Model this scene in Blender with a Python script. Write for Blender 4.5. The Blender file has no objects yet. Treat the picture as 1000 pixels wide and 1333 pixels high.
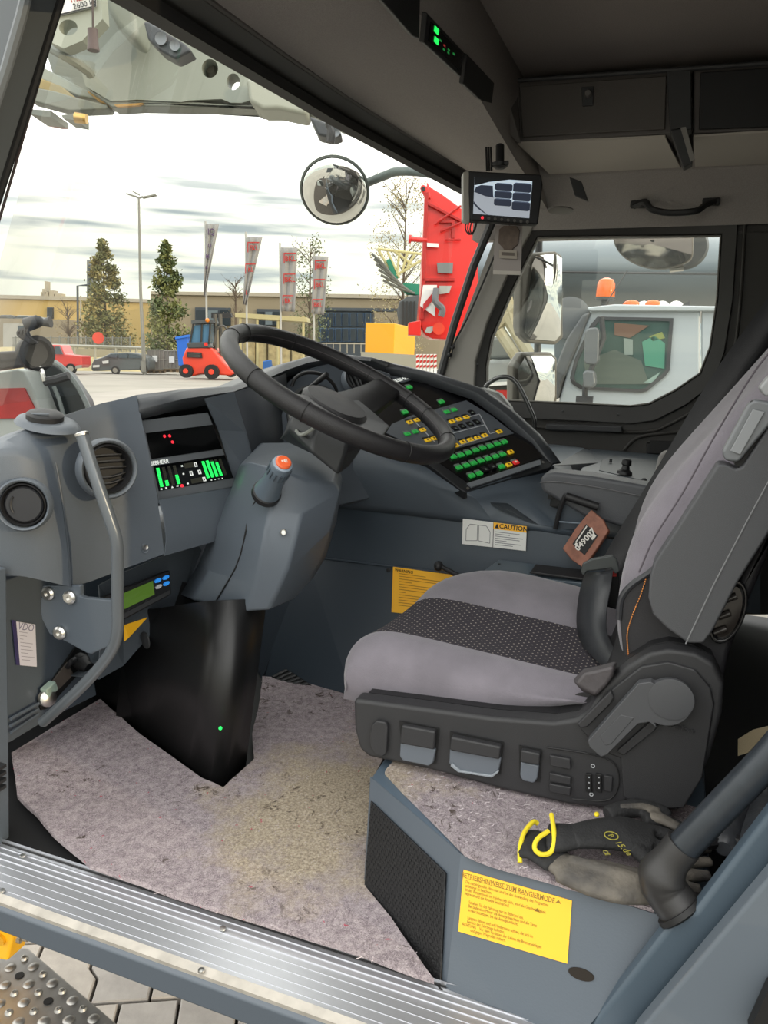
import bpy, bmesh, math, random
from mathutils import Vector as V, Matrix, noise
random.seed(7)
S = bpy.context.scene
COL = S.collection
# ------------------------------------------------------------------ camera
FPX = 1000.0
CP = V((-.99, 0, .92))
def _cam():
    y, p, r = (math.radians(a) for a in (20.7, 11.5, 1.7))
    fw = V((math.cos(y)*math.cos(p), math.sin(y)*math.cos(p), -math.sin(p)))
    rt = V((math.sin(y), -math.cos(y), 0)); up = rt.cross(fw)
    return fw, math.cos(r)*rt+math.sin(r)*up, -math.sin(r)*rt+math.cos(r)*up, rt, V((math.cos(y), math.sin(y), 0))
FW, RR, UU, RTH, FWH = _cam()
cam = bpy.data.objects.new('camera', bpy.data.cameras.new('camera')); COL.objects.link(cam)
cam.matrix_world = Matrix(((RR.x, UU.x, -FW.x, CP.x), (RR.y, UU.y, -FW.y, CP.y), (RR.z, UU.z, -FW.z, CP.z), (0, 0, 0, 1)))
cam.data.sensor_fit = 'HORIZONTAL'; cam.data.sensor_width = 36; cam.data.lens = 36*FPX/1000
cam.data.clip_start = .02; cam.data.clip_end = 600
S.camera = cam
# ------------------------------------------------------------------ sky
SKY = 2.5
w = bpy.data.worlds.new('sky'); S.world = w; w.use_nodes = True
nt = w.node_tree; nt.nodes.clear()
def N(nt, t, **k):
    n = nt.nodes.new(t)
    for a, b in k.items(): setattr(n, a, b)
    return n
def L(nt, a, b): nt.links.new(a, b)
out = N(nt, 'ShaderNodeOutputWorld'); bg = N(nt, 'ShaderNodeBackground')
tc = N(nt, 'ShaderNodeTexCoord'); sx = N(nt, 'ShaderNodeSeparateXYZ'); L(nt, tc.outputs['Generated'], sx.inputs[0])
gr = N(nt, 'ShaderNodeValToRGB'); L(nt, sx.outputs['Z'], gr.inputs[0])
cr = gr.color_ramp; cr.elements[0].position = .0; cr.elements[0].color = (.40, .42, .37, 1)
cr.elements[1].position = .30; cr.elements[1].color = (1, 1, .97, 1)
e = cr.elements.new(.03); e.color = (.42, .44, .38, 1)
e = cr.elements.new(.12); e.color = (.50, .50, .42, 1)
mp = N(nt, 'ShaderNodeMapping'); L(nt, tc.outputs['Generated'], mp.inputs[0]); mp.inputs['Scale'].default_value = (2.6, 2.6, 30)
mp.inputs['Location'].default_value = (.35, .1, .4)
ns = N(nt, 'ShaderNodeTexNoise'); L(nt, mp.outputs[0], ns.inputs['Vector']); ns.inputs['Scale'].default_value = 1.6; ns.inputs['Detail'].default_value = 5; ns.inputs['Roughness'].default_value = .45
cl = N(nt, 'ShaderNodeValToRGB'); L(nt, ns.outputs['Fac'], cl.inputs[0])
cl.color_ramp.elements[0].position = .50; cl.color_ramp.elements[0].color = (0, 0, 0, 1)
cl.color_ramp.elements[1].position = .64; cl.color_ramp.elements[1].color = (1, 1, 1, 1)
fa = N(nt, 'ShaderNodeMapRange'); L(nt, sx.outputs['Z'], fa.inputs[0])
fa.inputs[1].default_value = .17; fa.inputs[2].default_value = .25; fa.inputs[3].default_value = 1; fa.inputs[4].default_value = 0
mu = N(nt, 'ShaderNodeMath', operation='MULTIPLY'); L(nt, cl.outputs[0], mu.inputs[0]); L(nt, fa.outputs[0], mu.inputs[1])
mx = N(nt, 'ShaderNodeMixRGB'); L(nt, mu.outputs[0], mx.inputs[0]); L(nt, gr.outputs[0], mx.inputs[1]); mx.inputs[2].default_value = (.20, .23, .235, 1)
L(nt, mx.outputs[0], bg.inputs[0]); bg.inputs[1].default_value = SKY; L(nt, bg.outputs[0], out.inputs[0])
# ------------------------------------------------------------------ sun (low and warm, behind the cab)
sd = bpy.data.lights.new('sun', 'SUN'); sd.energy = 1.3; sd.angle = math.radians(.8); sd.color = (1, .78, .48)
sun = bpy.data.objects.new('sun', sd); COL.objects.link(sun)
SUNDIR = V((-.22, -.95, .17)).normalized()
sun.rotation_euler = SUNDIR.to_track_quat('Z', 'Y').to_euler()
S.view_settings.view_transform = 'Standard'; S.view_settings.look = 'None'; S.view_settings.gamma = 1
S.view_settings.use_curve_mapping = False; S.view_settings.exposure = 0.12
# ------------------------------------------------------------------ pixel -> point helpers
def ray(px, py): return FW+(px-500)/FPX*RR-(py-666.5)/FPX*UU
def P(px, py, x=None, y=None, z=None):
    d = ray(px, py)
    if x is not None: t = (x-CP.x)/d.x
    elif y is not None: t = (y-CP.y)/d.y
    else: t = (z-CP.z)/d.z
    return CP+d*t
def PD(px, py, D):                       # point at horizontal forward distance D
    d = ray(px, py); return CP+d*(D/d.dot(FWH))
def PP(px, py, o, n):                    # point on a plane
    d = ray(px, py); return CP+d*((o-CP).dot(n)/d.dot(n))
def PS(l, **k): return [P(a, b, **k) for a, b in l]
# ------------------------------------------------------------------ mesh helpers
class MB:
    def __init__(s): s.v = []; s.f = []
    def add(s, vs, fs):
        o = len(s.v); s.v += [tuple(v) for v in vs]; s.f += [tuple(i+o for i in f) for f in fs]; return s
    def prism(s, poly, vec):
        vec = V(vec); n = len(poly); vs = list(poly)+[V(p)+vec for p in poly]
        fs = [tuple(range(n)), tuple(range(2*n-1, n-1, -1))]+[(i, (i+1) % n, n+(i+1) % n, n+i) for i in range(n)]
        return s.add(vs, fs)
    def loft(s, loops, cap=True, closed=True):
        n = len(loops[0]); vs = [p for l in loops for p in l]; fs = []
        for k in range(len(loops)-1):
            for i in range(n if closed else n-1):
                j = (i+1) % n; fs.append((k*n+i, k*n+j, (k+1)*n+j, (k+1)*n+i))
        if cap and closed: fs += [tuple(range(n-1, -1, -1)), tuple(range((len(loops)-1)*n, len(loops)*n))]
        return s.add(vs, fs)
    def ring(s, outer, inner, vec):
        n = len(outer); vec = V(vec)
        a = list(outer); b = list(inner); c = [p+vec for p in inner]; d = [p+vec for p in outer]
        vs = a+b+c+d; fs = []
        for i in range(n):
            j = (i+1) % n
            for k in range(4): m = (k+1) % 4; fs.append((k*n+i, k*n+j, m*n+j, m*n+i))
        return s.add(vs, fs)
    def box(s, c, h, M=None):
        c = V(c); vs = []
        for z in (-1, 1):
            for y in (-1, 1):
                for x in (-1, 1):
                    p = V((x*h[0], y*h[1], z*h[2]))
                    if M is not None: p = M @ p
                    vs.append(c+p)
        return s.add(vs, [(0, 2, 3, 1), (4, 5, 7, 6), (0, 1, 5, 4), (2, 6, 7, 3), (0, 4, 6, 2), (1, 3, 7, 5)])
    def bb(s, a, b): a = V(a); b = V(b); return s.box((a+b)/2, [abs(q)/2 for q in (b-a)])
    def tube(s, path, r, n=10, cap=True):
        path = [V(p) for p in path]; m = len(path); rs = r if isinstance(r, (list, tuple)) else [r]*m
        loops = []; u = None
        for i, p in enumerate(path):
            t = (path[min(i+1, m-1)]-path[max(i-1, 0)]).normalized()
            if u is None: u = t.cross(V((.13, .21, .97)) if abs(t.z) < .9 else V((1, 0, 0))).normalized()
            else: u = (u-t*u.dot(t)).normalized()
            w_ = t.cross(u)
            loops.append([p+(u*math.cos(q)+w_*math.sin(q))*rs[i] for q in (2*math.pi*k/n for k in range(n))])
        return s.loft(loops, cap)
    def lathe(s, prof, o, axis, n=24, cap=True, u=None, sc=1):
        o = V(o); a = V(axis).normalized(); u = V(u) if u is not None else a.cross(V((.13, .21, .97)) if abs(a.z) < .9 else V((1, 0, 0)))
        u = (u-a*u.dot(a)).normalized(); w_ = a.cross(u)
        return s.loft([[o+a*h+(u*math.cos(q)+w_*math.sin(q)*sc)*r for q in (2*math.pi*k/n for k in range(n))] for r, h in prof], cap)
    def grid(s, rows): return s.loft(rows, cap=False, closed=False)
    def sph(s, c, r, n=12, m=8, M=None):
        c = V(c); r = r if isinstance(r, (tuple, list)) else (r, r, r); loops = []
        for i in range(m+1):
            t = math.pi*(i/m if 0 < i < m else (.02 if i == 0 else .98)); l = []
            for k in range(n):
                q = 2*math.pi*k/n; p = V((math.sin(t)*math.cos(q)*r[0], math.sin(t)*math.sin(q)*r[1], math.cos(t)*r[2]))
                l.append(c+(M @ p if M is not None else p))
            loops.append(l)
        return s.loft(loops)
    def mesh(s, name):
        me = bpy.data.meshes.new(name); me.from_pydata(s.v, [], s.f); me.validate(); return me
    def build(s, name, m, par=None, sm=False, bev=0, sub=0, sol=0, seg=2, fix=True, ang=38, subl=None):
        me = s.mesh(name)
        if fix:
            b = bmesh.new(); b.from_mesh(me); bmesh.ops.recalc_face_normals(b, faces=b.faces); b.to_mesh(me); b.free()
        o = bpy.data.objects.new(name, me); COL.objects.link(o)
        if m: me.materials.append(m)
        adopt(o, par)
        if sol: q = o.modifiers.new('s', 'SOLIDIFY'); q.thickness = sol; q.offset = 0
        if bev:
            q = o.modifiers.new('b', 'BEVEL'); q.width = bev; q.segments = seg; q.limit_method = 'ANGLE'; q.angle_limit = math.radians(35); q.harden_normals = True
        if sub: q = o.modifiers.new('d', 'SUBSURF'); q.levels = q.render_levels = sub
        if sm or bev or sub:
            for p in me.polygons: p.use_smooth = True
            if sm and not sub and not bev: me.set_sharp_from_angle(angle=math.radians(ang))
        return o
def adopt(o, par):
    if par is not None:
        o.parent = par
        if par.type == 'EMPTY': o.matrix_parent_inverse = Matrix.Translation(-par.location)
def tag(o, label=None, cat=None, group=None, kind=None):
    if label: o['label'] = label
    if cat: o['category'] = cat
    if group: o['group'] = group
    if kind: o['kind'] = kind
    return o
def thing(name, label, cat, loc=(0, 0, 0), group=None):
    o = bpy.data.objects.new(name, None); COL.objects.link(o); o.location = loc; o.empty_display_size = .05
    return tag(o, label, cat, group)
def st(o): o['kind'] = 'structure'; return o
def copytree(o, par=None):
    c = o.copy(); COL.objects.link(c)
    if par: c.parent = par; c.matrix_parent_inverse = o.matrix_parent_inverse
    for ch in list(o.children): copytree(ch, c)
    return c
def inst(name, me, M, par, m=None):
    o = bpy.data.objects.new(name, me); COL.objects.link(o)
    if par:
        o.parent = par
        if par.type == 'EMPTY': o.matrix_parent_inverse = Matrix.Translation(-par.location)
    o.matrix_basis = M
    return o
def smooth(path, k=4):
    path = [V(p) for p in path]; q = [path[0]*2-path[1]]+path+[path[-1]*2-path[-2]]; r = []
    for i in range(1, len(q)-2):
        a, b, c, d = q[i-1:i+3]
        for j in range(k):
            t = j/k; r.append(.5*((2*b)+(c-a)*t+(2*a-5*b+4*c-d)*t*t+(3*b-a-3*c+d)*t**3))
    return r+[path[-1]]
def lerp(a, b, t): return a+(b-a)*t
class Quad:                                   # a flat four-cornered face; u to the right, v up, h towards the viewer
    def __init__(s, bl, br, tr, tl):
        s.a, s.b, s.c, s.d = (V(q) for q in (bl, br, tr, tl))
        s.n = (s.b-s.a).cross(s.d-s.a).normalized()
    def p(s, u, v, h=0): return lerp(lerp(s.a, s.b, u), lerp(s.d, s.c, u), v)+s.n*h
    def box(s, mb, u0, v0, u1, v1, h0, h1):
        return mb.prism([s.p(u0, v0, h0), s.p(u1, v0, h0), s.p(u1, v1, h0), s.p(u0, v1, h0)], s.n*(h1-h0))
    def poly(s, mb, pts, h0, h1): return mb.prism([s.p(u, v, h0) for u, v in pts], s.n*(h1-h0))
    def M(s, u, v, h=0):
        x = (s.p(u+.01, v)-s.p(u, v)).normalized(); z = s.n; y = z.cross(x); o = s.p(u, v, h)
        return Matrix(((x.x, y.x, z.x, o.x), (x.y, y.y, z.y, o.y), (x.z, y.z, z.z, o.z), (0, 0, 0, 1)))
    def px(s, x, y, h=0): return PP(x, y, s.a+s.n*h, s.n)
    def W(s): return (s.b-s.a).length
    def H(s): return (s.d-s.a).length
def pxquad(bl, br, tr, tl, o=None, n=None, **k):
    f = (lambda q: PP(q[0], q[1], o, n)) if o is not None else (lambda q: P(q[0], q[1], **k))
    return Quad(f(bl), f(br), f(tr), f(tl))
def text(s, name, m, M, size, par=None, ext=.0002, align='CENTER', sx=1, sp=1, bold=0):
    c = bpy.data.curves.new(name, 'FONT'); c.body = s; c.size = size; c.extrude = ext; c.align_x = align; c.align_y = 'CENTER'; c.resolution_u = 2
    c.space_character = sp; c.offset = bold
    t = bpy.data.objects.new('tmp', c); COL.objects.link(t)
    me = bpy.data.meshes.new_from_object(t.evaluated_get(bpy.context.evaluated_depsgraph_get())); bpy.data.objects.remove(t)
    me.materials.clear(); me.materials.append(m)
    me.transform(M @ Matrix.Diagonal((sx, 1, 1, 1)))
    o = bpy.data.objects.new(name, me); COL.objects.link(o); adopt(o, par); return o
# ------------------------------------------------------------------ materials
def hx(h):
    h = h.lstrip('#'); r = [int(h[i:i+2], 16)/255 for i in (0, 2, 4)]
    return tuple(c/12.92 if c <= .04045 else ((c+.055)/1.055)**2.4 for c in r)
def mat(name, col, rough=.5, metal=0, bump=0, bs=200, var=0, vs=8, emit=0, col2=None, spec=.5, coat=0, sheen=0):
    if isinstance(col, str): col = hx(col)
    m = bpy.data.materials.new(name); m.use_nodes = True; t = m.node_tree; b = t.nodes['Principled BSDF']
    b.inputs['Base Color'].default_value = (*col, 1); b.inputs['Roughness'].default_value = rough; b.inputs['Metallic'].default_value = metal
    b.inputs['Specular IOR Level'].default_value = spec
    if coat: b.inputs['Coat Weight'].default_value = coat
    if sheen: b.inputs['Sheen Weight'].default_value = sheen
    if emit: b.inputs['Emission Color'].default_value = (*col, 1); b.inputs['Emission Strength'].default_value = emit
    tc = N(t, 'ShaderNodeTexCoord')
    if var or col2:
        n = N(t, 'ShaderNodeTexNoise'); n.inputs['Scale'].default_value = vs; n.inputs['Detail'].default_value = 6; L(t, tc.outputs['Object'], n.inputs['Vector'])
        r = N(t, 'ShaderNodeValToRGB'); L(t, n.outputs['Fac'], r.inputs[0]); r.color_ramp.elements[0].position = .35; r.color_ramp.elements[1].position = .65
        c2 = hx(col2) if isinstance(col2, str) else (col2 or tuple(c*(1+var) for c in col)); c1 = col if col2 else tuple(c*(1-var) for c in col)
        r.color_ramp.elements[0].color = (*c1, 1); r.color_ramp.elements[1].color = (*c2, 1); L(t, r.outputs[0], b.inputs['Base Color'])
    if bump:
        n = N(t, 'ShaderNodeTexNoise'); n.inputs['Scale'].default_value = bs; n.inputs['Detail'].default_value = 3; L(t, tc.outputs['Object'], n.inputs['Vector'])
        q = N(t, 'ShaderNodeBump'); q.inputs['Strength'].default_value = bump; q.inputs['Distance'].default_value = .002
        L(t, n.outputs['Fac'], q.inputs['Height']); L(t, q.outputs[0], b.inputs['Normal'])
    return m
def glassmat(name, tint=(1, 1, 1), refl=1.0):
    m = bpy.data.materials.new(name); m.use_nodes = True; t = m.node_tree; t.nodes.clear()
    o = N(t, 'ShaderNodeOutputMaterial'); a = N(t, 'ShaderNodeBsdfTransparent'); g = N(t, 'ShaderNodeBsdfGlossy'); x = N(t, 'ShaderNodeMixShader'); f = N(t, 'ShaderNodeFresnel')
    a.inputs[0].default_value = (*tint, 1); g.inputs['Roughness'].default_value = .01; f.inputs[0].default_value = 1.45
    ge = N(t, 'ShaderNodeNewGeometry'); mr = N(t, 'ShaderNodeMapRange'); L(t, ge.outputs['Backfacing'], mr.inputs[0]); mr.inputs[3].default_value = 1.45; mr.inputs[4].default_value = 1/1.45; L(t, mr.outputs[0], f.inputs[0])
    k = N(t, 'ShaderNodeMath', operation='MULTIPLY'); k.inputs[1].default_value = refl; L(t, f.outputs[0], k.inputs[0])
    L(t, k.outputs[0], x.inputs[0]); L(t, a.outputs[0], x.inputs[1]); L(t, g.outputs[0], x.inputs[2]); L(t, x.outputs[0], o.inputs[0]); return m
DASH = mat('dash_plastic', '#575e66', .42, bump=.25, bs=900)
DASHB = mat('blue_grey_plastic', '#525b64', .5, bump=.2, bs=900)
NAVY = mat('navy_panel', '#37414b', .45, bump=.15, bs=600)
STEELB = mat('blue_grey_paint', '#525a63', .4, bump=.1, bs=300)
BLK = mat('black_plastic', '#1d1d1f', .5, bump=.2, bs=800)
BLK2 = mat('dark_grey_plastic', '#37383a', .5, bump=.3, bs=900)
SEATP = mat('seat_plastic', '#2d2d2f', .5, bump=.3, bs=1000)
SEATG = mat('seat_bolster_plastic', '#4b4c4f', .5, bump=.3, bs=1000)
RUB = mat('rubber', '#121213', .6)
LEATH = mat('leather', '#222123', .42, bump=.5, bs=700)
DOORM = mat('door_plastic', '#3b3936', .5, bump=.3, bs=700)
PILM = mat('pillar_trim', '#918e88', .7, bump=.3, bs=500)
HEAD = mat('headliner', '#a39d99', .9, bump=.5, bs=600, var=.08, vs=300)
CEILM = mat('ceiling_fabric', '#918986', .9, bump=.5, bs=600, var=.08, vs=300)
CABM = mat('cabinet_plastic', '#605c5a', .6, bump=.3, bs=500)
CHROME = mat('chrome', (.75, .76, .78), .18, 1)
TUBEM = mat('coated_tube', '#5f656b', .3, .25)
ALU = mat('brushed_aluminium', (.62, .63, .66), .36, .9, bump=.1, bs=60)
ZINC = mat('zinc_bolt', (.7, .69, .66), .3, 1)
SCR = mat('dark_screen', '#0a0b0c', .12)
WHITE = mat('white_plastic', '#d8d8d6', .5)
PAPER = mat('paper', '#d9d8e4', .7)
YEL = mat('yellow_sticker', '#f5b624', .5)
INK = mat('ink', '#3a2c10', .7)
INKB = mat('black_ink', '#202024', .7)
# ================================================================== CAB SHELL
def curveY(x): return .84+.15*(1-((x-.98)/1.03)**2)
def PC(px, py, f=curveY, dy=0):
    d = ray(px, py); lo, hi = .2, 9
    for _ in range(50):
        t = (lo+hi)/2; q = CP+d*t
        if q.y > f(q.x)+dy: hi = t
        else: lo = t
    return CP+d*((lo+hi)/2)
fl = MB(); fl.bb((-.03, -.9, -.05), (2.1, 1.6, -.001)); st(fl.build('floor', RUB))
c = MB(); c.bb((-.1, -.9, 1.80), (2.15, .72, 1.84)); st(c.build('ceiling', CEILM))
w_ = MB(); w_.bb((-.05, -.62, -.03), (2.1, -.58, 1.82)); st(w_.build('wall_rear', mat('rear_wall', '#17171a', .8, bump=.3, bs=300)))
# front bulkhead below the windscreen
w_ = MB(); w_.bb((-.04, 1.44, -.03), (2.05, 1.48, .60)); st(w_.build('wall_front', NAVY))
# windscreen header, three stacked bands along the curved rail
lowp = [(78-60, -60), (78, -36), (142, 0), (250, 61), (340, 112), (426, 161), (520, 211), (602, 254), (648, 285)]
lo = [PC(*q) for q in lowp]
def shift(l, dy, dz): return [V((p.x, p.y+dy, p.z+dz)) for p in l]
# the rail's lower seal, its dark bar and the pale ledge over it
m = MB(); m.loft([lo, shift(lo, .0, .028), shift(lo, -.03, .028), shift(lo, -.03, .004), lo], cap=False, closed=False); st(m.build('trim_1', RUB, sm=True))
hb = shift(lo, -.006, .028)
m = MB(); m.loft([hb, shift(hb, -.045, .035), shift(hb, -.02, .09), shift(hb, .02, .09), shift(hb, .006, 0), hb], cap=False, closed=False); st(m.build('trim_2', mat('header_bar', '#2b2927', .45, bump=.2, bs=400), sm=True))
hc = shift(hb, -.045, .035)
m = MB(); m.tube(shift(hc, -.004, .004), .008, 8); st(m.build('trim_3', mat('header_ledge', '#56524f', .6), sm=True))
# console underside sweeping from the rail to the block line
xs = [p.x for p in hc]
def blockline(x): return V((x, .60, 1.635)) if x < 1.25 else V((x, lerp(.60, .50, (x-1.25)/.8), lerp(1.635, 1.44, min(1, max(0, (x-1.25)/.62)))))
rows = [[lerp(V((p.x, p.y-.004, p.z+.004)), blockline(p.x), t)+V((0, 0, -.012*math.sin(math.pi*t))) for p in hc] for t in [0, .02, .25, .5, .75, .97, 1]]
rows.append([V((p.x, .57, 1.80)) for p in hc])
m = MB(); m.grid(rows); st(m.build('trim_4', HEAD, sm=True, sol=.004, ang=60))
# headliner above the far window
m = MB(); m.grid([[V((1.865, .62, 1.60)), V((1.865, -.6, 1.60))], [V((1.87, .62, 1.545)), V((1.87, -.6, 1.545))], [V((1.94, .6, 1.47)), V((1.94, -.6, 1.47))], [V((1.97, .62, 1.385)), V((1.97, -.6, 1.385))]])
st(m.build('trim_5', HEAD, sol=.006, bev=.004))
m = MB(); m.bb((1.99, -.62, 1.36), (2.06, .8, 1.82)); st(m.build('wall_right', HEAD))
# ------------------------------------------------------------------ far door with its window
XD = 2.0
inner = [(700, 309), (820, 307.5), (939, 306), (934, 390), (925, 452), (912, 486), (880, 508), (845, 526), (820, 529), (740, 525), (645, 521), (633, 508), (633, 478), (640, 440), (668, 375)]
mid = [(694, 288), (820, 287), (962, 284), (955, 390), (944, 458), (930, 500), (893, 528), (853, 548), (822, 552), (740, 548), (625, 543), (612, 520), (611, 470), (622, 428), (653, 360)]
outr = [(660, 282), (820, 278), (1120, 272), (1130, 400), (1130, 520), (1120, 700), (1060, 800), (950, 800), (800, 790), (700, 770), (560, 740), (545, 600), (600, 480), (612, 420), (640, 340)]
I = PS(inner, x=XD); Mi = PS(mid, x=XD-.03); pass
door = MB(); door.ring(PS(outr, x=XD-.01), PS([(a, b) for a, b in mid], x=XD-.01), (.05, 0, 0)); door = st(door.build('door_1', DOORM))
m = MB(); m.ring(Mi, PS(inner, x=XD-.012), (.035, 0, 0)); m.build('window_frame', mat('window_frame_rubber', '#262523', .45, bump=.2, bs=500), door, bev=.006)
m = MB(); m.ring(PS(inner, x=XD-.014), PS([(lerp(a, 790, .012), lerp(b, 420, .015)) for a, b in inner], x=XD-.014), (.02, 0, 0)); m.build('window_seal', mat('seal_grey', '#6c6a64', .5), door)
GLS = glassmat('cab_glass', (.95, .96, .94))
m = MB(); m.prism(I, (.005, 0, 0)); st(m.build('window_1', GLS))
# door trim lines, latch slot, pull recess
m = MB()
m.tube(smooth([P(a, b, x=XD-.02) for a, b in [(660, 553), (760, 560), (840, 562), (872, 552), (905, 533), (935, 512), (952, 480), (963, 400), (970, 290)]], 3), .006, 8)
m.build('door_ridge', DOORM, door, sm=True)
m = MB(); m.tube(smooth([P(a, b, x=XD-.02) for a, b in [(812, 586), (826, 572), (845, 566), (900, 560), (940, 552)]], 3), .006, 8); m.build('door_ridge', DOORM, door, sm=True)
q = pxquad((712, 559), (812, 563), (810, 554), (712, 551), x=XD-.02)
m = MB(); q.box(m, 0, 0, 1, 1, 0, .03); m.build('armrest_ledge', BLK2, door, bev=.006)
q = pxquad((842, 590), (905, 592), (900, 574), (842, 576), x=XD-.015)
m = MB(); q.box(m, 0, 0, 1, 1, 0, .02); pull = m.build('pull_recess', BLK, door, bev=.004)
m = MB()
for k in range(2): q.box(m, .1+.45*k, .2, .45+.45*k, .8, .02, .024)
m.build('recess_pocket', RUB, pull)
for sx_, sy_ in [(622, 474), (733, 535), (662, 538), (618, 535), (805, 539)]:
    m = MB(); m.lathe([(.004, 0), (.004, .004), (.002, .006)], P(sx_, sy_, x=XD-.045), (-1, 0, 0), 10); m.build('screw', BLK2, door, sm=True)
# ------------------------------------------------------------------ far windscreen pillar
pil = MB(); pil.prism(PS([(652, 288), (700, 286), (664, 350), (634, 420), (619, 470), (616, 540), (560, 540), (583, 470), (615, 385)], x=1.96), (.05, 0, 0)); pil = st(pil.build('wall_pillar_right', PILM, bev=.006))
m = MB(); m.tube([P(a, b, x=1.955) for a, b in [(640, 290), (617, 345), (592, 420), (570, 500)]], .016, 8); m.build('pillar_seal', mat('seal_dark', '#3a3a3b', .5), pil, sm=True)
m = MB(); m.tube(smooth([P(a, b, x=1.945) for a, b in [(645, 330), (628, 370), (608, 415), (592, 445), (588, 460)]], 3), .0035, 6); m.build('cable', RUB, pil, sm=True)
m = MB(); m.lathe([(.009, 0), (.009, .012), (.004, .016)], P(586, 462, x=1.95), (-1, 0, 0), 12); m.lathe([(.006, 0), (.006, .02)], P(590, 452, x=1.95), (-1, 0, 0), 10); m.build('cable_clip', RUB, pil, sm=True)
# near pillar: leans back over the door opening
a0 = PS([(-200, -60), (97, -60), (78, 0), (32, 146), (0, 248), (-25, 330), (-200, 330)], x=.02)
m = MB(); m.prism(a0, (-.06, 0, 0)); pn = st(m.build('wall_pillar_left', mat('pillar_paint', '#565b5e', .45), bev=.006))
m = MB(); m.tube(PS([(42, -40), (28, 20), (8, 90), (-25, 190)], x=-.042), .008, 8); m.build('pillar_crease', mat('pillar_crease', '#6d7275', .4), pn, sm=True)
m = MB(); m.tube(PS([(99, -60), (79, 0), (34, 146), (-2, 258), (-28, 340)], x=.02), .006, 8); m.build('pillar_seal', RUB, pn, sm=True)
m = MB(); m.tube(PS([(70, 40), (44, 130), (20, 215), (-8, 310)], x=.03), .0025, 6); m.build('seal_lip', mat('lip_rubber', '#41393a', .5), pn, sm=True)
# lower near door post at the very left
m = MB(); m.prism(PS([(-30, 735), (9, 738), (12, 960), (13, 1104), (-30, 1090)], x=-.01), (-.04, 0, 0)); st(m.build('wall_post_left', STEELB, bev=.004))
m = MB()
for k in range(4): m.box(P(-4, 998+k*9, x=-.055), (.01, .012, .003))
m.build('latch_rib', BLK, bpy.data.objects['wall_post_left'])
# windscreen pane
base = [V((.03, 1.24, .74)), V((.3, 1.45, .78)), V((.98, 1.52, .80)), V((1.6, 1.35, .80)), V((2.0, .93, .80))]
def samp(l, t):
    k = t*(len(l)-1); i = min(int(k), len(l)-2); return lerp(l[i], l[i+1], k-i)
bs_ = smooth(base, 3); gl = []; lo2 = [V((x_, curveY(x_), lerp(1.40, 1.66, max(0, 1-((x_-.98)/1.03)**2)))) for x_ in (.03+1.97*i/14 for i in range(15))]
for j in range(5):
    gl.append([lerp(samp(lo2, i/14)+V((0, .03, .01)), samp(bs_, i/14), j/4) for i in range(15)])
m = MB(); m.grid(gl); st(m.build('window_2', GLS, sm=True))
# ------------------------------------------------------------------ overhead units along the far side
def cab(pts, dep, x0=1.6): m = MB(); m.prism(PS(pts, x=x0), (dep, 0, 0)); return m
cb = thing('overhead_cabinet', 'dark grey overhead cabinet with round knob above the far window, left unit', 'cabinet', (1.7, .3, 1.6))
cab([(664, 106), (880, 90), (880, 174), (672, 186)], .3, 1.6).build('body', CABM, cb, bev=.006)
cab([(676, 112), (868, 98), (866, 168), (680, 178)], .012, 1.585).build('door', mat('cabinet_door', '#55514e', .55, bump=.4, bs=400), cb, bev=.004)
kb = cb.children[1]
cab([(757, 113), (773, 112), (772, 137), (758, 138)], .01, 1.578).build('knob_plate', BLK2, kb, bev=.002)
m = MB(); m.lathe([(.011, 0), (.011, .012), (.008, .016)], P(766, 123, x=1.576), (-1, 0, 0), 16); m.build('knob', mat('knob', '#6d6a68', .4), kb, sm=True)
m = MB(); m.prism([P(650, 106, x=1.5), P(668, 104, x=1.6), P(674, 186, x=1.6), P(672, 184, x=1.5), P(652, 160, x=1.5)], (0, -.012, 0)); m.build('end_panel', CABM, cb)
m = MB(); m.grid([[P(674, 186, x=1.6), P(866, 177, x=1.6)], [P(716, 226, x=1.86), P(886, 217, x=1.86)]]); m.build('underside_panel', mat('cabinet_underside', '#c2bbb2', .7, bump=.2, bs=300), cb, sol=.006)
cb = thing('overhead_cabinet', 'dark overhead cabinet with open mesh net front at the right picture edge', 'cabinet', (1.7, -.2, 1.6))
cab([(903, 88), (1080, 76), (1080, 166), (903, 174)], .3, 1.6).build('body', CABM, cb, bev=.006)
cab([(912, 94), (1080, 82), (1080, 162), (910, 168)], .012, 1.585).build('net_panel', BLK, cb, bev=.003)
m = MB(); m.grid([[P(903, 177, x=1.6), P(1080, 166, x=1.6)], [P(905, 216, x=1.86), P(1080, 210, x=1.86)]]); m.build('underside_panel', bpy.data.materials['cabinet_underside'], cb, sol=.006)
cb = thing('cabinet_bracket', 'dark fold-down bracket hanging between the two overhead cabinets', 'bracket', (1.6, .02, 1.6))
cab([(868, 92), (900, 90), (901, 168), (872, 172)], .06, 1.57).build('plate', BLK2, cb, bev=.004)
m = MB(); m.prism(PS([(872, 168), (890, 164), (902, 212), (890, 218)], x=1.57), (.05, 0, 0)); m.build('arm', BLK2, cb, bev=.003)
m = MB(); m.prism(PS([(886, 166), (893, 165), (905, 208), (899, 210)], x=1.566), (.004, 0, 0)); m.build('arm_edge', mat('worn_edge', '#8b8883', .5), cb)
m = MB(); m.tube([P(645, 107, x=1.575), P(1090, 76, x=1.575)], .007, 8); m.build('rail', BLK2, cb, sm=True)
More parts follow.
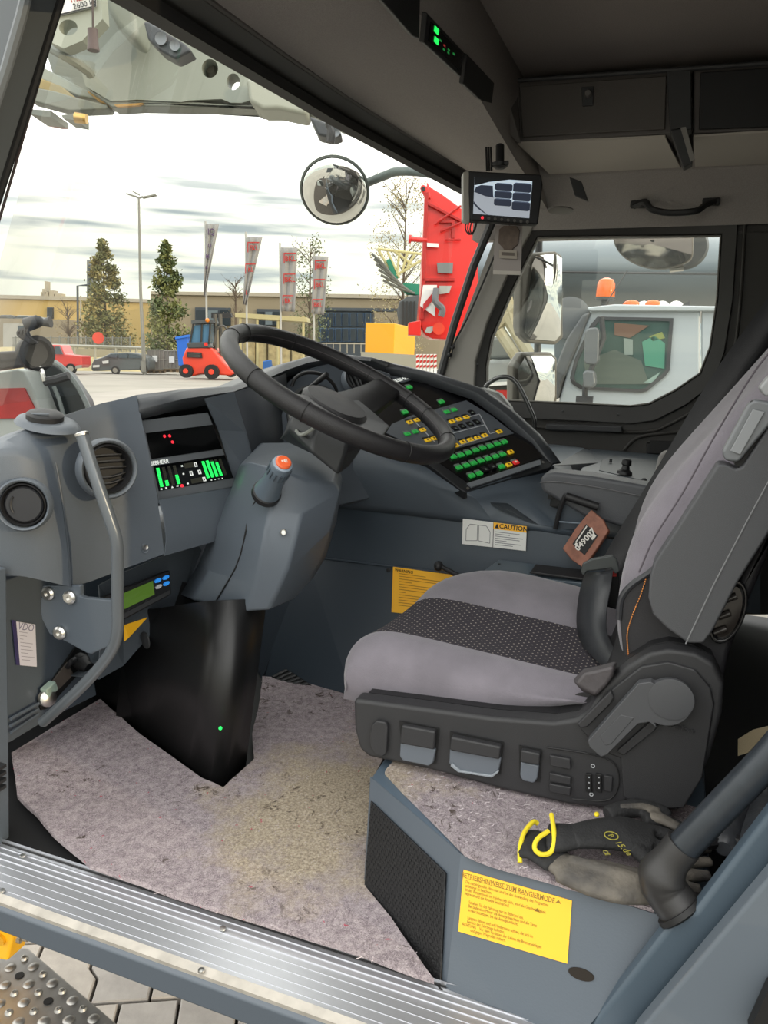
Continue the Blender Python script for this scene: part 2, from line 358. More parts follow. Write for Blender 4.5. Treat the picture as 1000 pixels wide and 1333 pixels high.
# instrument blocks set in the ceiling console
def blk(pts): return [PP(a, b, V((1, .585, 1.66)), V((0, 1, .35)).normalized()) for a, b in pts]
bn = -V((0, 1, .35)).normalized()
def ablk(name, label, pts, mm, cat):
    m = MB(); m.prism(blk(pts), bn*.014); o = m.build(name, mm, None, bev=.003); tag(o, label, cat); return o
ablk('blanking_block', 'black blank panel in the ceiling console at the top edge, left of the green display', [(478, -14), (540, -14), (539, 49), (530, 45)], BLK, 'panel')
dsp = ablk('ceiling_display', 'small black ceiling display with two green digits', [(549, 14), (598, 66), (594, 99), (545, 54)], BLK, 'display')
dq = Quad(*[p+bn*.0145 for p in blk([(548, 50), (592, 92), (596, 68), (551, 22)])])
m = MB(); dq.box(m, .04, .05, .97, .95, -.001, .001); m.build('screen', SCR, dsp)
GRN = mat('green_led', (.02, .9, .12), .4, emit=1.0)
GRND = mat('green_led_dim', (.01, .22, .04), .4, emit=.6); REDD = mat('red_led_dim', (.35, .02, .02), .4, emit=.5)
for u, v in [(.14, .80), (.17, .36)]:
    m = MB(); dq.box(m, u, v-.13, u+.1, v+.13, .001, .003); m.build('green_digit', GRN, dsp)
for u, v, mm in [(.3, .55, GRND), (.42, .5, REDD), (.55, .5, GRND), (.55, .35, GRND), (.7, .55, GRND), (.42, .3, GRND)]:
    m = MB(); dq.box(m, u, v-.04, u+.05, v+.04, .001, .002); m.build('dim_indicator', mm, dsp)
ablk('blanking_block', 'black blank panel in the ceiling console between the green display and the cabinet', [(602, 68), (638, 106), (634, 142), (597, 108)], BLK, 'panel')
# speaker at the top and dome lamp beside it
def under(px, py, dz=0):                       # on the console underside
    return PP(px, py, V((1, .8, 1.63+dz)), V((0, -.06, 1)).normalized())
UN = V((0, .06, -1)).normalized()
sp_ = thing('ceiling_speaker', 'round black speaker grille in the headliner at the top edge', 'speaker', under(393, 0))
m = MB(); m.lathe([(.060, 0), (.060, .004), (.052, .006), (.05, .002)], under(395, -7), UN, 32); m.build('grille', BLK, sp_, sm=True)
m = MB(); m.lathe([(.064, -.002), (.064, .003), (.058, .005)], under(395, -7), UN, 32); m.build('ring', HEAD, sp_, sm=True)
for dx in (-42, 44): m = MB(); m.lathe([(.003, 0), (.003, .004)], under(395+dx, 6), UN, 8); m.build('screw', BLK, sp_)
dl = thing('dome_lamp', 'round dark dome lamp in the headliner beside the speaker', 'lamp', under(290, 2))
m = MB(); m.box(under(296, -4), (.055, .04, .012), Matrix.Rotation(.2, 3, 'Z')); m.build('base', BLK, dl, bev=.008)
m = MB(); m.lathe([(.028, 0), (.03, .012), (.022, .026), (.008, .031)], under(291, 0), UN, 24); m.build('dome', mat('dome_grey', '#555250', .3), dl, sm=True)
# reading lamp
rl = thing('reading_lamp', 'rectangular reading lamp with pale lens and dark bezel in the headliner', 'lamp', under(525, 163))
def usl(pts, h, dz): m = MB(); m.prism([under(a, b)+UN*dz for a, b in pts], UN*h); return m
usl([(484, 152), (531, 148), (569, 177), (560, 184), (521, 180)], .010, .004).build('bezel', BLK2, rl, bev=.003)
usl([(492, 153), (528, 150), (541, 163), (512, 168)], .004, .013).build('lens', mat('lamp_lens', '#aaa59b', .4), rl, bev=.002)
usl([(534, 155), (544, 158), (562, 177), (555, 180)], .006, .013).build('switch', BLK, rl, bev=.002)
m = MB(); m.lathe([(.016, 0), (.017, .008), (.01, .016)], under(540, 177)+UN*.012, UN, 20); m.build('spot', mat('spot', '#8c8880', .3), rl, sm=True)
# microphone on its clip
mic = thing('microphone', 'tiny black microphone on a wire clipped to the headliner above the monitor', 'microphone', under(588, 186))
m = MB(); m.tube(smooth([under(566, 181)+UN*.005, under(572, 190)+UN*.02, under(584, 193)+UN*.02, under(588, 190)+UN*.02]), .0018, 6); m.build('wire', BLK, mic, sm=True)
m = MB(); m.sph(under(588, 193)+UN*.02, .008); m.build('head', BLK, mic, sm=True)
m = MB(); m.box(under(586, 184)+UN*.008, (.010, .004, .010)); m.build('clip', BLK, mic)
m = MB(); m.tube([under(548, 181)+UN*.004, under(640, 184)+UN*.004], .004, 6); o = m.build('trim_6', mat('pale_seam', '#8c8782', .7), sm=True); st(o)
# ceiling grab handle and round speaker near the corner, small blank
gh = thing('ceiling_grab_bar', 'black plastic grab bar on the headliner above the far side window', 'grab bar', P(878, 268, x=1.9))
hp = [(826, 268), (840, 263), (848, 272), (870, 277), (905, 275), (918, 267), (930, 262)]
m = MB(); m.tube(smooth([P(a, b, x=1.9-.03*(0 < i < 6)-.02*(1 < i < 5)) for i, (a, b) in enumerate(hp)], 4), [.011]*25, 8); m.build('grip', BLK, gh, sm=True)
for a, b in ((832, 266), (926, 263)): m = MB(); m.box(P(a, b, x=1.915), (.012, .028, .012)); m.build('mount', BLK, gh, bev=.005)
m = MB(); m.lathe([(.042, 0), (.042, .004), (.034, .006)], P(730, 273, x=1.75), (-.1, 0, -1), 28); sp2 = m.build('corner_speaker', mat('speaker_grey', '#5a5652', .5), None, sm=True); tag(sp2, 'small round grey ceiling outlet beside the monitor above the window corner', 'vent')
m = MB(); m.prism(PS([(741, 230), (757, 236), (766, 262), (748, 254)], x=1.7), (.02, 0, 0)); o = m.build('blanking_plate', BLK, None, bev=.003); tag(o, 'small dark plate on the headliner right of the monitor', 'plate')
# ------------------------------------------------------------------ sill
sq = [(-.030, .004), (-.052, .004), (-.052, -.002), (-.056, -.002), (-.056, .004), (-.078, .003), (-.078, -.003), (-.082, -.003), (-.082, .003), (-.104, .001), (-.104, -.005), (-.108, -.005), (-.108, 0)]
def sillz(x): return -.004-.16*max(0, (-x-.03))
m = MB()
prof = []
x = -.028; prof.append((x, .006))
rib = [.009, .0016, .009, .0016, .009, .0016, .009, .0022, .0125, .0014, .0125, .0014, .0125, .0014, .009]
for i, wd in enumerate(rib):
    zz = .001 if i % 2 == 0 else (.0028 if i < 6 else .0019)
    prof.append((x, sillz(x)+zz)); x -= wd; prof.append((x, sillz(x)+zz))
xe = x
rows = [[V((a, yy, b)) for yy in (1.3, -.6)] for a, b in prof]
m.grid(rows); sill = st(m.build('trim_7', ALU))
sill['label'] = 'ribbed aluminium door sill'
m = MB(); m.prism([V((xe, 1.4, sillz(xe)+.004)), V((xe-.012, 1.4, sillz(xe)-.002)), V((xe-.012, 1.4, sillz(xe)-.012)), V((xe, 1.4, sillz(xe)-.02))], (0, -2, 0)); st(m.build('trim_8', mat('worn_sill_edge', '#a9a49b', .5, .3, var=.15, vs=30)))
m = MB(); m.prism([V((xe-.008, 1.4, sillz(xe)-.006)), V((xe-.018, 1.4, sillz(xe)-.012)), V((xe-.018, 1.4, sillz(xe)-.055)), V((-.03, 1.4, -.075)), V((-.03, 1.4, -.03))], (0, -2, 0)); st(m.build('trim_9', STEELB, bev=.004))
for a, b in [(30, 1118), (290, 1212), (262, 1258), (2, 1156)]:
    o_ = P(a, b, z=-.008); o_.z = sillz(o_.x)+.004
    m = MB(); m.lathe([(.0055, 0), (.005, .0025), (.002, .003)], o_, (0, 0, 1), 12); m.build('screw', ZINC, sill, sm=True)
# ================================================================== DASHBOARD
dash = thing('dashboard', 'grey moulded dashboard curving across the cab below the windscreen', 'dashboard', (.9, 1.2, .5))
# left pod: side cap (flat face towards the door), rolled edge, driver-side face
# rows run from the windscreen edge over the lip, down the face and under
cols = [  # lip px, face-bottom px, x there, windscreen-side px of the hood top
    ((-14, 590), (-14, 744), -.02, (-14, 584)),
    ((20, 588), (35, 751), .005, (8, 573)),
    ((50, 598), (62, 757), .035, (34, 560)),
    ((72, 600), (92, 764), .075, (62, 548)),
    ((96, 575), (118, 757), .13, (92, 538)),
    ((128, 552), (160, 741), .20, (132, 525)),
    ((181, 533), (214, 721), .275, (178, 515)),
]
def dcol(c, xo=0):
    (lx, ly), (bx, by), x, (hx_, hy) = c
    lip = P(lx, ly, x=x); bot = P(bx, by, x=x+.01)
    back = P(hx_, hy, x=x+.02); back2 = back+V((.0, .10, -.03)); back3 = back2+V((0, .02, -.18))
    mid_ = [lerp(lip, bot, t)+V((-.006, -.012, 0))*math.sin(math.pi*t) for t in (.04, .2, .4, .6, .8, .96)]
    un = bot+V((.02, .06, -.004)); un2 = bot+V((.03, .32, .03))
    return [back3, back2, back, lerp(back, lip, .85)+V((0, 0, .004)), lip+V((0, 0, -.004))]+mid_+[bot, un, un2]
m = MB(); m.grid([dcol(c) for c in cols[:4]]); m.build('side_cap', DASH, dash, sm=True, ang=50)
m = MB(); m.grid([dcol(c) for c in cols[3:]]); m.build('left_pod', DASH, dash, sm=True, ang=50)
m = MB(); m.tube([p+V((-.0005, -.0005, 0)) for p in dcol(cols[3])[4:12]], .0022, 6); m.build('cap_joint', mat('joint_grey', '#444a51', .5), dash, sm=True)
# display niche: face strips round the recess
fl_ = P(181, 533, x=.275); fb_ = P(214, 721, x=.285)
fr_ = P(304, 510, x=.56); frb = P(330, 660, x=.56)
# hood over the displays up to the cluster, the recess and the display frame
hood = [((181, 533), .275, (178, 515)), ((240, 519), .40, (235, 508)), ((304, 510), .56, (300, 503)), ((345, 494), .74, (338, 488)), ((372, 482), .86, (368, 474)), ((402, 472), .95, (400, 465)), ((440, 466), 1.04, (440, 461)), ((482, 470), 1.12, (485, 466)), ((502, 478), 1.22, (510, 473)), ((560, 491), 1.27, (566, 486)), ((620, 511), 1.27, (628, 506)), ((660, 540), 1.24, (668, 534)), ((695, 572), 1.21, (704, 567)), ((718, 604), 1.16, (730, 603))]
rows = []
for k in range(6):
    rr = []
    for (lx, ly), x, (hx_, hy) in hood:
        lip = P(lx, ly, x=x); bk = P(hx_, hy, x=x+.03)
        out_ = V((.02, .12, -.03)) if x < 1.2 else V((.12, .03, -.04))
        rr.append([lip+V((0, .01, -.022)), lip, lerp(lip, bk, .6)+V((0, 0, .003)), bk, bk+out_, bk+out_+V((0, 0, -.25))][k])
    rows.append(rr)
m = MB(); m.grid(rows); m.build('hood', mat('hood_plastic', '#3b3e42', .38, bump=.3, bs=700), dash, sm=True, sol=.003, ang=50)
# frame round the niche
NQ = Quad(P(212, 668, x=.30), P(311, 642, x=.52), P(268, 535, x=.50), P(180, 549, x=.29))
m = MB()
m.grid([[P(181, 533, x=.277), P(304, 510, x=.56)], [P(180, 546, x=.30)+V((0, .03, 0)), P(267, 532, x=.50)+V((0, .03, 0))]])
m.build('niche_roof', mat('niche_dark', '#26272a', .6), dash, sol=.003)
m = MB(); m.grid([[P(266, 519, x=.46), P(304, 510, x=.56), P(304, 512, x=.565)], [P(284, 560, x=.505), P(318, 562, x=.565), P(320, 562, x=.57)], [P(309, 640, x=.525), P(338, 640, x=.57), P(340, 640, x=.575)]])
m.build('niche_cheek', DASH, dash, sol=.003)
m = MB(); m.grid([[P(206, 651, x=.285), P(309, 633, x=.525)], [P(212, 668, x=.278), P(316, 650, x=.52)], [P(216, 700, x=.28), P(330, 680, x=.52)], [P(214, 723, x=.285), P(330, 690, x=.52)], [P(214, 723, x=.285)+V((.05, .3, .03)), P(330, 690, x=.52)+V((.05, .3, .03))]])
m.build('niche_sill', DASH, dash, sol=.003, bev=.002)
m = MB(); m.grid([[P(182, 538, x=.277), P(184, 546, x=.30)+V((0, .03, 0))], [P(206, 655, x=.283), P(208, 652, x=.31)+V((0, .02, 0))]]); m.build('niche_cheek', DASH, dash, sol=.003)
# display unit
_a, _b, _c = P(207, 652, x=.31), P(309, 633, x=.515), P(184, 547, x=.30)
_n = (_b-_a).cross(_c-_a).normalized()
DQ = Quad(_a, _b, PP(271, 537, _a, _n), _c)
m = MB(); DQ.box(m, 0, 0, 1, 1, -.03, 0); du = m.build('display_unit', mat('display_frame', '#63676b', .4), dash, bev=.002)
m = MB(); DQ.poly(m, [(.02, .52), (.99, .52), (.99, .84), (.02, .84)], 0, .0015); m.build('screen', SCR, du)
m = MB(); DQ.poly(m, [(.02, .12), (.99, .12), (.99, .435), (.02, .435)], 0, .0015); m.build('screen', SCR, du)
DK = mat('lcd_dark', '#39392f', .5)
WH = mat('white_digit', (.75, .78, .74), .5, emit=.45); RL = mat('red_lamp', (.9, .03, .05), .4, emit=.8)
def bar(u, v0, v1, n, lit, wd=.035):
    for k in range(n):
        a = lerp(v0, v1, k/n); b = lerp(v0, v1, (k+.88)/n)
        m = MB(); DQ.box(m, u, a, u+wd, b, .0015, .0025); m.build('bar_segment', GRN if k < lit else DK, du)
vb = [.155, .415]
for u, lit in ((.045, 10), (.115, 3), (.185, 0), (.255, 5)): bar(u, .165, .405, 10, lit)
for u, lit in ((.64, 10), (.70, 10), (.76, 9), (.82, 8), (.88, 0)): bar(u, .175, .40, 10, lit)
for u, v in ((.55, .37), (.46, .27), (.57, .27), (.60, .17)):
    m = MB(); o_ = [(u-.018, v-.028), (u+.018, v-.028), (u+.018, v+.028), (u-.018, v+.028)]; i_ = [(u-.008, v-.018), (u+.008, v-.018), (u+.008, v+.018), (u-.008, v+.018)]
    m.ring([DQ.p(a, b, .0015) for a, b in o_], [DQ.p(a, b, .0015) for a, b in i_], DQ.n*.0012); m.build('digit', WH, du)
for (u0, v0, u1, v1) in [(.40, .345, .52, .405), (.43, .14, .57, .20)]:
    m = MB(); DQ.box(m, u0, v0, u1, v1, .0015, .002); m.build('lcd_window', DK, du)
m = MB(); DQ.poly(m, [(.30+.022*math.cos(q*.785), .135+.02*math.sin(q*.785)) for q in range(8)], .0015, .003); m.build('warning_lamp', RL, du)
for k, u in enumerate((.04, .10, .17, .235)):
    m = MB(); DQ.poly(m, [[(u, .128), (u+.02, .128), (u+.02, .148), (u, .148)], [(u, .128), (u+.018, .128), (u+.018, .152), (u, .152)], [(u, .128), (u+.026, .128), (u+.013, .152)], [(u, .134), (u+.024, .134), (u+.024, .142), (u, .142)]][k], .0015, .0025); m.build('symbol', WH, du)
for u in (.68, .73, .78, .83): m = MB(); DQ.box(m, u, .135, u+.014, .147, .0015, .0025); m.build('symbol', WH, du)
for u, v in ((.36, .37), (.35, .27), (.37, .14)): m = MB(); DQ.box(m, u, v, u+.02, v+.02, .0015, .0025); m.build('symbol', WH, du)
for u, v in ((.25, .775), (.32, .77), (.335, .69)): m = MB(); DQ.poly(m, [(u+.017*math.cos(q*.785), v+.02*math.sin(q*.785)) for q in range(8)], .0015, .003); m.build('warning_lamp', RL, du)
text('LIEBHERR', 'lettering', WH, DQ.M(.10, .465, .001), .0115, du, bold=.0003)
# round vent, face side
def vent(par, px, py, r, n, x=None, y=None, lab=None, u=None, slats=5, puck=False, name='air_vent', off=0):
    o = P(px, py, x=x) if x is not None else P(px, py, y=y)
    n = V(n).normalized(); o = o+n*off; u = V(u or (0, 0, 1)); u = (u-n*u.dot(n)).normalized(); w_ = n.cross(u)
    m = MB(); m.lathe([(r, -.01), (r, .004), (r*.93, .010), (r*.86, .008), (r*.82, -.014)], o, n, 36, cap=False); v = m.build(name, DASH, par, sm=True, ang=60)
    if lab: v['label'] = lab
    m = MB(); m.lathe([(r*.82, -.014), (r*.80, .006), (r*.76, .008), (r*.70, -.004), (r*.70, -.02)], o, n, 36, cap=False); m.build('rim', BLK, v, sm=True, ang=60)
    m = MB(); m.lathe([(r*.81, -.016), (r*.01, -.017)], o, n, 36); m.build('duct', RUB, v)
    if puck:
        m = MB(); m.lathe([(r*.69, -.012), (r*.69, .0), (r*.62, .003), (r*.05, .0035)], o, n, 36); m.build('flap', mat('vent_flap', '#25262a', .4), v, sm=True)
        m = MB(); m.tube([o+w_*r*.45*math.sin(q)+u*r*.5*math.cos(q)+n*.004 for q in (2.2, 1.9, 1.57, 1.2, .9)], .002, 6); m.build('flap_ridge', BLK, v, sm=True)
    else:
        for k in range(slats):
            t = (k-(slats-1)/2)/slats*1.5*.68; hw = math.sqrt(max(.01, .68**2-t*t))*r
            pts = [o+u*(t*r+ .10*r*math.sin(math.pi*j/6)*(-1 if t < 0 else .2))+w_*hw*(j/3-1)-n*(.001+.003*abs(j/3-1)) for j in range(7)]
            m = MB(); m.grid([[p+u*.0022 for p in pts], [p-u*.0022-n*.008 for p in pts]]); m.build('slat', BLK2, v, sm=True, sol=.0018)
    return v
CAPN = (-.85, -.5, .05)
vent(dash, 33, 656, .046, CAPN, x=.0, puck=True, lab='closed round side vent', off=.008)
FACEN = (-.42, -.9, .05)
vent(dash, 139, 610, .056, FACEN, x=.13, lab='open round air vent with curved slats', off=.004, slats=5)
# defroster puck on the hood top
o = P(62, 549, x=.10)
m = MB(); m.lathe([(.062, -.006), (.056, .002), (.046, .006), (.034, .006)], o, (-.1, -.2, 1), 32, sc=.8); dv = m.build('defroster_outlet', DASH, dash, sm=True)
m = MB(); m.lathe([(.032, .0), (.032, .010), (.027, .014), (.012, .015)], o+V((-.006, .0, .004)), (-.1, -.2, 1), 28); m.build('nozzle', BLK, dv, sm=True)
m = MB(); m.tube([o+V((-.006, 0, .016))+V((.026*math.cos(q), .026*math.sin(q), 0)) for q in (2.2, 2.7, 3.2, 3.7, 4.2)], .002, 6); m.build('nozzle_rim', DASH, dv, sm=True)
# screw recess below the niche
o = P(188, 712, x=.25)
m = MB(); m.lathe([(.014, .001), (.013, .003), (.009, .001), (.009, -.002)], o, FACEN, 20, u=(0, 0, 1), sc=.7); sr = m.build('screw_recess', DASH, dash, sm=True)
m = MB(); m.lathe([(.006, 0), (.005, .004), (.002, .003)], o+V(FACEN)*.003, FACEN, 12); m.build('screw', ZINC, sr, sm=True)
# recess wall between niche and cluster
m = MB(); m.grid([[P(304, 511, x=.56), P(344, 496, x=.74), P(372, 486, x=.86)], [P(322, 575, x=.57), P(360, 575, x=.74), P(376, 560, x=.86)], [P(345, 700, x=.60), P(372, 700, x=.74), P(400, 680, x=.86)]])
m.build('recess_wall', mat('recess_plastic', '#33373d', .5, bump=.3, bs=700), dash, sm=True, sol=.004)
# instrument pod
CQ_o = P(440, 530, x=.98); CQ_n = V((-.45, -.72, .42)).normalized()
def cp(a, b, h=0): return PP(a, b, CQ_o+CQ_n*h, CQ_n)
m = MB(); m.prism([cp(a, b) for a, b in [(360, 560), (372, 500), (392, 482), (430, 472), (470, 474), (508, 486), (520, 530), (520, 640), (430, 660), (372, 640)]], -CQ_n*.03); m.build('cluster_panel', DASH, dash, bev=.004)
oc = cp(418, 548, .002)
m = MB(); m.lathe([(.105, 0), (.105, .006), (.097, .010), (.09, .004), (.001, .004)], oc, CQ_n, 40); dg = m.build('dial_surround', BLK2, dash, sm=True)
m = MB(); m.lathe([(.086, .004), (.086, .007), (.001, .007)], oc, CQ_n, 40); m.build('dial', mat('dial_face', '#3c3e42', .5), dg, sm=True)
for a, b in ((416, 517), (430, 530), (379, 541)):
    q = cp(a, b, .011); m = MB(); m.box(q, (.007, .007, .0015), CQ_n.to_track_quat('Z', 'Y').to_matrix()); k_ = m.build('switch_tile', mat('tile', '#9b9a92', .5), dg)
m = MB(); m.box(cp(405, 517, .011), (.003, .003, .001), CQ_n.to_track_quat('Z', 'Y').to_matrix()); m.build('indicator', GRN, dg)
hn = [cp(380, 503, .02), cp(385, 492, .035), cp(400, 485, .045), cp(420, 488, .05), cp(434, 500, .045), cp(438, 512, .03), cp(428, 519, .02)]
m = MB(); m.tube(smooth(hn, 4), .005, 8); m.build('dial_hood_rim', BLK, dg, sm=True)
vent(dash, 461, 498, .043, CQ_n, x=1.03, u=(.6, -.4, .2), slats=4, lab='round centre vent with upright slats', off=.01)
# stalk behind the wheel
m = MB(); m.tube(smooth([P(392, 520, x=.80), P(400, 508, x=.79), P(412, 498, x=.77), P(426, 487, x=.76)]), [.006]*9+[.007]*4, 10)
stk_o = m.build('indicator_stalk', BLK, dash, sm=True)
# lower dash body between column and console
m = MB()
m.grid([[P(395, 560, x=.95), P(445, 560, x=1.0), P(505, 590, x=.97), P(560, 610, x=.94), P(606, 640, x=.90), P(660, 622, x=1.02), P(720, 607, x=1.18), P(742, 606, x=1.28)],
        [P(395, 610, x=.93), P(445, 610, x=.94), P(505, 612, x=.935), P(560, 632, x=.92), P(620, 650, x=.91), P(676, 640, x=1.02), P(728, 632, x=1.14), P(752, 630, x=1.24)],
        [P(395, 652, x=.93), P(440, 653, x=.945), P(520, 660, x=.945), P(590, 669, x=.945), P(640, 676, x=.945), P(700, 684, x=.95), P(735, 690, x=.95), P(760, 694, x=.95)],
        [P(395, 660, x=.94), P(440, 661, x=.95), P(520, 669, x=.95), P(590, 678, x=.95), P(640, 685, x=.95), P(700, 692, x=.955), P(735, 698, x=.955), P(760, 702, x=.955)]])
m.build('lower_body', mat('blue_dash', '#4b545d', .45, bump=.2, bs=700), dash, sm=True, sol=.004, ang=60)
# ------------------------------------------------------------------ switch panel
SPA, SPB, SPC_ = P(500, 480, x=1.25), P(717, 605, x=1.15), P(604, 637, x=.90)
sn = (SPB-SPA).cross(SPC_-SPA).normalized()
if sn.dot(CP-SPA) < 0: sn = -sn
def sp(a, b, h=0): return PP(a, b, SPA+sn*h, sn)
m = MB(); m.prism([sp(a, b, -.002) for a, b in [(494, 484), (503, 477), (560, 488), (622, 510), (660, 538), (700, 572), (721, 603), (716, 609), (607, 641), (600, 637), (540, 590), (488, 560), (462, 520)]], -sn*.025); spn = m.build('switch_panel', mat('switch_panel_edge', '#202225', .4), dash, bev=.003)
m = MB(); m.prism([sp(a, b, .0) for a, b in [(505, 482), (562, 494), (614, 512), (650, 535), (688, 570), (706, 595), (612, 630), (555, 590), (505, 570), (478, 540)]], -sn*.004); m.build('glossy_face', mat('gloss_black', '#0b0b0e', .2), spn)
GF = mat('switch_grey', '#50555b', .5)
m = MB(); m.prism([sp(a, b, .0025) for a, b in [(566, 533), (607, 521), (640, 541), (669, 564), (596, 583), (530, 577), (503, 563), (510, 552), (535, 541)]], -sn*.003); m.build('grey_field', GF, spn)
m = MB(); m.prism([sp(a, b, .0025) for a, b in [(502, 483), (510, 482), (543, 492), (524, 498), (506, 489)]], -sn*.003); m.build('grey_field', GF, spn)
m = MB(); m.prism([sp(a, b, .0035) for a, b in [(608, 629), (703, 598), (705, 604), (614, 634)]], -sn*.004); m.build('grey_strip', mat('strip_grey', '#6d7277', .4), spn)
ux = (sp(700, 590)-sp(640, 607)).normalized(); uy = sn.cross(ux)
MT = Matrix(((ux.x, uy.x, sn.x, 0), (ux.y, uy.y, sn.y, 0), (ux.z, uy.z, sn.z, 0), (0, 0, 0, 1)))
text('LIEBHERR', 'lettering', WH, Matrix.Translation(sp(524, 493.5, .0035)) @ MT @ Matrix.Rotation(.10, 4, 'Z'), .020, spn, bold=.0006)
bme = {}
KG = mat('key_green', (.03, .42, .07), .4, emit=.22); KY = mat('key_yellow', (.80, .50, .02), .4, emit=.25); KR = mat('key_red', (.7, .03, .03), .4, emit=.3); KB = mat('key_black', '#101013', .35); KS = mat('key_lens', '#66706a', .4); KI = mat('key_icon', (.6, .62, .45), .4, emit=.2)
def key(px, py, c):
    o = sp(px, py, .001)
    km = {'g': KG, 'y': KY, 'r': KR, 'k': KB}[c]
    if c not in bme:
        m = MB(); m.prism([V((-.0085, -.0085, 0)), V((.0085, -.0085, 0)), V((.0085, .0035, 0)), V((-.0085, .0035, 0))], (0, 0, .005)); a = m.mesh('b'); a.materials.append(km)
        m = MB(); m.prism([V((-.0085, .0045, 0)), V((.0085, .0045, 0)), V((.0085, .0115, 0)), V((-.0085, .0115, 0))], (0, 0, .004)); b = m.mesh('l'); b.materials.append(KB if c in 'ky' else KS)
        m = MB(); m.prism([V((-.003, -.005, .005)), V((.003, -.005, .005)), V((.003, .001, .005)), V((-.003, .001, .005))], (0, 0, .0006)); d = m.mesh('i'); d.materials.append({'g': GRND, 'y': mat('icon_brown', '#7a5200', .5), 'r': KI, 'k': KS}[c])
        bme[c] = (a, b, d)
    Mx = Matrix.Translation(o) @ MT
    k = inst('switch_button', bme[c][0], Mx, spn); k['label'] = {'g': 'green lit button', 'y': 'yellow button', 'r': 'red button', 'k': 'black button'}[c]
    inst('button_lens', bme[c][1], Mx, spn); inst('button_icon', bme[c][2], Mx, spn)
S_ = 1/4.348
def k5(l):
    for a, b, c in l: key(500+a*S_, 470+b*S_, c)
k5([(390, 543, 'g'), (432, 533, 'g'), (474, 520, 'g'), (516, 506, 'g'), (556, 493, 'g'), (598, 482, 'g'), (638, 470, 'g'), (678, 459, 'g'),
    (421, 603, 'g'), (463, 591, 'g'), (503, 578, 'g'), (545, 565, 'g'), (586, 553, 'g'), (628, 541, 'g'), (668, 529, 'g'), (712, 516, 'y'),
    (493, 650, 'g'), (535, 637, 'g'), (572, 618, 'k'), (614, 603, 'k'), (662, 598, 'g'), (702, 588, 'y'), (742, 575, 'r'),
    (402, 480, 'y'), (442, 460, 'y'), (484, 448, 'y'), (524, 437, 'y'), (566, 423, 'y'), (648, 402, 'y'),
    (402, 386, 'k'), (442, 374, 'k'), (484, 362, 'k'), (524, 350, 'k'), (496, 296, 'k'), (380, 345, 'y'), (420, 332, 'y'), (462, 320, 'y'),
    (352, 290, 'g'), (392, 278, 'g'), (322, 232, 'g'), (140, 150, 'g'), (115, 290, 'g'), (142, 348, 'y'), (182, 336, 'y'), (215, 392, 'y'), (128, 415, 'g'), (172, 402, 'g'), (243, 450, 'y'), (280, 440, 'y')])
LN = mat('line_white', '#b9bcc0', .5)
def ln5(l, w_=.0014):
    for i in range(len(l)-1):
        a, b = (sp(500+q[0]*S_, 470+q[1]*S_, .003) for q in l[i:i+2]); d = (b-a).normalized().cross(sn)*w_
        m = MB(); m.prism([a-d, b-d, b+d, a+d], sn*.0004); m.build('printed_line', LN, spn)
ln5([(360, 352), (540, 300), (600, 412), (640, 400)]); ln5([(385, 410), (572, 360)]); ln5([(395, 488), (596, 424)]); ln5([(182, 350), (290, 460)])
for a, b in ((707, 602), (609, 636)): m = MB(); m.lathe([(.004, 0), (.004, .002), (.002, .002)], sp(a, b, .003), sn, 10); m.build('screw', ZINC, spn)
# ------------------------------------------------------------------ kick panel, radio shelf below the left pod
kp = thing('kick_panel', 'blue-grey kick panel below the left dashboard pod with cut-out and sticker', 'panel', (.3, 1.35, .1))
def kq(l, **k): return PS(l, **k)
m = MB(); m.prism(kq([(-10, 748), (112, 752), (112, 850), (120, 868), (126, 905), (60, 938), (14, 966), (-10, 975)], y=1.30), (0, .03, 0)); m.build('panel', STEELB, kp, bev=.003)
m = MB(); m.prism(kq([(48, 912), (97, 842), (112, 850), (114, 862), (60, 922), (52, 924)], y=1.298), (0, -.004, 0)); m.build('cutout', RUB, kp)
m = MB(); m.prism(kq([(55, 905), (88, 862), (96, 878), (66, 908)], y=1.290), (0, .003, 0)); m.build('liner', mat('liner_brown', '#58504a', .7), kp)
m = MB(); m.lathe([(.018, 0), (.02, .02), (.014, .03), (.014, .045)], P(101, 858, y=1.29), (-.2, -1, -.3), 14); m.lathe([(.021, .012), (.021, .018)], P(101, 858, y=1.29), (-.2, -1, -.3), 10); m.build('cable_gland', BLK, kp, sm=True)
m = MB(); m.tube(smooth([P(88, 868, y=1.28), P(92, 862, y=1.26), P(97, 858, y=1.27)]), .006, 8); m.build('gland_lead', BLK, kp, sm=True)
m = MB(); m.lathe([(.02, 0), (.02, .012), (.014, .016)], P(60, 908, y=1.285), (-.3, -1, .2), 16); m.build('plug_ring', ZINC, kp, sm=True)
m = MB(); m.box(P(64, 897, y=1.28), (.016, .01, .012), Matrix.Rotation(-.3, 3, 'Y')); m.build('plug', mat('plug_pale', '#9db0a4', .4), kp, bev=.003)
for k in range(3): m = MB(); m.tube([P(14, 936+k*9, y=1.285), P(50, 916+k*7, y=1.285)], .004, 6); m.build('floor_rail', STEELB, kp, sm=True)
PQ = Quad(*kq([(26, 866), (48, 868), (46, 813), (21, 809)], y=1.292))
m = MB(); PQ.box(m, -.18, 0, 0, 1.02, -.002, 0); m.build('sticker_edge', mat('purple_edge', '#3b3560', .6), kp)
m = MB(); PQ.box(m, 0, 0, 1, 1, -.003, 0); stc = m.build('sticker', PAPER, kp); stc['label'] = 'small white inspection sticker with VDO printed on it'
text('VDO', 'lettering', mat('ink_purple', '#7a7894', .6), PQ.M(.5, .90), .022, stc)
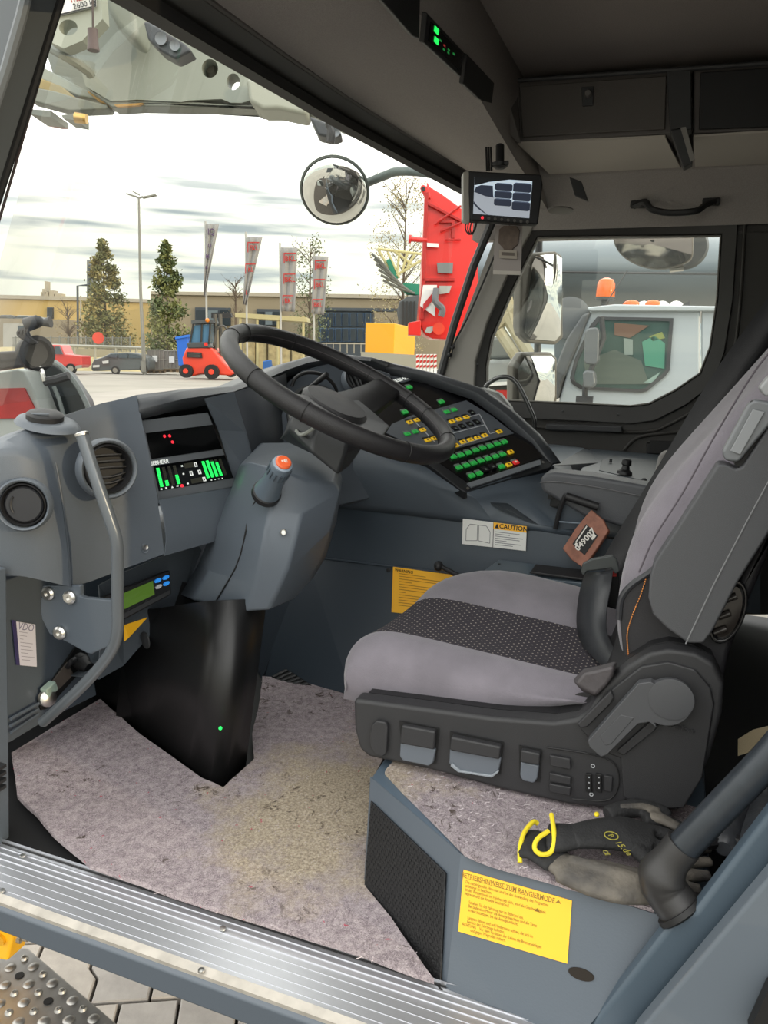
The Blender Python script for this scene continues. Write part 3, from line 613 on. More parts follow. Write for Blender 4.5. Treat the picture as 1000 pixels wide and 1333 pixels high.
for k in range(9): m = MB(); PQ.box(m, .12, .78-.08*k, [.55, .5, .3, .8, .7, .8, .5, .9, .6][k], .765-.08*k+.004, 0, .0006); m.build('print_line', mat('ink_grey', '#8a889c', .6) if k == 0 else bpy.data.materials['ink_grey'], stc)
# handle bracket and bolts
br = thing('entry_grab_bar', 'bent grey metal grab bar bolted left of the dashboard pod', 'grab bar', (.1, 1.1, .4))
m = MB(); m.prism(kq([(55, 762), (104, 762), (104, 776), (110, 778), (150, 782), (150, 838), (118, 852), (112, 850), (90, 838), (64, 826), (54, 806), (52, 790)], x=.085), (.012, 0, 0)); m.build('bracket', STEELB, br, bev=.003)
for a, b in [(64, 772), (92, 777), (79, 823)]:
    m = MB(); m.lathe([(.013, 0), (.013, .006), (.009, .010), (.004, .010), (.004, .006)], P(a, b, x=.083), (-1, -.2, 0), 14); m.build('bolt', ZINC, br, sm=True)
hpth = [(107, 567), (116, 595), (128, 632), (143, 675), (152, 705), (153, 740), (153, 780), (153, 818), (147, 843), (130, 868), (100, 900), (56, 940)]
hx_ = [.03, .03, .03, .035, .04, .045, .05, .055, .06, .065, .07, .08]
m = MB(); m.tube(smooth([P(a, b, x=c) for (a, b), c in zip(hpth, hx_)], 5), .0105, 14); m.build('tube', TUBEM, br, sm=True)
m = MB(); m.lathe([(.0115, 0), (.012, .004), (.008, .006)], P(107, 567, x=.03), (P(107, 567, x=.03)-P(116, 595, x=.03)), 14); m.build('end_cap', ZINC, br, sm=True)
m = MB(); m.tube([P(107, 569, x=.03), P(107, 569, x=.10)], .007, 10); m.build('stand_off', ZINC, br, sm=True)
# radio / tachograph
rq = Quad(P(150, 812, x=.25), P(221, 774, x=.40), P(219, 742, x=.40), P(140, 774, x=.25))
sh = MB(); sh.grid([[P(128, 762, x=.25), P(160, 745, x=.32), P(255, 706, x=.50), P(262, 716, x=.52)], [P(132, 805, x=.25), P(160, 800, x=.33), P(240, 770, x=.50), P(236, 780, x=.52)], [P(128, 884, x=.26), P(160, 866, x=.33), P(222, 795, x=.47), P(236, 780, x=.52)], [P(120, 890, x=.5)+V((0, .2, 0)), P(160, 870, x=.6)+V((0, .2, 0)), P(225, 796, x=.7)+V((0, .2, 0)), P(240, 780, x=.7)+V((0, .2, 0))]])
rsh = sh.build('radio_shelf', mat('shelf_plastic', '#4d545b', .5, bump=.3, bs=600), dash, sol=.003)
rd = thing('tachograph', 'black in-dash tachograph with green display and blue keys beside the grab handle', 'tachograph', rq.p(.5, .5))
m = MB(); rq.box(m, -.1, 0, 1, 1, -.01, .008); m.build('case', BLK, rd, bev=.004)
m = MB(); rq.box(m, .02, .34, .68, .86, .008, .0095); m.build('lcd', mat('green_lcd', (.075, .15, .02), .25, emit=.35), rd)
KBL = mat('blue_key', (.03, .28, .85), .3, emit=.4)
for u, v, mm in [(.76, .80, KBL), (.90, .78, KBL), (.76, .56, mat('white_key', '#d0d4d8', .3)), (.90, .54, KBL)]:
    m = MB(); rq.poly(m, [(u+.055*math.cos(q*.785), v+.08*math.sin(q*.785)) for q in range(8)], .008, .012); m.build('key', mm, rd)
m = MB(); rq.box(m, .05, .05, .95, .22, .008, .010); m.build('printer_door', BLK2, rd, bev=.001)
for u in (.2, .35, .5): m = MB(); rq.box(m, u, .24, u+.03, .28, .008, .0095); m.build('small_key', BLK2, rd)
yq = Quad(P(160, 834, x=.27), P(166, 829, x=.28), P(190, 803, x=.34), P(160, 813, x=.27))
m = MB(); yq.box(m, 0, 0, 1, 1, .004, .006); o = m.build('warning_sticker', YEL, rsh); o['label'] = 'yellow warning sticker'
text('!', 'lettering', INK, yq.M(.35, .4, .0062), .018, rsh)
# ------------------------------------------------------------------ pedestal under the column
pst = thing('pedal_housing', 'tall black housing under the steering column standing on the floor', 'housing', (.4, 1.0, 0))
b0 = [P(131, 893, z=.02), P(140, 915, z=.0), P(262, 1019, z=.0), P(290, 1031, z=.0), P(325, 996, z=.0)]
A0 = P(120, 880, z=.0)
def up_to(px, py, base): return P(px, py, x=base.x)
kA, kB, kC, kD = P(126, 908, z=0), P(262, 1019, z=0), P(286, 1030, z=0), P(324, 994, z=0)
tB, tC, tD = P(285, 780, x=kB.x+.04), P(312, 780, x=kC.x+.05), P(352, 780, x=kD.x+.06)
tA = P(150, 800, x=kA.x-.1)
m = MB(); m.grid([[kA+V((.0, .02, 0)), lerp(kA, kB, .5), lerp(kA, kB, .9), lerp(kB, kC, .5)+V((-.004, -.004, 0)), lerp(kC, kD, .2), lerp(kC, kD, .85), kD+V((.015, .05, 0)), kD+V((.03, .4, 0))],
                  [tA, lerp(tA, tB, .5), lerp(tA, tB, .9), lerp(tB, tC, .5)+V((-.004, -.004, 0)), lerp(tC, tD, .2), lerp(tC, tD, .85), tD+V((.015, .05, 0)), tD+V((.03, .4, 0))]])
m.build('shell', mat('pedestal_black', '#171718', .38, bump=.1, bs=500), pst, sm=True, sol=.004, ang=70)
for a, b in ((190, 833), (131, 904)):
    q = PP(a, b, kB, (tA-kB).cross(kA-kB).normalized()); nn = (tA-kB).cross(kA-kB).normalized(); nn = nn if nn.dot(CP-q) > 0 else -nn
    m = MB(); m.lathe([(.020, 0), (.020, .003), (.016, .004)], q, nn, 20); m.build('plug_disc', BLK2, pst, sm=True)
m = MB(); m.sph(P(287, 948, x=kC.x-.005), .004, 8, 6); m.build('green_lamp', GRN, pst)
# pedal at the right of the housing
pd = thing('pedal', 'black ribbed foot pedal behind the steering column housing', 'pedal', P(380, 895, z=.02))
pq = Quad(P(352, 880, x=.80), P(384, 899, x=.78), P(408, 893, x=.80), P(372, 870, x=.82))
m = MB(); pq.box(m, 0, 0, 1, 1, -.012, 0); m.build('plate', RUB, pd, bev=.003)
for k in range(6): m = MB(); pq.box(m, .08+k*.15, .05, .13+k*.15, .95, 0, .004); m.build('rib', BLK2, pd)
# ------------------------------------------------------------------ steering column and wheel
sc_ = thing('steering_column', 'blue-grey steering column cover with a rotary stalk', 'steering column', (.45, .9, .4))
CF = mat('column_cover', '#59616a', .42, bump=.15, bs=800)
# cover as a loft of cross-sections from top to bottom (front/near faces)
x0 = .40
def sec(l): return [P(a, b, x=c) for a, b, c in l]
loops = [
 sec([(312, 605, .50), (325, 600, .42), (362, 608, .385), (400, 625, .42), (436, 628, .50), (440, 608, .62), (400, 575, .70), (340, 575, .62)]),
 sec([(300, 640, .47), (312, 640, .40), (352, 665, .365), (392, 672, .39), (444, 640, .50), (446, 622, .62), (400, 585, .72), (330, 590, .62)]),
 sec([(274, 683, .47), (286, 686, .39), (346, 690, .345), (385, 700, .37), (430, 690, .48), (438, 680, .62), (400, 640, .72), (300, 640, .62)]),
 sec([(270, 705, .48), (282, 712, .39), (338, 730, .345), (375, 740, .365), (412, 735, .47), (424, 725, .60), (400, 690, .72), (300, 690, .62)]),
 sec([(258, 735, .48), (270, 745, .39), (331, 760, .345), (362, 770, .365), (398, 762, .46), (408, 752, .58), (390, 720, .70), (290, 715, .62)]),
 sec([(234, 776, .48), (250, 782, .40), (320, 797, .355), (350, 795, .37), (383, 780, .45), (388, 770, .56), (375, 740, .68), (270, 745, .62)]),
]
m = MB(); m.loft(loops); m.build('cover', CF, sc_, bev=.008, seg=3)
def onloops(px, py, j0, j1):                # where a pixel's ray meets the cover's front strip between columns j0 and j1
    best = None
    for k in range(len(loops)-1):
        for tri in ((loops[k][j0], loops[k][j1], loops[k+1][j0]), (loops[k+1][j0], loops[k][j1], loops[k+1][j1])):
            nn = (tri[1]-tri[0]).cross(tri[2]-tri[0]); q = PP(px, py, tri[0], nn)
            dd = (q-(tri[0]+tri[1]+tri[2])/3).length
            if best is None or dd < best[0]: best = (dd, q)
    return best[1]
m = MB(); m.tube([onloops(a, b, 1, 2)+V((-.001, -.001, 0)) for a, b in [(334, 650), (325, 664), (322, 676), (320, 690), (317, 705), (313, 722), (306, 740), (297, 756), (286, 774), (277, 789)]], .0016, 6); m.build('seam', RUB, sc_, sm=True)
m = MB(); m.lathe([(.007, 0), (.006, .002), (.003, -.001)], P(369, 693, x=.352), (-1, -.3, .2), 12); m.build('screw', ZINC, sc_, sm=True)
# upper dark joint
jl = [
 sec([(362, 575, .50), (375, 560, .44), (405, 590, .40), (440, 620, .44), (452, 610, .52), (450, 580, .62), (420, 550, .66), (385, 545, .60)]),
 sec([(370, 565, .50), (380, 545, .44), (408, 568, .41), (450, 590, .44), (470, 585, .52), (480, 560, .62), (440, 530, .66), (395, 530, .60)]),
 sec([(376, 545, .50), (388, 530, .45), (415, 545, .43), (455, 565, .45), (500, 570, .53), (510, 555, .62), (470, 520, .66), (405, 515, .60)])]
m = MB(); m.loft(jl); m.build('upper_shroud', mat('shroud', '#2e3032', .45, bump=.2, bs=700), sc_, bev=.008, seg=3)
m = MB(); m.tube(smooth([P(386, 561, x=.425), P(392, 566, x=.405), P(402, 562, x=.40), P(410, 556, x=.41)], 3), .004, 8); m.build('shroud_edge', mat('worn_shroud', '#8a8d86', .4), sc_, sm=True)
# rotary stalk
s0, s1 = P(348, 640, x=.355), P(368, 604, x=.31)
ax = (s1-s0).normalized(); ln = (s1-s0).length
m = MB(); m.lathe([(.030, -.012), (.030, .0), (.027, .003)], s0, ax, 28); stk = m.build('stalk_socket', BLK, sc_, sm=True)
stk['label'] = 'rotary stalk with an orange end button'
m = MB(); m.lathe([(.028, .0), (.026, .014), (.0225, .03), (.021, ln*.6), (.021, ln-.004), (.018, ln)], s0, ax, 28); m.build('stalk_body', mat('stalk_grey', '#5b6772', .35), stk, sm=True)
m = MB()
for k in range(14):
    q = k*math.pi/7; u_ = ax.cross(V((0, 0, 1))).normalized(); v_ = ax.cross(u_); m.box(s0+ax*(ln*.78)+(u_*math.cos(q)+v_*math.sin(q))*.0215, (.0016, .0016, .010), ax.to_track_quat('Z', 'Y').to_matrix())
o = m.build('stalk_grip', mat('grip_grey', '#4c5660', .4), stk); o['kind'] = 'stuff'
m = MB(); m.lathe([(.019, -.003), (.0195, .002), (.016, .004)], s1, ax, 28); m.build('collar', mat('collar', '#8a98a6', .3), stk, sm=True)
m = MB(); m.lathe([(.0155, 0), (.0155, .007), (.013, .010), (.001, .0105)], s1, ax, 28); m.build('horn_button', mat('orange_button', '#ef6a3c', .4), stk, sm=True)
up_ = (V((0, 0, 1))-ax*ax.z).normalized(); rx = up_.cross(ax)
Mh = Matrix(((rx.x, up_.x, ax.x, 0), (rx.y, up_.y, ax.y, 0), (rx.z, up_.z, ax.z, 0), (0, 0, 0, 1))); Mh = Matrix.Translation(s1+ax*.0106) @ Mh
hme = MB()
for pl in ([(-.006, -.002), (-.002, -.002), (-.002, .002), (-.006, .002)], [(-.001, -.002), (.003, -.005), (.003, .005), (-.001, .002)], [(.0045, -.003), (.006, -.004), (.006, .004), (.0045, .003)]):
    hme.prism([Mh @ V((a, b, 0)) for a, b in pl], ax*.0004)
o = hme.build('horn_symbol', mat('pale_print', '#f2d8c8', .5), stk); o['kind'] = 'stuff'
# ================================================================== STEERING WHEEL
swc = V((.56, .692, .842)); a_ = .477; b_ = -.028
swn = V((math.sin(b_), -math.sin(a_)*math.cos(b_), math.cos(a_)*math.cos(b_))).normalized()
swu = swn.cross(V((0, 0, 1))).normalized(); swv = swn.cross(swu).normalized()
if swv.z < 0: swu = -swu; swv = -swv
wheel = thing('steering_wheel', 'large black leather steering wheel with stitched rim', 'steering wheel', swc)
def wp(r, t, h=0): return swc+(swu*math.cos(t)+swv*math.sin(t))*r+swn*h
loops = []
for k in range(72):
    t = 2*math.pi*k/72; rd_ = (wp(1, t)-swc); l = []
    for j in range(16):
        q = 2*math.pi*j/16; l.append(swc+rd_*.260+(rd_*math.cos(q)*.0185+swn*math.sin(q)*.0205))
    loops.append(l)
m = MB(); n = 16; vs = [p for l in loops for p in l]
m.add(vs, [(k*n+i, k*n+(i+1) % n, ((k+1) % 72)*n+(i+1) % n, ((k+1) % 72)*n+i) for k in range(72) for i in range(n)])
rim = m.build('rim', LEATH, wheel, sm=True, ang=80)
sgn = 1 if swu.x > 0 else -1
angs = [0, 180]
for t in [math.radians(q) for q in (14, -14, 62, 118, 166, 194, 242, 298, 100, 330)]:
    l = []; rd_ = (wp(1, t)-swc)
    m = MB(); pts = [swc+rd_*.260+(rd_*math.cos(q)*.0188+swn*math.sin(q)*.0208) for q in (2*math.pi*j/20 for j in range(21))]
    m.tube(pts, .0009, 5, cap=False); m.build('rim_seam', mat('seam_black', '#151516', .5) if 'seam_black' not in bpy.data.materials else bpy.data.materials['seam_black'], wheel, sm=True)
m = MB(); m.tube([swc+(wp(1, t)-swc)*.2425+swn*.004 for t in (2*math.pi*j/72 for j in range(73))], .0011, 5, cap=False); m.build('inner_stitch', mat('stitch_grey', '#4f4a4c', .6), wheel, sm=True)
# two wide spokes and the hub
for sg in (0, math.pi):
    L_ = []
    for r_, hw, h0, th in ((.05, .050, -.048, .030), (.12, .048, -.040, .030), (.19, .040, -.020, .028), (.235, .038, -.004, .026), (.255, .036, .0, .020)):
        l = []
        for s_, hh in ((-1, -1), (1, -1), (1, .6), (.8, 1), (-.8, 1), (-1, .6)):
            d_ = wp(1, sg)-swc; e_ = wp(1, sg+math.pi/2)-swc
            l.append(swc+d_*r_+e_*hw*s_+swn*(h0+hh*th*.5))
        L_.append(l)
    m = MB(); m.loft(L_); m.build('spoke', mat('spoke_black', '#1f1f21', .4, bump=.2, bs=600) if 'spoke_black' not in bpy.data.materials else bpy.data.materials['spoke_black'], wheel, bev=.004)
m = MB(); m.lathe([(.060, -.075), (.075, -.06), (.078, -.035), (.07, -.026), (.02, -.022)], swc, swn, 32); m.build('hub', LEATH, wheel, sm=True)
m = MB(); m.lathe([(.045, -.14), (.052, -.07)], swc, swn, 24); m.build('boss', BLK, wheel, sm=True)
# ================================================================== CENTRE CONSOLE
con = thing('centre_console', 'blue-grey console running along the seat to the dashboard', 'console', (1.2, .3, 0))
c0, c1 = P(340, 882, z=0), P(462, 917, z=0)
wl = lambda a, b, dx=0: P(a, b, x=.93+dx)
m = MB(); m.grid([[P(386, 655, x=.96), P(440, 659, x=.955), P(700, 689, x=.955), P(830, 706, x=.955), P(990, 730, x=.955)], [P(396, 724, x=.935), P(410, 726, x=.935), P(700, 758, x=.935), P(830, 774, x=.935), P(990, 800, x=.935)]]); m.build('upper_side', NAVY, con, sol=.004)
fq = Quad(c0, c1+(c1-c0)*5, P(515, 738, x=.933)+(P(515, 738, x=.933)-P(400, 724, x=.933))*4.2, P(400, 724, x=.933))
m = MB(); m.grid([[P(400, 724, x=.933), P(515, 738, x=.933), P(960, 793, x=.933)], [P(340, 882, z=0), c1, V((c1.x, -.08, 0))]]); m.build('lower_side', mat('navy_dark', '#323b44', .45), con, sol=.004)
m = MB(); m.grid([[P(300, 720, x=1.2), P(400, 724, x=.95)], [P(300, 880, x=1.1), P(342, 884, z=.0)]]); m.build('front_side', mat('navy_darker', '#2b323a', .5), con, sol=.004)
m = MB(); m.tube([wl(398, 724, -.002), wl(515, 738, -.002), wl(900, 785, -.002)], .003, 6); m.build('fold', NAVY, con, sm=True)
for a, b in ((406, 728), (506, 742)): m = MB(); m.lathe([(.006, 0), (.006, .003), (.003, .004)], P(a, b, x=.925), (-1, 0, 0), 12); m.build('screw', BLK, con, sm=True)
# top deck
m = MB(); m.grid([[P(606, 640, x=.94), P(720, 607, x=1.2), P(760, 585, x=1.9)], [P(700, 684, x=.95), P(755, 640, x=1.3), P(830, 600, x=1.9)], [P(830, 702, x=.955), P(880, 660, x=1.3), P(960, 610, x=1.9)]]); m.build('deck', mat('deck_dark', '#3c4247', .5, bump=.2, bs=500), con, sol=.006)
ta, tb, tc_ = P(680, 660, x=.985), P(735, 660, x=1.03), P(700, 618, x=1.16); tn = (tb-ta).cross(tc_-ta).normalized(); tn = tn if tn.z > 0 else -tn
m = MB(); m.prism([PP(a, b, ta, tn) for a, b in [(672, 622), (700, 618), (735, 622), (738, 650), (728, 660), (680, 660), (670, 652)]], -tn*.012); m.build('rubber_tray', mat('tray_rubber', '#2a2b2b', .8, bump=.5, bs=400), con, bev=.006)
m = MB(); m.prism([PP(a, b, ta+tn*.002, tn) for a, b in [(680, 628), (726, 628), (728, 648), (688, 652)]], -tn*.004); m.build('tray_floor', mat('tray_floor', '#313231', .9), con)
# dashboard end shoulder and joystick box
m = MB(); m.prism(PS([(697, 574), (764, 583), (752, 614), (720, 612), (708, 590)], z=.605), (0, 0, -.1)); m.build('shoulder', mat('shoulder_grey', '#7b838b', .35), con, bev=.012)
jb = thing('joystick_box', 'dark control box with small black joystick on the far side of the armrest', 'control box', P(805, 605, z=.6))
m = MB(); m.prism(PS([(768, 584), (862, 592), (866, 632), (836, 634), (754, 616)], z=.605), (0, 0, -.09)); m.build('box', mat('jbox', '#3a4249', .4, bump=.2, bs=500), jb, bev=.004)
m = MB(); m.prism(PS([(784, 598), (800, 594), (856, 600), (850, 628), (780, 612)], z=.607), (0, 0, -.003)); m.build('inlay', mat('jbox_in', '#33393e', .5), jb, bev=.001)
o = P(813, 617, z=.61)
m = MB(); m.lathe([(.022, 0), (.020, .008), (.012, .014), (.010, .024), (.014, .028), (.013, .040), (.008, .044)], o, (0, -.1, 1), 18); m.build('joystick', BLK, jb, sm=True)
m = MB(); m.lathe([(.005, 0), (.004, .008), (.006, .012), (.001, .014)], P(795, 602, z=.609), (0, 0, 1), 10); m.build('toggle', BLK2, jb, sm=True)
m = MB(); m.lathe([(.008, 0), (.008, .01), (.004, .014)], P(838, 629, z=.607), (0, 0, 1), 10); m.build('button', BLK2, jb, sm=True)
# pale seat corner beyond the belt
cs = thing('second_seat_corner', 'pale grey rounded seat edge behind the diagonal belt', 'seat', P(870, 605, x=1.45))
m = MB(); m.loft([PS([(858, 590), (870, 584), (888, 588), (896, 640), (850, 640), (852, 615)], x=1.42), PS([(860, 592), (870, 587), (886, 590), (894, 640), (852, 640), (855, 615)], x=1.6)]); m.build('padding', mat('pale_fabric', '#8e8b88', .8), cs, bev=.02, seg=3)
# black panels / vents of the door pocket behind
m = MB(); m.prism(PS([(846, 574), (905, 576), (905, 592), (846, 590)], x=1.93), (.02, 0, 0)); m.build('back_pad', RUB, cs)
# armrest
ar = thing('armrest', 'padded dark armrest on the console beside the driver seat', 'armrest', P(780, 640, x=1.0))
def arm(x): return [P(a, b, x=x) for a, b in [(702, 626), (708, 617), (722, 615), (770, 620), (840, 632), (905, 645), (905, 712), (835, 694), (760, 672), (720, 648), (706, 640)]]
m = MB(); m.loft([arm(.935), [p+V((.09, 0, 0)) for p in arm(.935)]]); m.build('pad', mat('armrest_plastic', '#505256', .5, bump=.3, bs=500), ar, bev=.012, seg=3)
m = MB(); m.tube(smooth([P(a, b, x=.932) for a, b in [(703, 628), (722, 627), (770, 633), (835, 646), (900, 660)]], 3), .0015, 6); m.build('seam', mat('seam_light', '#6a6a6c', .5), ar, sm=True)
# lever frame (black handle) on the console side
bl = thing('release_handle', 'black console release handle between caution sticker and brown wallet', 'handle', P(750, 660, x=.93))
m = MB(); m.prism(PS([(722, 690), (733, 642), (740, 641), (780, 655), (778, 690)], x=.95), (.04, 0, 0)); m.build('recess', NAVY, bl, bev=.003)
m = MB(); m.tube(smooth([P(723, 688, x=.935), P(729, 664, x=.93), P(735, 648, x=.925), P(737, 644, x=.925)], 3), .006, 8); m.build('side_arm', BLK, bl, sm=True)
m = MB(); m.tube([P(737, 646, x=.915), P(779, 660, x=.915)], .010, 12); m.build('grip', BLK, bl, sm=True)
m = MB(); m.tube([P(728, 679, x=.93), P(776, 683, x=.93)], .002, 6); m.build('lip', mat('lip_blue', '#7e8a96', .4), bl, sm=True)
# lower shelf by the cushion
ls = thing('console_latch', 'blue-grey ledge with black latch beside the seat cushion', 'latch', P(700, 740, x=.86))
m = MB(); m.prism([P(626, 745, x=.83), P(650, 728, x=.91), P(760, 742, x=.91), P(770, 760, x=.83)], (0, 0, -.05)); m.build('ledge', mat('ledge_blue', '#4d5962', .4), ls, bev=.003)
m = MB(); m.prism([P(690, 747, x=.828), P(697, 737, x=.87), P(765, 745, x=.87), P(765, 757, x=.828)], (0, 0, .006)); m.build('latch_plate', BLK, ls, bev=.002)
m = MB(); m.lathe([(.003, 0), (.003, .002)], P(650, 735, x=.87)+V((0, 0, .001)), (0, 0, 1), 8); m.build('screw', BLK, ls)
# small lever with a knob
lv = thing('knob_lever', 'thin black lever with round knob in front of the yellow console sticker', 'lever', P(600, 750, x=.88))
m = MB(); m.tube([P(612, 757, x=.84), P(590, 746, x=.86), P(573, 737, x=.87)], [.007, .007, .006], 10); m.build('rod', BLK, lv, sm=True)
m = MB(); m.sph(P(571, 737, x=.87), (.014, .012, .014), 14, 10); m.build('knob', BLK, lv, sm=True)
# stickers on the console
cqd = Quad(P(602, 708, x=.94), P(685, 717, x=.94), P(686, 685, x=.947), P(603, 675, x=.947))
m = MB(); cqd.box(m, 0, 0, 1, 1, .001, .003); cst = m.build('caution_sticker', mat('sticker_white', '#dcdcd8', .6), con); cst['label'] = 'white CAUTION sticker with a yellow heading'
m = MB(); cqd.box(m, .49, .74, 1, 1, .003, .0035); m.build('heading_band', YEL, cst)
text('CAUTION', 'lettering', INKB, cqd.M(.80, .87, .0037), .0165, cst, bold=.0004)
m = MB(); cqd.poly(m, [(.51, .78), (.58, .78), (.545, .97)], .0035, .0038); m.build('warning_triangle', INKB, cst)
for k in range(7): m = MB(); cqd.box(m, .52, .62-.085*k, [.9, .75, .95, .9, .7, .92, .8][k], .645-.085*k, .003, .0034); m.build('print_line', mat('ink_grey2', '#77777a', .6) if k == 0 else bpy.data.materials['ink_grey2'], cst)
for pl in ([(.06, .15), (.06, .6), (.12, .82), (.24, .82), (.24, .2)], [(.26, .2), (.26, .82), (.38, .82), (.44, .6), (.44, .15)]):
    for i in range(len(pl)):
        a, b = cqd.p(*pl[i], .0035), cqd.p(*pl[(i+1) % len(pl)], .0035); m = MB(); m.tube([a, b], .0007, 4); m.build('drawing_line', bpy.data.materials['ink_grey2'], cst)
m = MB(); cqd.box(m, .485, 0, .495, 1, .003, .0034); m.build('divider', INKB, cst)
yq = Quad(P(511, 797, x=.885), P(600, 807, x=.885), P(600, 750, x=.915), P(513, 738, x=.925))
m = MB(); yq.box(m, 0, 0, 1, 1, .006, .008); ys = m.build('yellow_sticker', YEL, con); ys['label'] = 'yellow instruction sheet with small print'
text('WARNING', 'lettering', INK, yq.M(.17, .93, .0083), .011, ys, bold=.0002)
for k in range(13): m = MB(); yq.box(m, .10, .86-.058*k, [.5, .75, .7, .3, .72, .6, .75, .2, .75, .7, .66, .4, .7][k], .868-.058*k+.006, .008, .0083); m.build('print_line', mat('ink_ochre', '#a67414', .6) if k == 0 else bpy.data.materials['ink_ochre'], ys)
# brown wallet with a number plate
wq = Quad(P(736, 716, x=.90), P(763, 741, x=.86), P(798, 690, x=.88), P(772, 664, x=.92))
wt = thing('wallet', 'brown leather tag wallet with a number label stuck beside the belt buckle', 'wallet', wq.p(.5, .5))
m = MB(); m.loft([[wq.p(u, v, .004+hh) for u, v in ((0, 0), (.5, -.04), (1, 0), (1.02, .5), (1, .95), (.6, 1.03), (.05, 1), (-.03, .5))] for hh in (0, .012)]); wl_ = m.build('leather', mat('brown_leather', '#8a5a48', .55, bump=.6, bs=120, var=.2, vs=40), wt, bev=.003)
m = MB(); wq.box(m, .22, .22, .80, .72, .016, .0175); lb = m.build('label_plate', mat('label_black', '#101011', .35), wt)
Mw = wq.M(.52, .47, .0178) @ Matrix.Rotation(math.pi/2, 4, 'Z')
text('049007', 'lettering', mat('label_white', '#d9d6cf', .5), Mw, .0215, lb, bold=.0006)
for v, u0, u1 in ((.27, .30, .38), (.66, .62, .76), (.60, .66, .74)): m = MB(); wq.box(m, u0, v-.03, u1, v+.03, .0175, .018); m.build('print_patch', bpy.data.materials['label_white'], lb)
m = MB(); wq.box(m, .27, .30, .31, .70, .0175, .018); m.build('print_patch', bpy.data.materials['label_white'], lb)
# grey housing and rail near the far door
hs = thing('corner_housing', 'smooth grey rounded housing between switch panel and far door', 'housing', P(640, 530, x=1.6))
m = MB(); m.loft([PS([(612, 508), (630, 506), (650, 512), (664, 528), (672, 560), (672, 600), (600, 600), (600, 540)], x=1.5), PS([(618, 505), (634, 504), (654, 512), (668, 530), (676, 560), (676, 600), (604, 600), (604, 540)], x=1.8)]); m.build('shell', mat('housing_grey', '#8d8f8c', .35), hs, bev=.02, seg=4)
rl_ = thing('grab_rail', 'bent dark grab rail standing beside the far door window', 'rail', P(690, 560, x=1.75))
m = MB(); m.tube(smooth([P(a, b, x=1.7) for a, b in [(632, 504), (636, 499), (648, 492), (662, 491), (673, 499), (682, 515), (690, 532), (696, 548), (695, 566), (692, 590)]], 4), .008, 10); m.build('tube', mat('rail_tube', '#5d5e5e', .25, .7), rl_, sm=True)
# ================================================================== DRIVER SEAT
seat = thing('driver_seat', 'driver seat with purple-grey suede bolsters and dotted black centre', 'seat', (.53, .2, .2))
def suede(n, c):
    m = mat(n, c, .85, bump=.4, bs=400, var=.15, vs=9, sheen=.3); return m
SUE = suede('suede', '#77727a')
# dotted centre fabric: pale pin dots on black
DOT = bpy.data.materials.new('dotted_fabric'); DOT.use_nodes = True; t = DOT.node_tree; b = t.nodes['Principled BSDF']; b.inputs['Roughness'].default_value = .9
tc = N(t, 'ShaderNodeTexCoord'); mp = N(t, 'ShaderNodeMapping'); mp.inputs['Scale'].default_value = (85, 85, 0); mp.inputs['Rotation'].default_value = (0, 0, .785); L(t, tc.outputs['Object'], mp.inputs[0])
fr = N(t, 'ShaderNodeVectorMath', operation='FRACTION'); L(t, mp.outputs[0], fr.inputs[0])
sb = N(t, 'ShaderNodeVectorMath', operation='SUBTRACT'); sb.inputs[1].default_value = (.5, .5, 0); L(t, fr.outputs[0], sb.inputs[0])
le = N(t, 'ShaderNodeVectorMath', operation='LENGTH'); L(t, sb.outputs[0], le.inputs[0])
lt = N(t, 'ShaderNodeMath', operation='LESS_THAN'); lt.inputs[1].default_value = .14; L(t, le.outputs['Value'], lt.inputs[0])
mi = N(t, 'ShaderNodeMixRGB'); L(t, lt.outputs[0], mi.inputs[0]); mi.inputs[1].default_value = (*hx('#343037'), 1); mi.inputs[2].default_value = (*hx('#a39b90'), 1); L(t, mi.outputs[0], b.inputs['Base Color'])
def z0(y): return .358+.040*max(0, min(1, y/.5))
CX = [(.292, None), (.278, None), (.276, None), (.286, -.028), (.306, -.008), (.332, .001), (.352, -.001), (.40, -.004), (.46, -.004), (.52, .0), (.575, .006), (.61, .014), (.66, .026), (.72, .034), (.775, .034), (.808, .018), (.822, -.02), (.822, -.08)]
def yf(x):
    y = .568-.055*(x-.3)/.4
    if x > .66: y -= .15*((x-.66)/.16)**2
    if x < .31: y -= .02*((.31-x)/.03)**1.5
    return y
def zbot(y): return .262+.0*y if y > .45 else (.262+(.45-y)*.12 if y > .25 else .286+(.25-y)*.42)
ST = [(-.02, 0), (.04, 0), (.10, 0), (.17, 0), (.24, 0), (.31, 0), (.38, 0), (.44, 0), (.49, .003), (.525, .010), (.55, .024), (.563, .045), (.568, .07), (.564, .10)]
rows = []
for y, dz in ST:
    r_ = []; f = (y+.02)/.588
    for i, (x, dzx) in enumerate(CX):
        yy = -.02+(yf(x)+.02)*f if y > .2 else y
        zb_ = min(zbot(y), z0(y)-.02); zt_ = z0(y)
        if dzx is None: z = [zb_, lerp(zb_, zt_, .25), lerp(zb_, zt_, .58)][i]; z = min(z, zt_-dz+.004) if dz else z
        else: z = zt_+dzx-dz
        if dz > .06 and i < 3: z = min(z, zt_-dz)
        if i < 6 and y < .12: pass
        r_.append(V((x, yy, z)))
    rows.append(r_)
def part(i0, i1, name, mm, lab=None):
    m = MB(); m.grid([r[i0:i1+1] for r in rows]); o = m.build(name, mm, seat, sm=True, sub=1)
    if lab: o['label'] = lab
    return o
part(0, 6, 'cushion_bolster', SUE, 'near purple-grey suede cushion bolster'); part(6, 10, 'cushion_centre', DOT, 'black dotted cushion centre'); part(10, 17, 'cushion_bolster', SUE, 'far purple-grey suede cushion bolster')
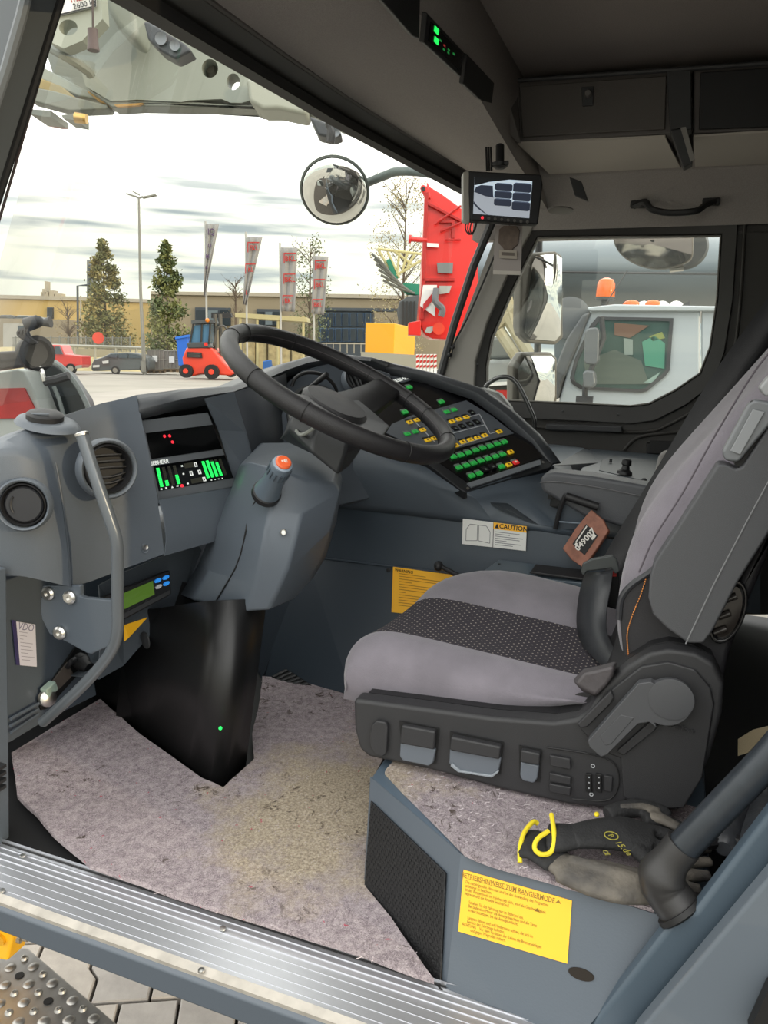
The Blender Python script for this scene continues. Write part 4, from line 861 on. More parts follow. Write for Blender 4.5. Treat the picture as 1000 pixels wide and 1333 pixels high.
# black skirt below the cushion
m = MB(); m.grid([[V((.30, y, zbot(y)+.012)) for y in (.54, .4, .3, .2, .1, .03, -.05)], [V((.315, y, .225+max(0, .25-y)*.1)) for y in (.53, .4, .3, .2, .1, .03, -.05)]]); m.build('skirt', mat('skirt_black', '#232122', .8, bump=.5, bs=200), seat, sm=True, sol=.004)
m = MB(); m.bb((.31, -.05, .20), (.80, .53, .30)); m.build('cushion_pan', BLK, seat, bev=.01)
# base with the side panel
sidep = [(460, 910), (461, 950), (468, 976), (480, 986), (560, 1003), (660, 1030), (740, 1048), (820, 1056), (880, 1056), (905, 1030), (925, 985), (940, 930), (943, 890), (930, 864), (905, 850), (870, 845), (845, 850), (815, 868), (785, 895), (766, 924), (750, 936), (720, 940), (640, 934), (560, 923)]
sp1 = PS(sidep, x=0.2220)
m = MB(); m.prism(sp1, (.04, 0, 0)); spn_ = m.build('side_panel', SEATP, seat, bev=.008, seg=3)
m = MB(); m.prism([V((.26, p.y*.97, p.z)) for p in sp1], (.53, 0, 0)); m.build('base', BLK, seat)
def sidepart(name, pts, x=0.2200, h=.008, mm=SEATP, bev=.002, par=None, lab=None):
    m = MB(); m.prism(PS(pts, x=x), (-h, 0, 0)); o = m.build(name, mm, par or spn_, bev=bev)
    if lab: o['label'] = lab
    return o
SG2 = mat('lever_grey', '#626870', .35); SG3 = mat('lever_grey_light', '#8b9198', .3)
oval = [(497+15*math.cos(q), 958+24*math.sin(q)) for q in (2*math.pi*k/20 for k in range(20))]
sidepart('end_cap', [(483, 955), (486, 941), (492, 936), (504, 938), (507, 944), (505, 978), (500, 983), (490, 980), (484, 970)], mm=SEATP, bev=.003)
sidepart('lever_recess', [(520, 938), (572, 948), (568, 994), (524, 986)], h=.001, mm=RUB, bev=0)
f1 = sidepart('lever_flap', [(526, 940), (570, 948), (568, 972), (523, 964)], h=.014, bev=.004)
sidepart('flap_lip', [(523, 964), (569, 973), (566, 990), (560, 995), (526, 988), (522, 982)], h=.008, mm=SG2, bev=.003)
sidepart('lever_recess', [(586, 952), (656, 966), (652, 1008), (586, 996)], h=.001, mm=RUB, bev=0)
sidepart('lever_flap', [(590, 954), (655, 967), (653, 984), (588, 972)], h=.016, bev=.004)
sidepart('flap_lip', [(587, 972), (654, 984), (651, 1000), (641, 1008), (596, 1001), (586, 992)], h=.008, mm=SG2, bev=.003)
sidepart('flap_rim', [(589, 992), (600, 1002), (640, 1008), (650, 1001), (650, 1004), (641, 1011), (597, 1004), (587, 996)], x=0.2120, h=.004, mm=SG3, bev=.001)
sidepart('lever_recess', [(676, 970), (706, 976), (703, 1018), (677, 1012)], h=.001, mm=RUB, bev=0)
sidepart('lever_flap', [(680, 972), (705, 977), (704, 992), (679, 988)], h=.013, bev=.003)
sidepart('flap_lip', [(679, 989), (703, 994), (701, 1011), (696, 1017), (682, 1014), (678, 1008)], h=.008, mm=SG2, bev=.003)
for pts in ([(716, 981), (743, 986), (744, 1000), (717, 995)], [(716, 1004), (744, 1010), (744, 1020), (716, 1015)], [(716, 1018), (744, 1023), (743, 1034), (716, 1029)]):
    sidepart('rocker_switch', pts, h=.006, mm=SEATP, bev=.002)
cp_ = smooth([P(a, b, x=0.2190) for a, b in [(712, 973), (760, 980), (795, 990), (806, 1008), (803, 1030), (788, 1042), (745, 1040)]], 3)
m = MB(); m.tube(cp_, .0012, 5); m.build('panel_groove', RUB, spn_, sm=True)
for a in (767, 780):
    s_ = sidepart('slider', [(a-4, 1006), (a+4, 1007), (a+4, 1031), (a-4, 1029)], h=.004, mm=RUB, bev=.001)
    for k in range(3): m = MB(); m.sph(P(a, 1012+k*7, x=0.2155), .0013, 6, 4); m.build('mark', LN, s_)
sidepart('tall_switch', [(787, 1008), (798, 1010), (797, 1030), (787, 1028)], h=.004, mm=SEATP, bev=.0015)
for a, b in ((772, 997), (770, 1034)): m = MB(); m.lathe([(.0035, 0), (.0035, .0008), (.0022, .0008), (.0022, 0)], P(a, b, x=0.2205), (-1, 0, 0), 12, cap=False); m.build('symbol', LN, spn_)
# raised rear housing and recliner lever
m = MB(); m.prism(PS([(752, 942), (800, 893), (835, 866), (870, 860), (905, 870), (925, 893), (930, 915), (915, 1010), (890, 1050), (830, 1050), (812, 1035), (808, 985), (780, 975)], x=0.2220), (-.006, 0, 0)); m.build('rear_boss', SEATP, spn_, bev=.006, seg=3)
sidepart('trim_wedge', [(752, 940), (796, 896), (800, 906), (796, 914), (766, 944), (756, 946)], x=0.2160, h=.008, bev=.003)
hd = [(870+33*math.cos(q), 910+29*math.sin(q)) for q in [math.radians(a) for a in range(-120, 125, 12)]]
rec = sidepart('recliner_lever', [(832, 884), (848, 882)]+hd[0:]+[(856, 942), (846, 934), (832, 936), (792, 976), (784, 979), (769, 966), (767, 958), (800, 920)], x=0.2080, h=.018, mm=mat('lever_dark', '#4a4b4e', .45, bump=.2, bs=900), bev=.005)
m = MB(); m.lathe([(.033, 0), (.033, .0025), (.030, .003), (.001, .003)], P(874, 910, x=0.1910), (-1, 0, 0), 36); m.build('lever_cap', bpy.data.materials['lever_dark'], rec, sm=True)
sidepart('lever_inset', [(781, 958), (808, 930), (826, 934), (796, 968), (788, 970)], x=0.1910, h=.002, mm=bpy.data.materials['lever_dark'], bev=.001, par=rec)
sidepart('second_lever', [(803, 976), (846, 938), (858, 942), (852, 950), (812, 982)], x=0.2140, h=.006, mm=SEATP, bev=.002)
text('Comfort', 'embossed_lettering', mat('emboss', '#333336', .5), Matrix.Translation(P(884, 947, x=0.2135)) @ Matrix(((0, 0, -1, 0), (-1, 0, 0, 0), (0, 1, 0, 0), (0, 0, 0, 1))) @ Matrix.Rotation(-.1, 4, 'Z'), .013, spn_, ext=.0006)
# backrest: suede body lofted in height
BK = [(.40, .055, -.08), (.46, .070, -.09), (.53, .074, -.11), (.60, .066, -.13), (.66, .051, -.15), (.72, .020, -.17), (.79, -.028, -.21), (.87, -.085, -.29), (.95, -.14, -.34), (1.05, -.21, -.39), (1.14, -.27, -.43)]
loops = []
for z, yy, yb in BK:
    l = [(.315, yb), (.292, lerp(yy, yb, .85)), (.288, lerp(yy, yb, .6)), (.292, lerp(yy, yb, .3)), (.31, yy-.015), (.35, yy), (.40, yy-.012), (.53, yy-.03), (.66, yy-.012), (.71, yy), (.76, yy-.015), (.78, yy-.06), (.78, yb+.03), (.75, yb)]
    loops.append([V((x, y, z)) for x, y in l])
m = MB(); m.loft(loops); m.build('backrest', SUE, seat, sm=True, sub=1)
m = MB(); m.tube(smooth([P(a, b, x=.2885) for a, b in [(1020, 440), (985, 480), (935, 560), (890, 640), (852, 700), (832, 745)]], 4), .0016, 6); m.build('suede_seam', mat('seam_mauve', '#5a545b', .8), seat, sm=True)
# darker back shell
m = MB(); m.prism(PS([(893, 838), (958, 764), (1000, 690), (1040, 620), (1060, 640), (1010, 700), (968, 800), (950, 850), (942, 890), (925, 900)], x=.285), (.48, 0, 0)); m.build('back_shell', mat('shell_dark', '#262528', .55, bump=.2, bs=300), seat, bev=.01)
# black fabric lower side with stitching and piping
m = MB(); m.prism(PS([(806, 800), (809, 778), (822, 760), (850, 742), (900, 720), (900, 850), (816, 862), (811, 850)], x=.283), (.03, 0, 0)); m.build('side_fabric', mat('side_fabric', '#2c2b2d', .8, bump=.4, bs=300), seat, bev=.006)
m = MB(); m.tube(smooth([P(a, b, x=.284) for a, b in [(806, 806), (809, 780), (822, 762), (848, 744), (865, 728)]], 4), .0055, 8); m.build('piping', mat('piping', '#2e2f33', .4), seat, sm=True)
stp = smooth([P(a, b, x=.281) for a, b in [(842, 750), (834, 775), (823, 802), (817, 823), (817, 840), (819, 860)]], 8)
OR_ = mat('orange_thread', '#d98a45', .6)
for i in range(0, len(stp)-1): m = MB(); m.tube([stp[i], lerp(stp[i], stp[i+1], .62)], .0011, 5); m.build('stitch', OR_, seat)
# grey plastic side bolster with folded armrest hinge
bp = [(846, 752), (852, 732), (880, 690), (935, 604), (945, 604), (958, 610), (966, 608), (1000, 556), (1040, 500), (1100, 520), (1060, 600), (960, 760), (928, 822), (916, 838), (896, 838), (868, 818), (850, 800), (844, 778)]
m = MB(); m.prism(PS(bp, x=.235), (.05, 0, 0)); bo = m.build('side_bolster', SEATG, seat, bev=.012, seg=3)
m = MB(); m.tube(PS([(893, 838), (930, 760), (972, 680), (1010, 610)], x=.2345), .0012, 5); m.build('bolster_seam', mat('seam_pale', '#7d7e80', .4), bo, sm=True)
m = MB(); m.prism(PS([(956, 604), (1000, 535), (1050, 470), (1080, 500), (1010, 548), (968, 612)], x=.244), (.03, 0, 0)); m.build('hinge_recess', RUB, bo)
m = MB(); m.prism(PS([(940, 588), (975, 524), (984, 520), (1030, 528), (1010, 545), (962, 602), (944, 600)], x=.228), (.02, 0, 0)); hg = m.build('hinge_cover', mat('hinge_grey', '#6f7275', .35), seat, bev=.006)
m = MB(); m.prism(PS([(950, 587), (980, 532), (996, 536), (964, 592)], x=.2275), (-.003, 0, 0)); m.build('hinge_plate', mat('hinge_plate', '#8a8d90', .3), hg, bev=.002)
m = MB(); m.prism(PS([(988, 505), (1000, 490), (1040, 470), (1040, 520), (996, 516)], x=.23), (.03, 0, 0)); m.build('hinge_arm', mat('hinge_arm', '#9a9c9e', .35), seat, bev=.004)
# lumbar recess
rc = [(948+24*math.cos(q)+(.0), 797+42*math.sin(q)) for q in (2*math.pi*k/24 for k in range(24))]
def slant(l): return [(a+(797-b)*.25, b) for a, b in l]
m = MB(); m.ring(PS(slant(rc), x=.272), PS(slant([(lerp(948, a, .8), lerp(797, b, .86)) for a, b in rc]), x=.272), (.012, 0, 0)); lr = m.build('lumbar_control', mat('gloss_trim', '#1a1a1c', .15), seat, bev=.003)
m = MB(); m.prism(PS(slant([(lerp(948, a, .7), lerp(797, b, .8)) for a, b in rc]), x=.28), (.004, 0, 0)); m.build('dish', mat('gloss_dish', '#2a2522', .1), lr)
for a, b in ((951, 778), (943, 800), (938, 820)): m = MB(); m.tube([P(a-8, b+4, x=.276), P(a+8, b-2, x=.276)], .005, 10); m.build('button', mat('gloss_button', '#3a3634', .08) if 'gloss_button' not in bpy.data.materials else bpy.data.materials['gloss_button'], lr, sm=True)
# fabric boot at the hinge
m = MB(); m.loft([[P(a, b, x=x) for a, b in l] for x, l in ((.21, [(748, 890), (760, 876), (778, 872), (800, 866), (798, 880), (790, 892), (776, 906), (760, 898)]), (.27, [(745, 885), (760, 870), (780, 866), (804, 860), (800, 880), (790, 895), (776, 908), (758, 900)]))]); m.build('fabric_boot', mat('boot_fabric', '#4a4648', .6, bump=1, bs=60), seat, bev=.006)
# ================================================================== SEAT BELTS
BELT = mat('belt_webbing', '#17171a', .45, bump=.4, bs=800); BELT2 = mat('belt_webbing_sheen', '#323437', .35, bump=.3, bs=700)
def ribbon(path, wd, up_=None, th=.0015):
    m = MB(); a = []; b = []
    for i, p in enumerate(path):
        t_ = (path[min(i+1, len(path)-1)]-path[max(i-1, 0)]).normalized(); vdir = (CP-p).normalized() if up_ is None else V(up_)
        s_ = t_.cross(vdir).normalized()*wd/2; a.append(p-s_); b.append(p+s_)
    m.grid([a, b]); return m
sb_ = thing('shoulder_belt', 'black shoulder belt running diagonally behind the seat back', 'belt', P(900, 560, x=.9))
def strap(e1, e2, x0, x1, k=3):
    n_ = len(e1); a = [P(*q, x=lerp(x0, x1, i/(n_-1))) for i, q in enumerate(e1)]; b = [P(*q, x=lerp(x0, x1, i/(n_-1))-.01) for i, q in enumerate(e2)]
    m = MB(); m.grid([smooth(a, k), smooth(b, k)]); return m
strap([(1060, 300), (1004, 382), (925, 492), (848, 622), (800, 700), (782, 735)], [(1090, 350), (1030, 428), (960, 540), (890, 660), (840, 745), (815, 775)], .98, .84).build('webbing', BELT, sb_, sm=True, sol=.0018)
strap([(1050, 330), (990, 415), (910, 540), (850, 640), (815, 705), (800, 740)], [(1080, 380), (1040, 450), (960, 560), (890, 680), (850, 750), (830, 780)], 1.04, .90).build('webbing', BELT, sb_, sm=True, sol=.0018)
lb_ = thing('lap_belt', 'black lap belt with plastic tongue looped over the seat cushion', 'belt', P(775, 800, x=.5))
m = MB(); m.grid([smooth([P(a, b, x=c) for a, b, c in l], 4) for l in ([(762, 745, .62), (754, 775, .58), (751, 810, .55), (757, 838, .50), (775, 858, .42), (790, 872, .36)], [(780, 745, .59), (775, 768, .555), (770, 802, .53), (774, 830, .485), (788, 852, .415), (801, 866, .35)], [(798, 742, .57), (795, 765, .54), (790, 795, .52), (790, 822, .48), (800, 845, .42), (812, 860, .35)])])
m.build('webbing', BELT2, lb_, sm=True, sol=.0018)
m = MB(); m.prism(PS([(756, 745), (758, 734), (770, 728), (797, 723), (803, 728), (807, 744), (801, 748), (796, 740), (764, 744), (760, 750)], x=.585), (.012, 0, 0)); m.build('tongue', mat('tongue', '#3b3f3f', .45), lb_, bev=.003)
m = MB(); m.prism(PS([(797, 742), (806, 742), (806, 795), (788, 790), (786, 755)], x=.61), (.03, 0, 0)); m.build('buckle', RUB, lb_, bev=.004)
m = MB(); m.prism(PS([(797, 743), (804, 742), (803, 751), (797, 751)], x=.607), (.006, 0, 0)); m.build('release_button', mat('red_button', '#a02a22', .4), lb_, bev=.001)
# ================================================================== FLOOR MATS, SEAT BOX
FELT = bpy.data.materials.new('recycled_felt'); FELT.use_nodes = True; t = FELT.node_tree; b = t.nodes['Principled BSDF']; b.inputs['Roughness'].default_value = .95; b.inputs['Specular IOR Level'].default_value = .15
tc = N(t, 'ShaderNodeTexCoord')
def nz(sc, det=4, rough=.6, dist=0):
    n = N(t, 'ShaderNodeTexNoise'); n.inputs['Scale'].default_value = sc; n.inputs['Detail'].default_value = det; n.inputs['Roughness'].default_value = rough; n.inputs['Distortion'].default_value = dist; L(t, tc.outputs['Object'], n.inputs['Vector']); return n.outputs['Fac']
def rampn(f, a, bb, c1, c2):
    r = N(t, 'ShaderNodeValToRGB'); L(t, f, r.inputs[0]); r.color_ramp.elements[0].position = a; r.color_ramp.elements[1].position = bb; r.color_ramp.elements[0].color = (*c1, 1); r.color_ramp.elements[1].color = (*c2, 1); return r.outputs[0]
def mixn(f, a, bb):
    m = N(t, 'ShaderNodeMixRGB'); L(t, f, m.inputs[0])
    for i, c in ((1, a), (2, bb)):
        if isinstance(c, tuple): m.inputs[i].default_value = (*c, 1)
        else: L(t, c, m.inputs[i])
    return m.outputs[0]
fib = rampn(nz(260, 3, .7, 1.5), .38, .62, hx('#6a6066'), hx('#cfc3c4'))
med = rampn(nz(60, 5, .7), .4, .6, hx('#84787e'), hx('#b9adb0'))
base_ = mixn(rampn(nz(500, 2), .45, .55, (.35, .35, .35), (.65, .65, .65)), fib, med)
tan_ = rampn(nz(200, 3, .7), .35, .65, hx('#8b7d6a'), hx('#cbbda4'))
# worn, sandy area in the middle (a stain with a place of its own)
sp3 = N(t, 'ShaderNodeVectorMath', operation='SUBTRACT'); L(t, tc.outputs['Object'], sp3.inputs[0]); sp3.inputs[1].default_value = (.30, .58, 0)
sc3 = N(t, 'ShaderNodeVectorMath', operation='MULTIPLY'); L(t, sp3.outputs[0], sc3.inputs[0]); sc3.inputs[1].default_value = (1.5, 1.9, 0)
l3 = N(t, 'ShaderNodeVectorMath', operation='LENGTH'); L(t, sc3.outputs[0], l3.inputs[0])
ad = N(t, 'ShaderNodeMath', operation='ADD'); L(t, l3.outputs['Value'], ad.inputs[0]); L(t, nz(7, 5, .7), ad.inputs[1])
c_ = mixn(rampn(ad.outputs[0], .75, 1.25, (.9, .9, .9), (0, 0, 0)), base_, tan_)
mu2 = N(t, 'ShaderNodeMath', operation='MULTIPLY'); L(t, rampn(nz(34, 4, .75, 1), .565, .64, (0, 0, 0), (1, 1, 1)), mu2.inputs[0]); L(t, rampn(nz(5, 2), .48, .6, (0, 0, 0), (.9, .9, .9)), mu2.inputs[1])
c_ = mixn(mu2.outputs[0], c_, hx('#473c33'))
c_ = mixn(rampn(nz(75, 2, .5, .5), .735, .75, (0, 0, 0), (.8, .8, .8)), c_, hx('#b8455a'))
c_ = mixn(rampn(nz(180, 2, .5, 2.5), .66, .70, (0, 0, 0), (.8, .8, .8)), c_, hx('#d6ccd0'))
L(t, c_, b.inputs['Base Color'])
bp_ = N(t, 'ShaderNodeBump'); bp_.inputs['Strength'].default_value = .9; bp_.inputs['Distance'].default_value = .004; L(t, nz(170, 5, .75, 1), bp_.inputs['Height']); L(t, bp_.outputs[0], b.inputs['Normal'])
FELT2 = FELT
def mat_slab(poly, z, th=.008):
    """thin felt sheet: outline filled with a jittered triangulated grid"""
    bm = bmesh.new(); vs = [bm.verts.new(p) for p in poly]; bm.faces.new(vs)
    bmesh.ops.triangulate(bm, faces=bm.faces); bmesh.ops.subdivide_edges(bm, edges=bm.edges, cuts=3, use_grid_fill=True)
    bmesh.ops.triangulate(bm, faces=bm.faces)
    for v in bm.verts:
        q = noise.noise_vector(v.co*9)*.004+noise.noise_vector(v.co*45)*.0016; v.co += V((q.x, q.y, q.z*.6))
    me = bpy.data.meshes.new('felt'); bm.to_mesh(me); bm.free(); return me
mp_ = [(15, 985), (70, 950), (131, 914), (185, 962), (262, 1016), (292, 1031), (331, 992), (329, 960), (338, 920), (341, 884), (380, 886), (420, 897), (462, 912), (508, 975), (484, 1020), (476, 1160), (520, 1215), (566, 1281), (480, 1251), (340, 1206), (220, 1168), (117, 1131), (70, 1090), (22, 1040)]
fmat = bpy.data.objects.new('floor_mat', mat_slab([P(a, b, z=.012) for a, b in mp_], 0)); COL.objects.link(fmat); fmat.data.materials.append(FELT)
tag(fmat, 'large mauve-grey recycled felt mat with sandy worn patches on the cab floor', 'floor mat')
q = fmat.modifiers.new('s', 'SOLIDIFY'); q.thickness = .009; q.offset = -1
# loose fibres on the felt
rnd = random.Random(3)
def inside(p, poly):
    c = False; j = len(poly)-1
    for i in range(len(poly)):
        a, b_ = poly[i], poly[j]
        if (a.y > p.y) != (b_.y > p.y) and p.x < (b_.x-a.x)*(p.y-a.y)/(b_.y-a.y)+a.x: c = not c
        j = i
    return c
def fibres(poly, n, z, par, mm, ln=.010):
    m = MB(); xs_ = [p.x for p in poly]; ys_ = [p.y for p in poly]; k = 0
    while k < n:
        p = V((rnd.uniform(min(xs_), max(xs_)), rnd.uniform(min(ys_), max(ys_)), z))
        if not inside(p, poly): continue
        k += 1; a = rnd.uniform(0, 6.28); pts = []
        for j in range(4): pts.append(p.copy()); a += rnd.uniform(-1.1, 1.1); p = p+V((math.cos(a), math.sin(a), rnd.uniform(-.15, .2)))*ln*rnd.uniform(.15, .5)
        w_ = V((0, .0005, .0004)); m.add([q_-w_ for q_ in pts]+[q_+w_ for q_ in pts], [(0, 1, 5, 4), (1, 2, 6, 5), (2, 3, 7, 6)])
    o = m.build('felt_fibres', mm, par, fix=False); o['kind'] = 'stuff'
FB = mat('fibre_pale', '#c9bfc2', .9); FR = mat('fibre_red', '#c0405c', .9)
mpoly = [P(a, b, z=.012) for a, b in mp_]
fibres(mpoly, 1500, .015, fmat, FB); fibres(mpoly, 60, .015, fmat, FR, .014)
LZ = .175
# seat box: top, near side with sticker, angled mesh front
bx = thing('seat_box', 'blue-grey steel seat box with a black meshed corner face', 'box', (.2, .1, 0))
T0, T1, T2, T3 = P(500, 988, z=LZ), P(483, 1012, z=LZ), P(600, 1112, z=LZ), P(874, 1196, z=LZ)
B1, B2 = P(474, 1166, z=.0), P(580, 1296, z=-.012)
nn = (T3-T2).cross(B2-T2).normalized()
def nf(a, b, h=0): return PP(a, b, T2, nn) + (nn*h if nn.dot(CP-T2) > 0 else -nn*h)
nout = nn if nn.dot(CP-T2) > 0 else -nn
m = MB(); m.prism([T2, T3, nf(760, 1345), nf(600, 1345), B2], -nout*.004); ns_ = m.build('near_side', STEELB, bx)
m = MB(); m.prism([T1, T2, B2, B1], (.004, .003, 0)); m.build('corner_frame', STEELB, bx)
tf = V((T0.x+.25, T0.y+.03, LZ))
m = MB(); m.prism([T0, T1, T2, T3, V((T3.x+.02, -.11, LZ)), V((.8, -.11, LZ)), V((.8, T0.y, LZ)), tf], (0, 0, -.012)); m.build('lid', mat('lid_edge', '#52606d', .35), bx, bev=.004)
m = MB(); m.prism([T0+V((.01, -.01, -.01)), T1+V((.008, 0, -.01)), B1, P(500, 1080, z=0), V((.6, T0.y, 0)), V((.6, T0.y, LZ-.01))], (0, -.005, 0)); m.build('front_side', BLK, bx)
cn = (T2-T1).cross(B1-T1).normalized(); cn = cn if cn.dot(CP-T1) > 0 else -cn
MESHM = mat('mesh_black', '#141416', .55, bump=1.0, bs=260)
mfq = Quad(PP(476, 1163, T1, cn), PP(576, 1288, T1, cn), PP(583, 1136, T1, cn), PP(485, 1042, T1, cn))
m = MB(); mfq.box(m, 0, .0, 1, 1, .001, .005); mf = m.build('mesh_panel', MESHM, bx, bev=.002)
m = MB(); m.tube([mfq.p(-.02, 0, .004), mfq.p(.5, -.01, .008), mfq.p(1.02, -.01, .004)], .006, 8); m.build('bottom_seal', RUB, bx, sm=True)
m = MB()
for i in range(26):
    for j in range(24):
        u, v = (i+.5+(j % 2)*.5)/27, (j+.5)/24; mfq.poly(m, [(u-.008, v), (u, v-.012), (u+.008, v), (u, v+.012)], .005, .0062)
o = m.build('mesh_studs', BLK, mf, fix=False); o['kind'] = 'stuff'
# felt on the lid
lp = [(512, 990), (501, 1004), (607, 1112), (640, 1124), (740, 1152), (852, 1184), (870, 1150), (935, 1090), (960, 1060), (700, 1010), (560, 985)]
bmt = bpy.data.objects.new('floor_mat', mat_slab([P(a, b, z=LZ+.007) for a, b in lp], 0)); COL.objects.link(bmt); bmt.data.materials.append(FELT)
q = bmt.modifiers.new('s', 'SOLIDIFY'); q.thickness = .006; q.offset = -1
tag(bmt, 'small pale felt mat lying on top of the seat box under the gloves', 'floor mat')
fibres([P(a, b, z=LZ+.007) for a, b in lp], 350, LZ+.010, bmt, FB)
# yellow notice on the near side
yn = Quad(nf(597, 1212, .0005), nf(739, 1254, .0005), nf(745, 1172, .0005), nf(604, 1132, .0005))
m = MB(); yn.box(m, 0, 0, 1, 1, 0, .0012); yo = m.build('yellow_notice', mat('yellow_notice', '#f7bc30', .5), ns_); yo['label'] = 'yellow shunting mode notice with printed German text'
YI = mat('notice_ink', '#8a6a20', .6)
text('BETRIEBSHINWEISE ZUM RANGIERMODE', 'lettering', YI, yn.M(.42, .915, .0014), .0102, yo, bold=.0001, sx=.76)
m = MB(); yn.box(m, .03, .875, .80, .88, .0012, .0015); m.build('print_line', YI, yo)
m = MB(); yn.poly(m, [(.86, .90), (.91, .90), (.885, .95)], .0012, .0016); m.build('symbol', YI, yo)
m = MB(); yn.poly(m, [(.68, .67), (.73, .67), (.705, .73)], .0012, .0016); m.build('symbol', YI, yo)
BODY = ['Die nachfolgenden Hinweise sind bei der Anwendung des Programms', 'unbedingt zu beachten.', 'Ist der Rangiermode im Fahrbetrieb aktiv, wird die Geschwindigkeit', 'begrenzt und die Anzeige leuchtet auf.', '', '      Schalten Sie das Fahrzeug nur im Stillstand ein.', '      Bei laufendem Motor die Anzeige beachten und die Taste', '      erneut betaetigen, bis die Anzeige erlischt.', '', '      Langsam fahren und auf Hindernisse achten, die sich im', '      Bereich des Fahrzeugs befinden.', 'ACHTUNG    Vor dem Verlassen der Kabine die Bremse einlegen', '           und gegen Wegrollen sichern.']
for k, sline in enumerate(BODY):
    if sline: text(sline, 'lettering', YI, yn.M(.03, .82-.062*k, .0014), .0062, yo, align='LEFT', sx=.72)
# oval hole
m = MB(); m.prism([nf(757+17*math.cos(q)*1.0, 1268+8*math.sin(q)+(.28*17*math.cos(q)), .0015) for q in (2*math.pi*k/20 for k in range(20))], -nout*.002); m.build('oval_hole', mat('hole_dark', '#1c140a', .8), ns_)
# ================================================================== door frame on the right, grab tube
wr = MB(); wr.prism(PS([(878, 1196), (905, 1186), (1004, 1055), (1080, 960), (1300, 760), (1300, 1500), (640, 1500)], x=-.035), (.03, 0, 0)); fr_ = st(wr.build('wall_left', mat('frame_blue', '#46535e', .4, bump=.1, bs=200), bev=.008, seg=3))
m = MB(); m.prism(PS([(1300, 800), (1080, 1040), (1003, 1140), (830, 1345), (730, 1500), (1300, 1500)], x=-.075), (.03, 0, 0)); m.build('outer_skin', mat('skin_grey', '#5f676f', .35), fr_, bev=.006, seg=3)
m = MB(); m.prism(PS([(1080, 1235), (1000, 1290), (975, 1345), (1080, 1400)], x=-.10), (.02, 0, 0)); m.build('door_seal', RUB, fr_)
m = MB(); m.bb((-.06, -.62, .02), (-.03, -.20, 1.8)); st(m.build('wall_pillar_rear', mat('rear_pillar', '#3c4449', .5)))
gt = thing('grab_tube', 'thick dark coated grab tube rising to the right from a black rubber elbow', 'tube', P(880, 1160, x=0))
m = MB(); m.tube([P(1100, 872, x=.02), P(1000, 988, x=.012), P(884, 1108, x=.002)], .0205, 18); m.build('tube', mat('tube_dark', '#2f343a', .3, .2, var=.1, vs=60), gt, sm=True)
m = MB(); m.tube(smooth([P(890, 1100, x=.003), P(872, 1122, x=.0), P(862, 1142, x=-.002), P(868, 1160, x=-.004), P(884, 1182, x=-.01)], 4), [.0235]*4+[.0245, .0265, .029, .031, .031]+[.030]*3+[.029]*5, 20); m.build('elbow', mat('elbow_rubber', '#2c2b2b', .45, bump=.1, bs=200), gt, sm=True)
m = MB(); ax_ = (P(884, 1182, x=-.01)-P(868, 1160, x=-.004)).normalized(); m.lathe([(.033, -.004), (.034, .003), (.03, .006)], P(886, 1185, x=-.011), ax_, 24); m.build('flange', RUB, gt, sm=True)
# clutter behind the tube: a strap and dark work things
stp_ = thing('strap_end', 'beige webbing strap end hanging in the dark behind the seat', 'strap', P(985, 965, x=.35))
m = MB(); m.grid([[P(a, b, x=.35) for a, b in [(961, 962), (980, 950), (1000, 945), (1030, 930)]], [P(a, b, x=.34) for a, b in [(961, 984), (980, 978), (1000, 966), (1030, 955)]]]); m.build('webbing', mat('strap_beige', '#9a8c70', .8, bump=.4, bs=500), stp_, sol=.003)
hs_ = thing('work_shoes', 'dark scuffed pair of rubber shoes lying behind the grab tube', 'shoes', P(970, 1070, z=LZ))
def shoe(px, py, px2, py2, r, z):
    a, b_ = P(px, py, z=z), P(px2, py2, z=z); m = MB(); pts = [lerp(a, b_, t_) for t_ in (0, .12, .35, .6, .85, 1)]
    m.tube(smooth(pts, 2), [r*.5, r*.8, r*.98, r, r*.98, r*.95, r*.9, r*.85, r*.8, r*.7, r*.5], 14); return m
SHO = mat('scuffed_rubber', '#3a3c40', .35, bump=.6, bs=60, var=.25, vs=20)
shoe(985, 1110, 1003, 1030, .026, .24).build('shoe', SHO, hs_, sm=True); shoe(942, 1105, 966, 1048, .022, .22).build('shoe', SHO, hs_, sm=True)
m = MB(); m.tube(smooth([P(918, 1098, z=.22), P(945, 1094, z=.225), P(975, 1096, z=.23), P(1010, 1092, z=.23)]), .010, 8)
o = m.build('cable_loop', mat('cable_black', '#1e1e20', .35), None, sm=True); tag(o, 'black cable lying behind the gloves and under the grab tube', 'cable')
m = MB(); m.box(P(968, 1108, z=.225), (.012, .005, .004), Matrix.Rotation(.4, 3, 'Z')); m.build('cable_tag', WHITE, o)
# ------------------------------------------------------------------ gloves
def ft(m, pts, ws, hs, n=12, k=3):
    """flattened tapering tube; pts points, ws half widths, hs half heights"""
    path = smooth(pts, k); lps = []; M_ = len(path)
    for i, p in enumerate(path):
        f = i/(M_-1)*(len(ws)-1); j = min(int(f), len(ws)-2); w_ = lerp(ws[j], ws[j+1], f-j); h_ = lerp(hs[j], hs[j+1], f-j)
        t_ = (path[min(i+1, M_-1)]-path[max(i-1, 0)]).normalized(); s_ = t_.cross(V((0, 0, 1))).normalized(); u_ = s_.cross(t_)
        lps.append([p+s_*math.cos(q)*w_+u_*math.sin(q)*h_ for q in (2*math.pi*a/n for a in range(n))])
    m.loft(lps); return m
def blob(m, name, mm, par, vox=.0032, lab=None):
    o = m.build(name, mm, par); q = o.modifiers.new('r', 'REMESH'); q.mode = 'VOXEL'; q.voxel_size = vox; q.use_smooth_shade = True
    q = o.modifiers.new('m', 'SMOOTH'); q.iterations = 3; q.factor = .5
    if lab: o['label'] = lab
    return o
